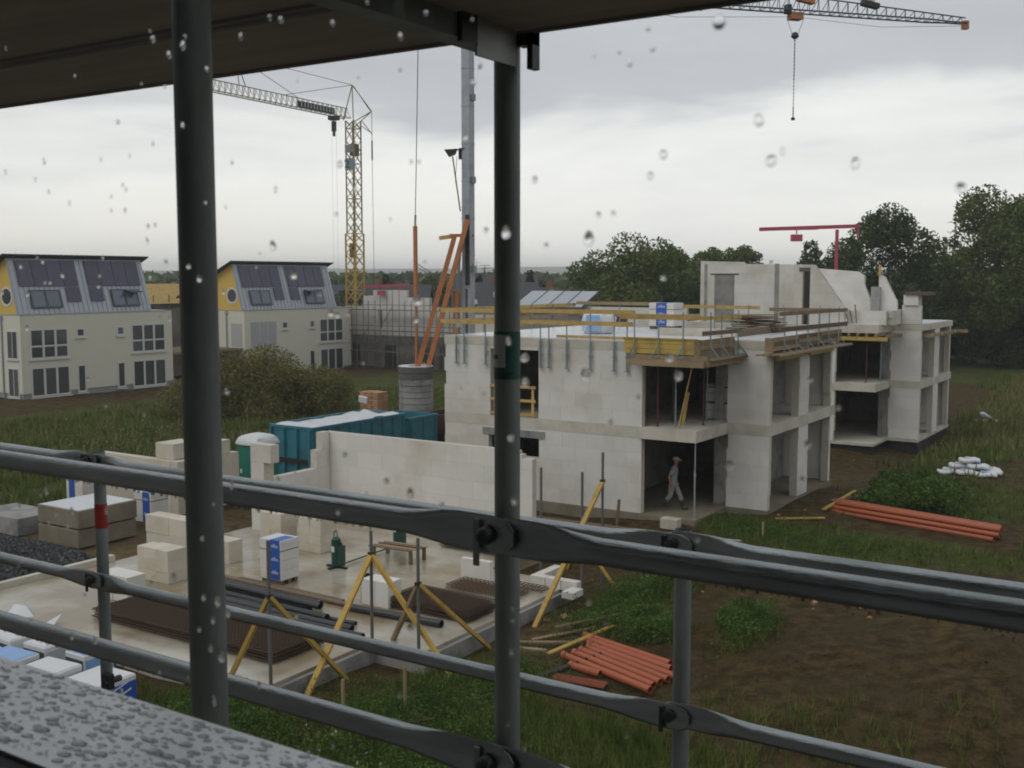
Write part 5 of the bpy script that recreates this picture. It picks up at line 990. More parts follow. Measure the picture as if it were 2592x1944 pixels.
    for k in range(4): onroof('solar_panel', 'solar', Y0 + .62 + k * 1.22, Y0 + 1.80 + k * 1.22, .49, .96, .05, .11); onroof('solar_panel', 'solar', Y0 + 6.35 + k * 1.22, Y0 + 7.53 + k * 1.22, .49, .96, .05, .11)
    onroof('solar_panel', 'solar', Y0 + 4.3, Y0 + 5.45, .20, .47, .05, .11); onroof('solar_panel', 'solar', Y0 + 6.35, Y0 + 7.5, .20, .47, .05, .11)
    for i, y_ in enumerate((1.25, 8.2)):
        w_ = onroof('skylight', 'frame_dark', Y0 + y_, Y0 + y_ + 2.5, .09, .42, .05, .13)
        for c in range(2): onroof('pane', 'glass_sky', Y0 + y_ + .12 + c * 1.2, Y0 + y_ + 1.12 + c * 1.2, .12, .39, .131, .14, w_)
    # the opened roof window sash
    so = Vector(base_ + u * (.40 * ln) + nrm * .15); o2 = so + Vector((.85, 0, -.18)); yy = Y0 + 9.5 if not second else Y0 + 8.3
    MB().add([so + Vector((0, yy, 0)), so + Vector((0, yy + 1.15, 0)), o2 + Vector((0, yy + 1.15, 0)), o2 + Vector((0, yy, 0)), so + Vector((0, yy, .06)), so + Vector((0, yy + 1.15, .06)), o2 + Vector((0, yy + 1.15, .06)), o2 + Vector((0, yy, .06))], [(0, 1, 2, 3), (4, 5, 6, 7), (0, 1, 5, 4), (1, 2, 6, 5), (2, 3, 7, 6), (3, 0, 4, 7)]).build('open_sash', 'glass_sky', h)
    # round gable window with deep white reveal
    cx, cz = X - 1.5, 6.45 + zo
    rw = MB(); rw.rings([[(cx + r_ * math.cos(6.2832 * i / 24), Y0 + yo, cz + r_ * math.sin(6.2832 * i / 24)) for i in range(24)] for r_, yo in ((.72, .015), (.72, -.012), (.56, -.012), (.56, .015))], cap=False); w_ = rw.build('round_window', 'frame_white', h, smooth='auto')
    MB().tube((cx, Y0 + .012, cz), (cx, Y0 + .0, cz), .56, 24).build('pane', 'glass_dark', w_)
    MB().box(X - 4.2, X - 3.9, Y1 - 1.2, Y1 - .9, zt, zt + 2.2).build('chimney', 'zinc', h)
    return h
solar_house(47.15, -.9, 'cream row house with yellow gable, clear windows and solar roof', False)
solar_house(68.6, -1.1, 'cream row house with yellow gable and grey closed shutters', True)
# link between the two houses: carport beams and a low wall
cp_ = thing('carport', (-74, 64.6, -1), 'dark brown timber carport between the two cream houses', 'carport')
MB().box(-79, -72.8, 60.75, 68.5, 1.45, 1.65).build('roof', 'timber_dark', cp_)
for y in (61.0, 64.6, 68.2): MB().box(-73.1, -72.95, y, y + .15, -1.1, 1.45).build('post', 'timber_dark', cp_); MB().bar((-73.02, y + .1, .4), (-73.02, y + .9, 1.4), .1).build('brace', 'timber_dark', cp_)
MB().box(-79, -78.8, 60.75, 68.5, -1.1, 1.45).build('rear_wall', 'render_cream', cp_)
lw = thing('shell_house', (-78, 64.6, -1), 'unfinished grey house with yellow roof sheeting between the cream houses', 'house')
MB().box(-90, -84, 62.0, 76, -1.2, 5.4).build('wall', 'grey_render', lw); MB().prismY([(-91, 5.4), (-83.4, 5.4), (-85.5, 7.2), (-89, 7.2)], 62, 76).build('roof', 'plank_yellow', lw)
for k in range(5): MB().tube((-83.6, 62.5 + k * 1.8, -1.2), (-83.6, 62.5 + k * 1.8, 6.2), .05, 6).build('scaffold_pole', 'pole', lw)
# ---------------------------------------------------------------- scaffolded row under construction
sr = thing('scaffolded_house', (-65, 86, -1.1), 'grey block house under construction behind thin scaffold poles', 'building')
YS = 84.0
for x0, x1, z1 in ((-74.5, -70.8, 5.0), (-70.8, -66.6, 6.6), (-66.6, -63.8, 5.9), (-63.8, -56.0, 5.0)):
    block_wall(sr, 'x', x0, x1, YS, YS + .3, 2.2, z1, bl=1.2, bh=.6, mat='block', ops=((-70.2, -69.7, 2.9, 4.6),))
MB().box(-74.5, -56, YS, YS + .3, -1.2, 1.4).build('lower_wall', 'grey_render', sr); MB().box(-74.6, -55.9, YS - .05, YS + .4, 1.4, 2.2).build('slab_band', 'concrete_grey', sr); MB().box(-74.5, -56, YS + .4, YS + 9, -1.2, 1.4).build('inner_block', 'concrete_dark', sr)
for x0, x1, z0, z1 in ((-74.2, -72.6, -.4, 1.2), (-69.4, -68.0, -1.0, 1.25), (-65.0, -63.4, -1.0, 1.2), (-62.8, -60.0, -1.0, 1.3), (-59, -57.5, -.6, 1.1)): MB().box(x0, x1, YS - .01, YS + .01, z0, z1).build('opening', 'glass_dark', sr)
sp_ = thing('facade_scaffold', (-65, 82.8, -1.2), 'thin grey tube scaffold in front of the grey block house', 'scaffold')
for k in range(13):
    x = -74.6 + k * 1.5
    for y in (82.4, 83.4): MB().tube((x, y, -1.2), (x, y, 5.6 + (k % 3) * .5), .035, 6).build('standard', 'pole', sp_)
for z in (.7, 1.7, 2.7, 3.2, 4.7, 5.2):
    MB().tube((-74.8, 82.38, z), (-56.4, 82.38, z), .032, 6).build('ledger', 'pole', sp_)
for z in (.68, 2.68, 4.68): MB().box(-74.8, -56.4, 82.5, 83.3, z, z + .05).build('deck', 'timber_dark', sp_)
for k in range(6): MB().tube((-74.6 + k * 3, 82.36, -1.0 + 2 * (k % 3)), (-73.1 + k * 3, 82.36, 1.0 + 2 * (k % 3)), .028, 6).build('diagonal', 'pole', sp_)
for k in range(3): MB().tube((-68.5 + 3 * k, 86, 4.8), (-67.0 + 3 * k, 84.4, .5), .05, 6).build('raker', 'brace_yellow', sp_)
tag(MB().box(-73.0, -70.9, 85, 86.2, 4.6, 6.0).build('material_container', 'plastic_white'), 'small white container on the unfinished storey', 'container')
# low masonry and scaffold further right, seen over the roof
rb = thing('shell_house', (-46, 78, -1), 'pale unfinished house walls beyond the roof edge rails', 'building')
block_wall(rb, 'x', -56, -44, 80.0, 80.3, 1.0, 5.2, bl=1.5, bh=.6); block_wall(rb, 'x', -42.0, -33.0, 74.0, 74.3, 1.0, 5.6, bl=1.5, bh=.6, ops=((-39, -37.8, 3.0, 5.0),))
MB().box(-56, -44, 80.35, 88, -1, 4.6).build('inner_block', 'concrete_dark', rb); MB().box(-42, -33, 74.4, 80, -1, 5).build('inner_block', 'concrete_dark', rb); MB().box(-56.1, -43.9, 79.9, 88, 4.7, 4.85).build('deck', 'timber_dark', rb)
for k in range(9): MB().tube((-56 + k * 1.6, 79.4, -1), (-56 + k * 1.6, 79.4, 6.2), .035, 6).build('scaffold_pole', 'pole', rb)
for z in (4.9, 5.5): MB().tube((-56, 79.38, z), (-43, 79.38, z), .035, 6).build('scaffold_rail', 'pole', rb)
# house with pale solar roof
sh = thing('house', (-46, 75.2, -1), 'low house with a pale grey solar panel roof beyond the shell', 'house')
MB().box(-49, -41.4, 73.2, 77.6, -1, 5.2).build('wall', 'grey_render', sh)
pa = [at_d(1315 , 754, 84), at_d(1398, 752, 87), at_d(1421, 771, 83.5), at_d(1333, 771, 80.5)]
MB().add([(-47.8, 76.6, 6.75), (-41.6, 76.6, 6.75), (-41.0, 72.7, 5.55), (-47.2, 72.7, 5.55), (-47.8, 76.6, 6.6), (-41.6, 76.6, 6.6), (-41.0, 72.7, 5.4), (-47.2, 72.7, 5.4)], [(0, 1, 2, 3), (7, 6, 5, 4), (0, 4, 5, 1), (1, 5, 6, 2), (2, 6, 7, 3), (3, 7, 4, 0)]).build('roof', 'frame_dark', sh)
for k in range(4):
    a = k / 4 + .012; b_ = (k + 1) / 4 - .012; f_ = lambda s, t: (-47.8 + 6.2 * s + .6 * t, 76.6 - 3.9 * t, 6.77 - 1.2 * t)
    MB().add([f_(a, .02), f_(b_, .02), f_(b_, .97), f_(a, .97)], [(0, 1, 2, 3)]).build('solar_panel', 'zinc', sh)
# ---------------------------------------------------------------- older houses with dark roofs
def old_house(x, y, w_, dp, zr, ze, rot, label, gab='brick_red'):
    h = thing('house', (x, y, -1), label, 'house'); c, s = math.cos(rot), math.sin(rot); T = lambda a, b_, z: (x + a * c - b_ * s, y + a * s + b_ * c, z)
    def prism(prof, a0, a1, name, mat):
        n_ = len(prof); mb = MB(); mb.add([T(a0, p, z) for p, z in prof] + [T(a1, p, z) for p, z in prof], [tuple(range(n_)), tuple(range(2 * n_ - 1, n_ - 1, -1))] + [(i, n_ + i, n_ + (i + 1) % n_, (i + 1) % n_) for i in range(n_)]); return mb.build(name, mat, h)
    d2 = dp / 2; prism([(-d2, -1), (d2, -1), (d2, ze), (0, zr - .15), (-d2, ze)], -w_ / 2, w_ / 2, 'wall', gab)
    k = .5; sl = (zr - ze) / d2; rf = prism([(-d2 - k, ze - k * sl), (0, zr), (d2 + k, ze - k * sl), (d2 + k, ze - k * sl - .2), (0, zr - .2), (-d2 - k, ze - k * sl - .2)], -w_ / 2 - .4, w_ / 2 + .4, 'roof', 'roof_tile')
    for q in range(3):
        a = -w_ / 2 + w_ * (q + .7) / 3.6; t_ = .30 + .22 * (q % 2); p0, z0 = -(d2) * (1 - t_), ze + (zr - ze) * t_; p1, z1 = -(d2) * (1 - t_ - .16), ze + (zr - ze) * (t_ + .16)
        MB().add([T(a, p0, z0 + .06), T(a + .8, p0, z0 + .06), T(a + .8, p1, z1 + .06), T(a, p1, z1 + .06)], [(0, 1, 2, 3)]).build('skylight', 'plastic_white', rf)
    MB().box(x - .4, x + .4, y - .3, y + .3, zr - 1, zr + .8).build('chimney', 'brick_red', rf); return h
def at0(px, d): v = at_d(px * 1.1718, 900, d); return v.x, v.y, -1
old_house(-93.5, 112, 13, 10, 6.9, 2.6, R(33), 'dark roofed brick house with several white skylights')
old_house(-82, 122, 11, 9, 7.2, 3.0, R(40), 'dark roofed house behind the orange crane legs')
old_house(-71, 118, 9, 8, 6.6, 2.8, R(20), 'dark roofed house partly behind the grey scaffold post')
old_house(-104, 116, 9, 8, 5.6, 2.2, R(33), 'low dark roofed house beside the yellow tower')
xh, yh, _ = at0(1072, 168); old_house(xh, yh, 12, 9, 8.3, 4.2, R(30), 'grey roofed house with an antenna among far trees', 'grey_render')
old_house(-70, 150, 10, 8, 5.2, 2.0, R(50), 'small grey house below the tall conifer', 'grey_render')
xh, yh, _ = at0(1048, 166); an_ = thing('antenna', (xh, yh, 7.6), 'thin rooftop antenna mast above the grey roof', 'antenna'); MB().tube((xh, yh, 7.6), (xh, yh, 9.7), .05, 5).build('mast', 'cable', an_)
for z, l in ((9.6, .7), (9.2, .5), (8.5, 1.1)): MB().tube((xh - l, yh - l * .6, z), (xh + l, yh + l * .6, z), .04, 5).build('rod', 'cable', an_)

# ---------------------------------------------------------------- trees
def at(px, d, z=-1.0): v = at_d(px * 1.1718, 900, d); return v.x, v.y, z
def ztop(py, d): return CAMZ + (600 - py) / 2390 * d
x, y, z = at(1385, 104); tree('broad_tree', x, y, z, ztop(527, 104) + 1, 6.2, 6.2, 'broad green tree with airy top left of the gable walls', n=13000, size=.40, k=34, rs=1.7, trunk=.35)
x, y, z = at(1288, 112); tree('broad_tree', x, y, z, ztop(588, 112) + 1, 4.6, 4.6, 'low rounded green tree by the solar roof house', n=7000, size=.42, k=22, rs=1.6, crown_lo=.1)
x, y, z = at(1455, 110); tree('broad_tree', x, y, z, ztop(540, 110) + 1, 4.2, 4.2, 'thin leafed tree with gaps of sky in its crown', n=5200, size=.40, k=26, rs=1.1)
x, y, z = at(1330, 96); tree('broad_tree', x, y, z, ztop(615, 96) + 1, 5.0, 4.0, 'fresh green tree in front of the broad tree', n=6500, size=.38, k=22, rs=1.4, crown_lo=.05)
x, y, z = at(1470, 98); tree('broad_tree', x, y, z, ztop(590, 98) + 1, 4.6, 4.0, 'dark green tree behind the roof pallets', 'leaf_dark', n=6500, size=.42, k=22, rs=1.5, crown_lo=.05)
x, y, z = at(1557, 132); tree('round_tree', x, y, z, ztop(528, 132) + 1, 3.0, 3.0, 'round topped tree rising behind the gable wall', 'leaf_mid', n=4200, size=.40, k=20, rs=1.0, crown_lo=.6)
x, y, z = at(1610, 132); tree('round_tree', x, y, z, ztop(541, 132) + 1, 1.8, 1.8, 'small round tree beside a larger round top', 'leaf_mid', n=2200, size=.36, k=12, rs=.8, crown_lo=.72)
x, y, z = at(1912, 104); tree('dense_tree', x, y, z, ztop(474, 104) + 1, 4.6, 4.6, 'dense dark dome shaped tree behind the red hoist', 'leaf_dark', n=14000, size=.36, k=44, rs=1.25, crown_lo=.12, q0=.8, flat=.95)
x, y, z = at(1745, 112); conifer('conifer_tree', x, y, z, ztop(520, 112) + 1, 5.2, 'dark pointed tree under the red hoist boom', n=6500, size=.5, leaf='leaf_dark')
x, y, z = at(1800, 108); tree('dense_tree', x, y, z, ztop(530, 108) + 1, 4.0, 4.0, 'dark tree filling the gap left of the dome tree', 'leaf_dark', n=7500, size=.40, k=24, rs=1.4, crown_lo=.1)
x, y, z = at(2005, 118); tree('dense_tree', x, y, z, ztop(542, 118) + 1, 3.4, 3.4, 'narrow dark tree between the dome tree and the chestnut', 'leaf_dark', n=6000, size=.40, k=22, rs=1.3, crown_lo=.1)
x, y, z = at(2050, 122); tree('dense_tree', x, y, z, ztop(552, 122) + 1, 3.6, 3.6, 'dark rounded tree beside the big chestnut', 'leaf_dark', n=5000, size=.42, k=20, rs=1.4, crown_lo=.1)
x, y, z = at(2172, 112); tree('chestnut_tree', x, y, z, ztop(432, 112) + 1, 7.2, 7.2, 'tall chestnut tree with bright gaps near its edge', 'leaf_mid', n=20000, size=.42, k=46, rs=1.9, crown_lo=.12, trunk=.4)
x, y, z = at(2105, 116, -.5); tree('bushy_tree', x, y, z, ztop(640, 116) + .5, 4.6, 4.0, 'low yellowish green tree below the chestnut', 'leaf_mid', n=7500, size=.34, k=26, rs=1.1, crown_lo=.03)
x, y, z = at(2190, 112, -.5); tree('bushy_tree', x, y, z, ztop(650, 112) + .5, 4.8, 4.2, 'dark bushy tree at the meadow edge', 'leaf_dark', n=8000, size=.34, k=26, rs=1.1, crown_lo=.02)
x, y, z = at(2260, 118, -.5); tree('bushy_tree', x, y, z, ztop(520, 118) + .5, 5.5, 5.5, 'dark tall tree beside the chestnut', 'leaf_dark', n=8000, size=.36, k=28, rs=1.5, crown_lo=.05)
x, y, z = at(2045, 120, -.5); tree('bushy_tree', x, y, z, ztop(665, 120) + .5, 4.2, 4.0, 'dark shrubby tree right behind the far shell', 'leaf_dark', n=6000, size=.36, k=22, rs=1.1, crown_lo=.02)
for px, d, py, r_, lb_ in ((1145, 150, 582, 3.2, 'tall dark conifer above the pale solar roof'), (1118, 158, 592, 2.4, 'slim conifer beside the grey scaffold post'), (1175, 165, 612, 2.2, 'small conifer right of the tall one'), (1035, 150, 592, 2.8, 'bushy conifer beside the crane mast'), (835, 170, 590, 2.6, 'conifer right of the yellow tower')):
    x, y, z = at(px, d); conifer('conifer_tree', x, y, z, ztop(py, d) + 1, r_, lb_, n=2600, size=.6)
for px, d, py, r_, lb_ in ((1195, 170, 606, 3.5, 'round tree right of the small conifer'), (810, 172, 600, 4.5, 'round dark tree behind the yellow tower'), (940, 165, 602, 4.0, 'tree showing between the crane legs'), (735, 160, 612, 4.5, 'dark tree behind the shuttered cream house'), (780, 140, 640, 5, 'low dark tree left of the dark roofs'), (345, 150, 604, 6, 'dark tree seen between the two cream houses')):
    x, y, z = at(px, d); tree('distant_tree', x, y, z, ztop(py, d) + 1, r_, r_, lb_, 'leaf_dark', n=2400, size=.7, k=14, rs=1.4, crown_lo=.05)
# far wood: one mass nobody could count
N = 26000; az = RNG.uniform(-1.25, .15, N); dd = RNG.uniform(260, 620, N); hx = dd * np.sin(az); hy = dd * np.cos(az); top_ = 8.4 + 2.2 * (vnoise(hx, hy, 26) - .5) + 1.2 * (vnoise(hx, hy, 8) - .5) + (dd - 400) * .0012
hz = -1 + (top_ + 1) * RNG.random(N) ** .5; tag(np_mesh('forest', quads_from(np.stack([hx, hy, hz], -1), 0, 3.2 * (.6 + .9 * RNG.random(N)), .8), 4, 'leaf_dark'), 'distant dark green wood along the horizon', 'forest', kind='stuff')
hl = MB(); rr = []
for q, (dd_, hh) in enumerate(((2300, -1), (2450, 9), (2600, 21), (2750, 24))):
    rr.append([(dd_ * math.sin(a_), dd_ * math.cos(a_), -1 if q == 0 else (hh * (1.15 + .35 * math.exp(-((a_ + .42) / .16) ** 2) + .12 * math.sin(a_ * 9 + 1) + .05 * math.sin(a_ * 31) + .02 * math.sin(a_ * 77 + q)))) for a_ in np.linspace(-1.35, .35, 160)])
hl.add([v for r_ in rr for v in r_], [(k * 160 + i, k * 160 + i + 1, (k + 1) * 160 + i + 1, (k + 1) * 160 + i) for k in range(3) for i in range(159)]); o = hl.build('hills', 'hill', smooth=True); o['kind'] = 'structure'
# ---------------------------------------------------------------- bushes in the field
bush('overgrown_shrub', -49.7, 47.9, Z(-49.7, 48) - .1, 2.9, 2.7, 3.9, 'largest olive brown shrub in the field before the cream houses', 'leaf_olive', n=30000, size=.14, k=60, stems=9)
bush('overgrown_shrub', -52.0, 45.6, Z(-52, 45.6) - .1, 2.2, 2.0, 2.5, 'olive shrub spreading towards the clear windowed house', 'leaf_olive', n=14000, size=.14, k=36, stems=7)
bush('overgrown_shrub', -47.2, 50.0, Z(-47, 50) - .1, 2.2, 2.0, 3.1, 'olive shrub at the crane ballast end of the thicket', 'leaf_olive', n=16000, size=.14, k=36, stems=7)
bush('overgrown_shrub', -48.2, 46.8, Z(-48, 46.8) - .1, 2.0, 1.6, 2.0, 'small green brown shrub in front of the thicket', 'leaf_olive', n=10000, size=.13, k=26, stems=6)
bush('green_bush', -8.9, 39.6, Z(-9, 39.6) - .1, 1.6, 2.6, 1.15, 'large fresh green bush behind the long orange pipes', 'leaf_fresh', n=15000, size=.10, k=40, stems=7)
bush('green_bush', -10.3, 44.6, Z(-10, 44.6) - .1, 1.3, 2.4, .7, 'lower green bush towards the white bags', 'leaf_fresh', n=8000, size=.09, k=22)
bush('green_bush', -11.6, 25.4, Z(-11.6, 25.4) - .1, .7, 1.3, .6, 'green bush on the earth bank above the orange pipes', 'leaf_fresh', n=3600, size=.065, k=16)
bush('green_bush', -8.9, 23.0, Z(-8.9, 23) - .1, .4, .7, .6, 'green bush on the bare earth slope', 'leaf_fresh', n=3000, size=.065, k=14)
bush('green_bush', -10.5, 22.1, Z(-10.5, 22.1) - .1, .7, .5, .65, 'small green bush right behind the orange pipe heap', 'leaf_fresh', n=2800, size=.065, k=14)
bush('green_bush', -11.4, 27.6, Z(-11.4, 27.6) - .1, .9, 1.2, .6, 'green bush near the tallest slab post', 'leaf_fresh', n=4200, size=.065, k=16)
# ---------------------------------------------------------------- self erecting crane with concrete ballast
K = thing('site_crane', (-36.2, 49.0, -.5), 'orange and grey site crane with round concrete ballast stack', 'crane')
bx, by = -37.6, 48.15
for k in range(10):
    r0 = .93 + .012 * (k % 2) - (.0 if k < 8 else -.03); mb = MB(); z0 = -.45 + k * .34; mb.rings([[(bx + r_ * math.cos(6.2832 * i / 28), by + r_ * math.sin(6.2832 * i / 28), z) for i in range(28)] for r_, z in ((r0, z0), (r0, z0 + .31), (.42, z0 + .31), (.42, z0))], cap=False); mb.f += [(3 * 28 + i, 3 * 28 + (i + 1) % 28, (i + 1) % 28, i) for i in range(28)]
    mb.build('ballast_ring', 'concrete_dark' if k > 7 else 'concrete_grey', K, smooth='auto')
mb = MB(); mb.rings([[(bx + r_ * math.cos(6.2832 * i / 28), by + r_ * math.sin(6.2832 * i / 28), z) for i in range(28)] for r_, z in ((.96, 2.935), (.96, 2.975), (.45, 2.975), (.45, 2.935))], cap=False); mb.build('ballast_cover', 'toilet_roof', K, smooth='auto')
mx_, my_ = -35.2, 49.82
MB().box(mx_ - .25, mx_ + .25, my_ - .25, my_ + .25, -.5, 23.2).build('mast', 'mast_grey', K)
for z in range(1, 23, 2): MB().box(mx_ - .27, mx_ + .27, my_ - .27, my_ + .27, z, z + .05).build('mast_joint', 'mast_grey', K)
MB().box(mx_ + .02, mx_ + .28, my_ - .34, my_ - .26, 7.4, 11.2).build('ladder_box', 'steel_dark', K); MB().box(mx_ + .0, mx_ + .1, my_ - .32, my_ - .26, 4.6, 7.2).build('ladder_box', 'steel_dark', K)
for k in range(24): MB().bar((mx_ - .02, my_ - .34, 4.6 + k * .11), (mx_ + .12, my_ - .34, 4.6 + k * .11), .03).build('rung', 'mast_grey', K)
MB().tube((-35.75, 49.45, 2.9), (-35.75, 49.45, 7.1), .20, 12).build('hydraulic_cylinder', 'orange', K, smooth='auto'); MB().tube((-35.7, 49.45, 7.1), (-35.5, 49.6, 10.2), .07, 8).build('cylinder_rod', 'galv_light', K, smooth='auto')
for (a, b_) in (((-37.38, 48.02, 2.8), (-35.75, 49.35, 10.15)), ((-36.95, 48.38, 2.8), (-34.95, 49.42, 10.95))): MB().bar(a, b_, .26, .26).build('strut', 'orange', K); q = Vector(a).lerp(Vector(b_), .55); MB().bar(q, q + (Vector(b_) - Vector(a)) * .03, .31, .31).build('strut_sleeve', 'orange', K)
MB().bar((-35.4, 49.6, 9.6), (-34.95, 49.9, 8.4), .12).build('brace', 'orange', K); MB().bar((-36.0, 49.2, 10.1), (-34.9, 49.95, 10.1), .16).build('cross_head', 'orange', K); MB().bar((-36.5, 48.9, 9.95), (-35.9, 49.3, 10.05), .10, .22).build('lever', 'plank_yellow', K)
MB().bar((-37.52, 48.1, 2.4), (-37.52, 48.1, 6.6), .09).build('rope_bar', 'orange', K); MB().bar((-37.52, 48.1, 6.6), (-37.52, 48.1, 10.6), .17).build('rope_bar', 'orange', K); MB().tube((-37.52, 48.1, 10.6), (-37.5, 48.1, 11.2), .06, 6).build('rope_socket', 'galv_light', K); MB().tube((-37.5, 48.1, 11.2), (-37.2, 48.2, 23.5), .022, 6).build('rope', 'cable', K)
for o_v in (0, .16):
    for k in range(22):
        a = Vector((-37.45, 48.15, 8.55 - o_v)); b_ = Vector((-35.9, 49.35, 7.35 - o_v)); MB().bar(a.lerp(b_, k / 22), a.lerp(b_, (k + .62) / 22), .07).build('chain_link', 'chain', K)
# flood light on an arm
lp = Vector((-35.75, 49.42, 14.55)); MB().add([lp + Vector((-.5, -.35, .15)), lp + Vector((.1, .05, .2)), lp + Vector((.02, 0, -.1)), lp + Vector((-.28, -.2, -.25)), lp + Vector((-.4, -.5, .15)), lp + Vector((.2, -.1, .2)), lp + Vector((.12, -.15, -.1)), lp + Vector((-.18, -.35, -.25))], [(0, 1, 2, 3), (7, 6, 5, 4), (0, 4, 5, 1), (1, 5, 6, 2), (2, 6, 7, 3), (3, 7, 4, 0)]).build('flood_light', 'steel_dark', K)
MB().bar(lp + Vector((.05, 0, .12)), (mx_, my_ - .2, 14.8), .06).box(mx_ - .42, mx_ - .26, my_ - .3, my_ - .15, 14.2, 14.8).build('lamp_bracket', 'steel_dark', K); MB().tube(lp + Vector((-.12, -.1, -.2)), (-35.5, 49.5, 11.4), .04, 6).build('lamp_stay', 'truss_grey', K); MB().path([lp + Vector((.1, 0, -.2)), (-35.75, 49.4, 13.0), (-35.6, 49.5, 12.2)], .015, 5).build('lamp_cable', 'cable', K)
for z in (17.3, 12.9, 8.1): MB().box(mx_ + .25, mx_ + .42, my_ - .1, my_ + .15, z, z + .35).build('junction_box', 'teal_paint', K)
# jib as a three chord truss
j0 = Vector((-35.2, 49.8, 23.2)); j1 = Vector((-14.55, 73.2, 23.25)); jd = (j1 - j0).normalized(); js = Vector((jd.y, -jd.x, 0)).normalized(); jl = (j1 - j0).length
def jp(s, side, top=False): w_ = .42 if s < .95 else .2; h_ = (.95 if s < .62 else .95 - (s - .62) / .38 * .62); return j0 + jd * (s * jl) + (Vector((0, 0, h_)) if top else js * w_ * side)
def chord(f, name, r_): mb = MB(); mb.path([f(k / 24) for k in range(25)], r_, 6); mb.build(name, 'jib_dark', K)
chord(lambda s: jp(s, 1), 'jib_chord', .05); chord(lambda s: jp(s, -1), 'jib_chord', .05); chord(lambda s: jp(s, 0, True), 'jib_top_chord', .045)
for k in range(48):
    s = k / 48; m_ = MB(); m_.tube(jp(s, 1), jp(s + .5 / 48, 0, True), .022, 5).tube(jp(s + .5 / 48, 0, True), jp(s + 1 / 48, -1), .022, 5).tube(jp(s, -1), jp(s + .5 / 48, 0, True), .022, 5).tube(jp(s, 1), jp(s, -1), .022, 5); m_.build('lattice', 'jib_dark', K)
def jx(px_): # parameter along the jib seen at photo column px_
    r_ = ray(px_ * 1.1718, 40); best = min((abs((j0 + jd * (s * jl)).x * r_.y - (j0 + jd * (s * jl)).y * r_.x), s) for s in np.linspace(0, 1, 400)); return best[1]
st_ = jx(1718); tp0 = j0 + jd * (st_ * jl)
MB().obox(tp0 + Vector((0, 0, -.28)), (.75, .6, .38), (0, 0, math.atan2(jd.y, jd.x))).build('trolley', 'orange', K); MB().obox(tp0 + Vector((0, 0, .1)) - jd * .5, (.3, .4, .5), (0, 0, math.atan2(jd.y, jd.x))).build('trolley_motor', 'steel_dark', K)
for px_, m_ in ((1880, 'steel_dark'), (1740, 'orange'), (1500, 'steel_dark')):
    q = j0 + jd * (jx(px_) * jl); MB().obox(q + Vector((0, 0, .7 if px_ > 1600 else -.05)), (1.1, .4, .3), (0, .15, math.atan2(jd.y, jd.x))).build('jib_knuckle', m_, K)
sk = jx(1888); q0 = j0 + jd * (sk * jl) + Vector((0, 0, .95)); qa = j0 + jd * (jx(1500) * jl) + Vector((0, 0, 1.0)); MB().tube(qa, q0, .035, 5).build('stay_rod', 'tower_yellow', K); MB().tube(j0 + Vector((0, 0, 5)), q0 - jd * 4, .03, 5).build('stay_rope', 'cable', K)
MB().obox(j1 + Vector((0, 0, -.1)), (.35, .3, .5), (0, 0, math.atan2(jd.y, jd.x))).build('jib_tip', 'orange', K)
MB().path([j0 + jd * (jl * .15) + Vector((0, 0, -.2)), j0 + jd * (jl * (.15 + st_) / 2) + Vector((0, 0, -.75)), tp0 + Vector((0, 0, -.3)), j0 + jd * (jl * (st_ + 1) / 2) + Vector((0, 0, -.55)), j1 + Vector((0, 0, -.15))], .012, 5).build('trolley_rope', 'cable', K)
hz_ = lambda py: CAMZ + (600 - py) / 2390 * 72.0
hk = tp0.copy(); hk.z = hz_(131)
for sd in (-1, 1): MB().tube(tp0 + jd * .55 * sd + Vector((0, 0, -.4)), Vector((hk.x, hk.y, hk.z)) + jd * .18 * sd, .014, 5).build('hoist_rope', 'cable', K)
mb = MB(); mb.rings([[(hk.x + r_ * math.cos(6.2832 * i / 10), hk.y + r_ * math.sin(6.2832 * i / 10), hk.z + z) for i in range(10)] for r_, z in ((.10, .12), (.20, .02), (.24, -.12), (.10, -.25))]); mb.build('hook_block', 'steel_dark', K)
for k in range(20): z = hk.z - .28 - k * .2; MB().bar((hk.x, hk.y, z), (hk.x, hk.y, z - .15), .055 if k < 12 else .04).build('chain_link', 'cable', K)
MB().tube((hk.x, hk.y, hk.z - 4.2), (hk.x, hk.y, hz_(289)), .035, 6).box(hk.x - .09, hk.x + .09, hk.y - .09, hk.y + .09, hz_(289) - .15, hz_(289)).build('load_hook', 'cable', K)

# ---------------------------------------------------------------- yellow lattice tower crane
T_ = thing('tower_crane', (-77.45, 89, -1), 'yellow lattice tower crane with long jib behind the cream house', 'crane')
tx, ty = -77.45, 89.0
def tower(z0, z1, hw, step, mat, r_=.07):
    c = [(tx - hw, ty - hw), (tx + hw, ty - hw), (tx + hw, ty + hw), (tx - hw, ty + hw)]
    for p in c: MB().bar((*p, z0), (*p, z1), r_ * 1.6).build('tower_leg', mat, T_)
    z = z0; k = 0
    while z < z1 - .1:
        zz = min(z1, z + step)
        for i in range(4):
            a, b_ = c[i], c[(i + 1) % 4]; MB().tube((*a, z), (*b_, zz), r_ * .55, 5).tube((*b_, z), (*a, zz), r_ * .55, 5).build('lattice', mat, T_); 
            if k % 3 == 0: MB().tube((*a, z), (*b_, z), r_ * .6, 5).build('ring_bar', mat, T_)
        z += step; k += 1
tower(-1, 12.4, .66, 1.25, 'tower_yellow', .085); tower(12.4, 24.0, .55, 1.2, 'truss_grey', .07)
for zz, m_ in ((18.9, 'concrete_grey'), (20.7, 'concrete_grey')): MB().box(tx - .62, tx + .62, ty - .64, ty - .60, zz, zz + (1.25 if zz < 20 else .8)).build('sign_plate', 'teal_paint' if zz < 20 else m_, T_)
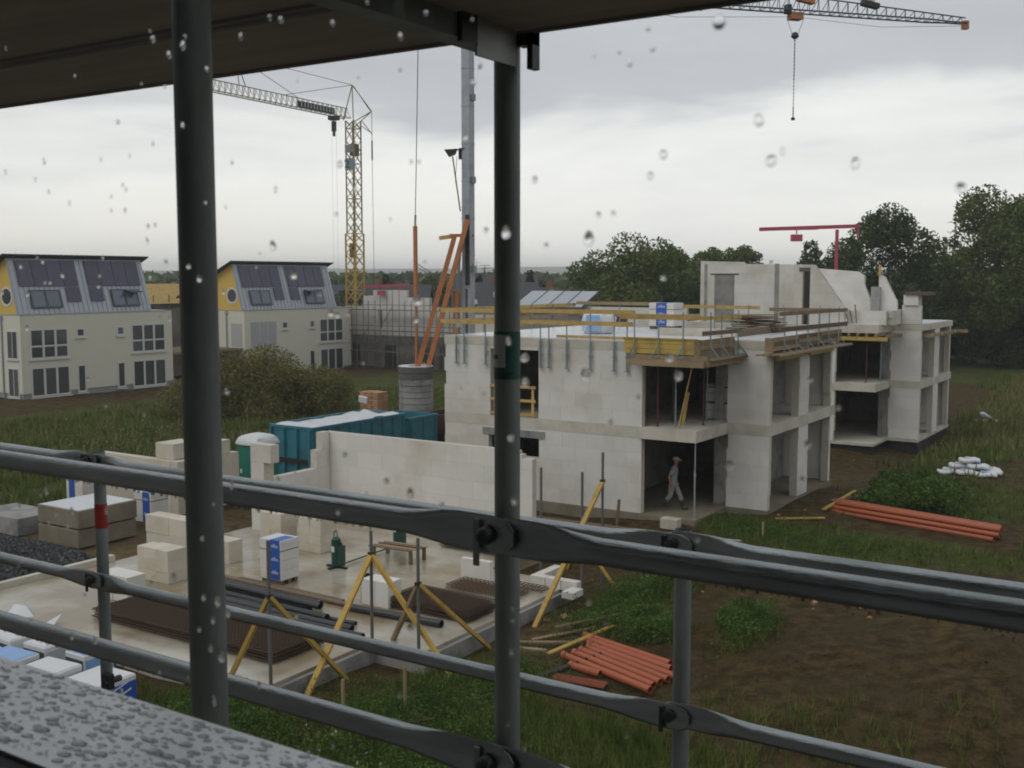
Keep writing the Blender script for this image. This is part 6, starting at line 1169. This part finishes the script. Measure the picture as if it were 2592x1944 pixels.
lettering('25', 1.15, 'eps_dark', T_, (tx, ty - .65, 19.5), (math.pi / 2, 0, R(40)), name='sign_figures', depth=.01)
MB().box(tx - .1, tx + .5, ty - .5, ty + .3, 20.4, 21.6).build('operator_cab', 'timber_dark', T_); MB().box(tx - .35, tx + .1, ty - .45, ty, 9.9, 11.4).build('hoist_gear', 'timber', T_); MB().tube((tx + .3, ty - .4, 10), (tx + .3, ty - .4, 12.6), .16, 6).build('cable_drum', 'red_dark', T_)
ap = Vector((tx + .1, ty - .2, 27.6)); bk_ = Vector((tx + 1.5, ty + 1.2, 25.0))
for p in ((tx - .55, ty - .9, 24.0), (tx + .3, ty - .3, 24.0)): MB().tube(p, ap, .055, 6).build('apex_leg', 'truss_grey', T_)
MB().tube(ap, bk_, .05, 6).tube(ap + Vector((.12, .1, -.1)), bk_ + Vector((-.1, 0, -.1)), .035, 5).build('rear_stay', 'truss_grey', T_); MB().tube((tx + .1, ty + .2, 24), bk_, .05, 6).tube((tx + .5, ty + .5, 23.9), bk_, .05, 6).build('rear_strut', 'truss_grey', T_); MB().tube((tx + .7, ty + .6, 24), (tx + 1.5, ty + 1.3, 22.6), .05, 5).tube((tx + .5, ty + .5, 23.6), (tx + 1.3, ty + 1.1, 22.9), .04, 5).build('rear_arm', 'truss_grey', T_)
MB().tube(bk_, (bk_.x, bk_.y, 22.0), .03, 5).tube((bk_.x, bk_.y, 22.0), (bk_.x, bk_.y, 20.0), .075, 6).tube((bk_.x, bk_.y, 20.0), (bk_.x + .1, bk_.y, 4), .025, 5).build('rear_rope', 'cable', T_)
y0 = Vector((-77.5, 88.2, 24.15)); y1 = Vector((-76.4, 63.2, 24.3)); yd = (y1 - y0).normalized(); ys = Vector((yd.y, -yd.x, 0)).normalized(); yl = (y1 - y0).length
def yp(s, side, top=False): h_ = 1.0 if s < .9 else 1.0 - (s - .9) * 7; return y0 + yd * (s * yl) + (Vector((0, 0, h_)) if top else ys * .45 * side)
for f, nm in ((lambda s: yp(s, 1), 'jib_chord'), (lambda s: yp(s, -1), 'jib_chord'), (lambda s: yp(s, 0, True), 'jib_top_chord')): MB().path([f(k / 20) for k in range(21)], .05, 5).build(nm, 'truss_grey', T_)
for k in range(34):
    s = k / 34; MB().tube(yp(s, 1), yp(s + .5 / 34, 0, True), .024, 5).tube(yp(s + .5 / 34, 0, True), yp(s + 1 / 34, -1), .024, 5).tube(yp(s, -1), yp(s + .5 / 34, 0, True), .024, 5).tube(yp(s, 1), yp(s, -1), .024, 5).tube(yp(s, 0.9), yp(s, 0, True), .024, 5).build('lattice', 'truss_grey', T_)
sg = MB(); a = y0 + yd * 2.6 + Vector((.47, 0, .35)); b_ = y0 + yd * 8.2 + Vector((.47, 0, .35)); sg.bar(a, b_, .03, .6); sgo = sg.build('name_board', 'steel_dark', T_)
for k in range(11): q = a.lerp(b_, (k + .7) / 12); MB().bar(q + Vector((.02, 0, -.2)), q + Vector((.02, 0, .2)), .03, .12, up=(0, 1, 0)).build('board_mark', 'zinc', T_)
m1_ = y0 + yd * (yl * .60)
for q in (-.3, .5): MB().tube(m1_ + yd * q * 1.0 + Vector((0, 0, 1.0)), m1_ + Vector((0, 0, 3.6)) + yd * .9, .05, 5).build('jib_mast', 'truss_grey', T_)
tp2 = m1_ + Vector((0, 0, 3.6)) + yd * .9
for a, b_ in ((ap, tp2), (tp2, y1), (ap, y0 + yd * (yl * .38) + Vector((0, 0, 1))), (tp2, y0 + yd * (yl * .3) + Vector((0, 0, 1)))): MB().tube(a, b_, .028, 5).build('stay_rope', 'cable', T_)
tr_ = y0 + yd * 2.2; MB().obox(tr_ + Vector((0, 0, -.25)), (.9, .8, .4)).build('trolley', 'steel_dark', T_); MB().box(tr_.x - .18, tr_.x + .18, tr_.y - .18, tr_.y + .18, 22.6, 23.6).box(tr_.x - .1, tr_.x + .1, tr_.y - .1, tr_.y + .1, 22.1, 22.6).build('hook_block', 'steel_dark', T_)
for q in (-.3, .3): MB().tube((tr_.x + q, tr_.y, 23.9), (tr_.x + q, tr_.y, 5), .010, 4).build('hoist_rope', 'zinc', T_)
# ---------------------------------------------------------------- two small red hoists
def hoist(x, y, zb, zt, l0, l1, rot, label, mat, w_=.32):
    t_ = thing('site_hoist', (x, y, zb), label, 'hoist'); c, s = math.cos(rot), math.sin(rot)
    MB().tube((x, y, zb), (x, y, zt), w_ * .5, 10, w_ * .42).build('column', mat, t_, smooth='auto'); MB().bar((x - l0 * c, y - l0 * s, zt + .02), (x + l1 * c, y + l1 * s, zt + .24), w_ * .7, w_ * .9).build('boom', mat, t_)
    a = .52 * l0; MB().bar((x - .72 * l0 * c, y - .72 * l0 * s, zt + .02), (x - .25 * l0 * c, y - .25 * l0 * s, zt + .07), w_ * .75, w_ * .55).build('name_stripe', 'pinkred', t_); MB().obox((x - a * c, y - a * s, zt - .55), (.7, .45, .45), (0, 0, rot)).build('motor', mat, t_); MB().bar((x - a * c, y - a * s, zt - .3), (x - a * c, y - a * s, zt), .06).build('motor_hanger', 'steel_dark', t_); MB().bar((x + l1 * .96 * c, y + l1 * .96 * s, zt + .1), (x + l1 * .96 * c, y + l1 * .96 * s, zt - .6), w_ * .45).build('rear_block', mat, t_); return t_
hoist(-22.4, 74.4, -1, 11.0, 5.2, 1.45, R(33), 'red pillar hoist with long boom behind the gable walls', 'pinkred', .27)
hoist(-67.9, 84.6, 2.2, 6.9, 3.6, .8, R(33), 'small red pillar hoist on the scaffolded house', 'pinkred', .26)
# distant power pylons
for px, d, h_, lb_ in ((1030, 1500, 34, 'faint distant pylon left of the crane mast'), (2060, 900, 60, 'thin radio mast rising over the dark trees')):
    v = at_d(px * 1.1718, 700, d); t_ = thing('pylon', (v.x, v.y, -1), lb_, 'pylon'); MB().tube((v.x - 1, v.y, -1), (v.x, v.y, h_), .5, 5, .2).tube((v.x + 1, v.y, -1), (v.x, v.y, h_), .5, 5, .2).build('mast', 'steel_dark', t_)
    for z in (.7, .82): MB().tube((v.x - 5, v.y - 3, h_ * z), (v.x + 5, v.y + 3, h_ * z), .25, 5).build('arm', 'steel_dark', t_)
# ---------------------------------------------------------------- containers, toilet and loads behind the foundation
def container(x0, x1, y0, y1, zb, zt, label, mat, foil=True):
    t_ = thing('skip_container', ((x0 + x1) / 2, (y0 + y1) / 2, zb), label, 'container'); th = .06
    MB().box(x0, x1, y0, y1, zb + .15, zb + .22).build('floor', mat, t_); MB().box(x0, x1, y0, y0 + th, zb + .22, zt).build('end_wall', mat, t_); MB().box(x0, x1, y1 - th, y1, zb + .22, zt).build('end_wall', mat, t_); MB().box(x0, x0 + th, y0 + th, y1 - th, zb + .22, zt).build('side_wall', mat, t_); MB().box(x1 - th, x1, y0 + th, y1 - th, zb + .22, zt).build('side_wall', mat, t_)
    MB().box(x0 - .03, x1 + .05, y0 - .05, y0 + .05, zt, zt + .10).box(x0 - .03, x1 + .05, y1 - .05, y1 + .05, zt, zt + .10).box(x0 - .05, x0 + .05, y0 + .05, y1 - .05, zt, zt + .10).box(x1 - .05, x1 + .05, y0 + .05, y1 - .05, zt, zt + .10).build('top_rail', mat, t_)
    n_ = int((y1 - y0) / .75)
    for k in range(n_ + 1): y = y0 + .1 + (y1 - y0 - .3) * k / n_; MB().prism([(x1, y), (x1 + .09, y + .03), (x1 + .09, y + .10), (x1, y + .13)], zb + .2, zt - .01).build('side_rib', mat, t_)
    for k in range(4): x = x0 + .05 + (x1 - x0 - .25) * k / 3; MB().prism([(x, y0), (x + .03, y0 - .12), (x + .12, y0 - .12), (x + .15, y0)], zb + .2, zt - .01).build('end_rib', mat, t_)
    MB().box(x0 + .2, x1 - .2, y0 - .15, y0 - .125, zb + .75, zb + .95).build('lock_bar', 'steel_dark', t_)
    for x in (x0 + .3, x1 - .4): MB().box(x, x + .12, y0 + .2, y1 - .2, zb, zb + .15).build('skid', 'steel_dark', t_)
    if foil:
        f_ = MB(); nx_, ny_ = 5, 14; f_.add([(x0 + .1 + (x1 - x0 - .2) * i / (nx_ - 1), y0 + .1 + (y1 - y0 - .2) * j / (ny_ - 1), zt + .02 + .10 * math.sin(i * 2.1 + j * 1.3) * math.sin(j * .8) + .05 * random.random()) for j in range(ny_) for i in range(nx_)], [(j * nx_ + i, j * nx_ + i + 1, (j + 1) * nx_ + i + 1, (j + 1) * nx_ + i) for j in range(ny_ - 1) for i in range(nx_ - 1)]); f_.build('cover_foil', 'foil', t_, smooth=True)
    return t_
container(-33.5, -31.1, 33.0, 39.0, -.55, 1.62, 'long teal skip container topped with crumpled white foil', 'container_teal')
container(-33.3, -31.1, 39.3, 41.4, -.55, 1.35, 'short teal container behind the long one', 'container_teal', False)
container(-32.6, -30.4, 42.2, 45.0, -.55, 1.2, 'dark red skip beside the teal containers', 'red_dark', False)
rt = thing('red_machine', (-31.1, 43.6, 1.2), 'red hooded machine on the dark red skip', 'machine'); MB().prismY([(-31.7, 1.22), (-30.5, 1.22), (-30.5, 1.75), (-30.9, 2.0), (-31.6, 2.0)], 43.2, 44.3).build('hood', 'red', rt); MB().box(-30.7, -30.4, 43.0, 43.18, .2, 1.7).build('chute', 'red', rt); MB().box(-31.0, -30.2, 42.9, 43.0, .9, 1.0).build('handle', 'galv_light', rt)
tl = thing('portable_toilet', (-30.4, 29.3, -.4), 'green portable toilet cabin with rounded white roof', 'toilet')
MB().box(-30.93, -29.85, 28.72, 29.82, -.3, 1.62).build('cabin', 'toilet_green', tl, bevel=.03); MB().box(-30.8, -30.0, 28.695, 28.715, -.2, 1.5).build('door', 'toilet_green', tl); MB().box(-30.72, -30.62, 28.68, 28.694, .55, .7).build('latch', 'letter_white', tl)
for k in range(3): MB().box(-29.84, -29.81, 28.85 + k * .32, 29.05 + k * .32, -.1, 1.45).build('side_panel', 'toilet_green', tl)
rr = [[(-30.39 + .58 * q * math.cos(a_) * 1.0, 29.27 + .60 * q * math.sin(a_), 1.62 + z) for a_ in [6.2832 * i / 24 for i in range(24)]] for q, z in ((1.1, 0), (1.1, .06), (1.0, .20), (.8, .31), (.45, .37), (.1, .38))]
def sq(p, k=.62):
    x, y, z = p; dx, dy_ = x + 30.39, y - 29.27; m_ = max(abs(dx) / .58, abs(dy_) / .6, 1e-6); r_ = math.hypot(dx / .58, dy_ / .6); f_ = (r_ / m_) ** k; return (-30.39 + dx * f_, 29.27 + dy_ * f_, z)
mb = MB(); mb.rings([[sq(p) for p in r_] for r_ in rr]); mb.build('roof', 'toilet_roof', tl, smooth='auto')
for k in range(4): MB().bar((-30.9 + .34 * k, 28.8, 1.84 + .08 * (k in (1, 2))), (-30.9 + .34 * k, 29.75, 1.84 + .08 * (k in (1, 2))), .05, .05).build('roof_rib', 'toilet_roof', tl)
bpal = thing('brick_pallet', (-42.4, 50.2, -.7), 'stacked pale orange roof tiles on a pallet in the grass', 'pallet')
for k in range(12):
    for i in range(3):
        for j in range(2): piece('tile', 'brick_new', bpal, -43.0 + i * .46 + random.uniform(-.03, .03), -42.58 + i * .46, 49.7 + j * .5 + random.uniform(-.02, .02), 50.15 + j * .5, -.55 + k * .14, -.44 + k * .14)
MB().box(-43.05, -41.6, 49.65, 50.75, -.75, -.56).build('pallet', 'timber_dark', bpal); MB().obox((-42.75, 49.72, .62), (.7, .2, .45), (.1, .1, 0)).build('foil', 'plastic_white', bpal, bevel=.06)
tag(MB().box(-40.6, -38.9, 47.5, 47.9, -.6, -.25).build('foil_bundle', 'plastic_white', bevel=.08), 'small white foil bundle by the crane ballast', 'bundle')
tag(MB().tube((-37.0, 35.0, -.6), (-36.9, 35.0, 2.2), .03, 6).build('survey_stake', 'timber_dark'), 'thin wooden stake standing in the field', 'stake')

# ---------------------------------------------------------------- orange pipe heaps
def opipe(a, c, r_, label, group, half=False):
    t_ = thing('orange_pipe', (a[0], a[1], min(a[2], c[2]) - r_), label, 'pipe', group); MB().pipe(a, c, r_, r_ * .9, 14).build('tube', 'pipe_orange', t_, smooth='auto')
    v = (Vector(a) - Vector(c)).normalized(); MB().pipe(a, Vector(a) + v * .10, r_ * 1.14, r_ * .92, 14).build('socket', 'pipe_orange', t_, smooth='auto')
gz = Z(-10.5, 20) + .07; LBN = 'orange plastic drain pipe in the loose heap on the soil'
near = [((-11.62, 20.02), (-9.2, 19.16), 0), ((-11.50, 20.28), (-9.25, 19.42), 0), ((-11.46, 20.5), (-9.22, 19.66), 0), ((-11.40, 20.7), (-9.15, 19.88), 0), ((-11.55, 21.05), (-9.3, 20.35), .05), ((-11.8, 21.3), (-9.45, 20.62), .05), ((-11.5, 20.92), (-9.05, 20.1), 0)]
for a, c, dz_ in near: opipe((*a, gz + dz_), (*c, gz + dz_ + .02), .075, LBN, 'orange pipes in the near heap')
opipe((-11.2, 19.62, gz - .02), (-10.5, 19.5, gz - .02), .08, 'short orange pipe offcut in front of the loose heap', None)
t_ = thing('orange_board', (-10.7, 19.1, gz - .07), 'flat broken orange pipe shell beside the loose heap', 'pipe'); mb = MB(); mb.rings([[(-11.25 + 1.15 * s, 18.95 + .12 * s + .16 * math.cos(a_), gz - .06 + .07 * math.sin(a_)) for a_ in [math.pi * i / 8 for i in range(9)] + [math.pi * i / 8 for i in range(8, -1, -1)]] for s in (0, 1)]); mb.build('half_shell', 'pipe_orange', t_)
gz2 = Z(-8.5, 36.6) + .07
for k in range(9):
    row = k // 3; i = k % 3; a = (-11.05 + .02 * k, 37.15 + i * .22 + row * .08, gz2 + row * .14); c = (-5.62 + random.uniform(-.1, .1), 35.75 + i * .22 + row * .08, gz2 + row * .14)
    opipe(a, c, .075, 'long orange pipe in the tidy stack beside the green bush', 'orange pipes in the tidy stack')
# ---------------------------------------------------------------- sacks
def sack(x, y, z, rot, mat, label, group, tilt=0.0):
    mb = MB(); rr = []
    for s, q in ((-.42, .55), (-.38, .85), (-.2, 1), (.0, 1.03), (.2, 1), (.38, .85), (.42, .55)): rr.append([(s * 1.0, .29 * q * math.cos(a_) * (abs(math.cos(a_)) ** -.25 if abs(math.cos(a_)) > .05 else 1), .115 * q * math.sin(a_) + .03 * math.sin(s * 9)) for a_ in [6.2832 * i / 12 + .01 for i in range(12)]])
    m_ = Euler((0, tilt, rot)).to_matrix(); mb.rings([[tuple(m_ @ Vector(p) + Vector((x, y, z))) for p in r_] for r_ in rr]); t_ = thing('sack', (x, y, z - .08), label, 'sack', group); mb.build('bag', 'plastic_white', t_, smooth=True)
    c = m_ @ Vector((0, 0, .122)); MB().obox((x + c.x, y + c.y, z + c.z), (.34, .26, .008), (0, tilt, rot)).build('print', mat, t_)
for i, (x, y, z, r_, m_) in enumerate(((-9.6, 48.2, .1, .3, 'plastic_white'), (-9.5, 48.8, .1, .1, 'plastic_blue_pale'), (-8.8, 47.9, .1, -.2, 'plastic_white'), (-8.7, 48.5, .12, .2, 'plastic_blue'), (-8.0, 47.6, .1, .2, 'plastic_blue_pale'), (-7.9, 48.2, .1, 0, 'plastic_white'), (-9.2, 48.5, .32, .1, 'plastic_white'), (-8.4, 48.2, .32, -.1, 'plastic_blue'), (-8.8, 48.4, .54, .15, 'plastic_white'), (-8.1, 49.0, .1, .4, 'plastic_white'))):
    zz = Z(x, y) + z; sack(x, y, zz, r_, m_, 'white and blue sack in the large pile near the green bush', 'sacks in the large pile')
for i, (x, y, z, r_) in enumerate(((-11.6, 67.2, .1, .4), (-11.1, 67.5, .12, -.3), (-11.4, 67.4, .32, .8))): sack(x, y, Z(x, y) + z, r_, 'plastic_blue_pale', 'white and blue sack in the small pile on the meadow', 'sacks in the small pile', .3 * i)
# ---------------------------------------------------------------- boards, pipes and rubble on the soil
def board(p0, p1, wd, ht, mat, label, name='board'): tag(MB().bar(p0, p1, wd, ht).build(name, mat), label, 'board')
def gb(x, y, h=.03): return (x, y, Z(x, y) + h)
board(gb(-12.2, 34.7, .06), gb(-10.9, 35.7, .08), .12, .04, 'brace_yellow', 'bright yellow plank on the grass by the shell corner'); board(gb(-11.2, 36.6, .1), gb(-11.0, 39.6, .3), .14, .04, 'brace_yellow', 'yellow plank leaning on soil beside the shell'); board(gb(-11.5, 38.4), gb(-10.4, 41.0, .2), .16, .04, 'timber', 'brown board lying behind the yellow plank')
for i, (a, c, m_, lb_) in enumerate((((-12.9, 20.7), (-11.9, 21.9), 'timber', 'brown board in the offcut pile beside the slab'), ((-13.1, 20.3), (-11.7, 20.9), 'timber', 'pale board crossing the offcut pile'), ((-12.0, 19.9), (-11.5, 22.0), 'brace_yellow', 'yellow lath in the offcut pile'), ((-13.2, 19.7), (-12.1, 20.0), 'timber', 'short board nearest the slab edge'), ((-12.6, 21.2), (-11.6, 22.6), 'timber_dark', 'dark board at the back of the offcut pile'))): board(gb(*a, .06 + .04 * i), gb(*c, .08 + .03 * i), .12, .035, m_, lb_)
for i, (a, b_, c, lb_) in enumerate((((-13.3, 16.2), (-11.8, 17.6), (-11.0, 20.6), 'longest black hose lying in the weeds'), ((-13.0, 15.7), (-11.9, 16.9), (-11.4, 18.4), 'black hose nearer the slab post'), ((-12.5, 15.2), (-11.8, 16.2), (-11.5, 17.4), 'short black hose in the tall weeds'))):
    tag(MB().path([gb(*a, .06), gb(*b_, .07), gb(*c, .06)], .06, 8).build('black_hose', 'pipe_black', smooth=True), lb_, 'hose')
tag(MB().path([gb(-20.5, 30.9, .08), gb(-14.8, 30.6, .08)], .035, 8).build('conduit_pipe', 'galv_light'), 'thin pale conduit lying in the trench', 'pipe'); tag(MB().path([gb(-17.0, 31.5, .1), gb(-12.3, 31.9, .1)], .03, 8).build('conduit_pipe', 'galv_light'), 'second pale conduit with an orange collar by the manhole', 'pipe')
mh = thing('manhole_ring', (-13.4, 30.1, -.4), 'grey concrete manhole ring sunk in the soil', 'manhole'); MB().pipe((-13.4, 30.1, -.6), (-13.4, 30.1, .02), .30, .25, 24).build('ring', 'concrete_grey', mh, smooth='auto')
tag(MB().box(-15.1, -14.5, 32.0, 32.35, -.25, .10).build('concrete_block', 'concrete', bevel=.02), 'pale concrete block lying before the balcony slab', 'block')
board((-16.6, 31.9, -.35), (-16.55, 31.95, .55), .09, .05, 'timber_dark', 'short upright wooden peg before the ground floor balcony', 'wooden_peg')
for i, (x, y, h_, lb_) in enumerate(((-11.9, 32.7, .5, 'orange brown peg in the grass strip'), (-12.5, 15.6, 1.0, 'tall rusty stake in the weeds'), (-13.4, 14.9, .8, 'rusty stake near the slab corner post'))): board(gb(x, y, -.1), (x, y, Z(x, y) + h_), .05, .05, 'timber', lb_, 'wooden_stake')
board(gb(-12.9, 14.4, .1), gb(-11.6, 15.3, .3), .05, .04, 'red_dark', 'red brown lath lying in the weeds', 'lath')
rbm = MB()
for k in range(70):
    cx, cy_, sp2 = random.choice(((-12.9, 22.6, .9), (-33.6, 27.5, 1.6), (-13.2, 30.9, 1.2), (-9.2, 27, 2.2), (-11.6, 35.6, 1.3), (-12.2, 54, 1.5), (-27, 19.2, 1.5))); x = cx + random.gauss(0, sp2); y = cy_ + random.gauss(0, sp2 * .7)
    if covered(np.array(x), np.array(y)): continue
    s = random.uniform(.05, .16); rbm.obox((x, y, Z(x, y) + s * .25), (s, s * random.uniform(.5, 1), s * .5), (random.uniform(-.4, .4), random.uniform(-.4, .4), random.uniform(0, 3)))
tag(rbm.build('rubble', 'brick_new', origin=(0, 0, 0)), 'scattered broken brick and block rubble on the soil', 'rubble', kind='stuff')
tag(MB().bar(gb(-24.4, 31.3, .1), gb(-15.5, 31.4, .1), .5, .1).build('trench_board', 'timber_dark'), 'long dark shuttering board along the shell foundation', 'board')
tag(MB().box(-16.6, -15.1, 28.6, 29.0, -.6, -.2).build('drain_channel', 'bitumen'), 'dark drain box in the trench by the wall end', 'drain')
for i in range(2): tag(MB().bar((-16.2 + .3 * i, 27.8, -.2), (-14.6 + .1 * i, 28.6 + .3 * i, .45 - .2 * i), .14, .035).build('board', 'brace_yellow'), ('yellow board leaning behind the end of the long wall', 'lower yellow board behind the long wall')[i], 'board')
# ---------------------------------------------------------------- damp air over the whole site
hb_ = MB().box(-3150, 3150, -3150, 3150, -4, 48).build('haze', 'room', origin=(0, 0, -4)); hb_['kind'] = 'stuff'; hb_['label'] = 'pale damp air that fades the far woods and hills'; hb_.data.materials.clear()
hm = bpy.data.materials.new('haze_air'); hm.use_nodes = True; t = hm.node_tree; t.nodes.clear(); o_ = t.nodes.new('ShaderNodeOutputMaterial'); v_ = t.nodes.new('ShaderNodeVolumePrincipled'); v_.inputs['Color'].default_value = (.965, .975, .99, 1); v_.inputs['Density'].default_value = .00045; v_.inputs['Anisotropy'].default_value = .2; t.links.new(v_.outputs[0], o_.inputs['Volume']); hb_.data.materials.append(hm)
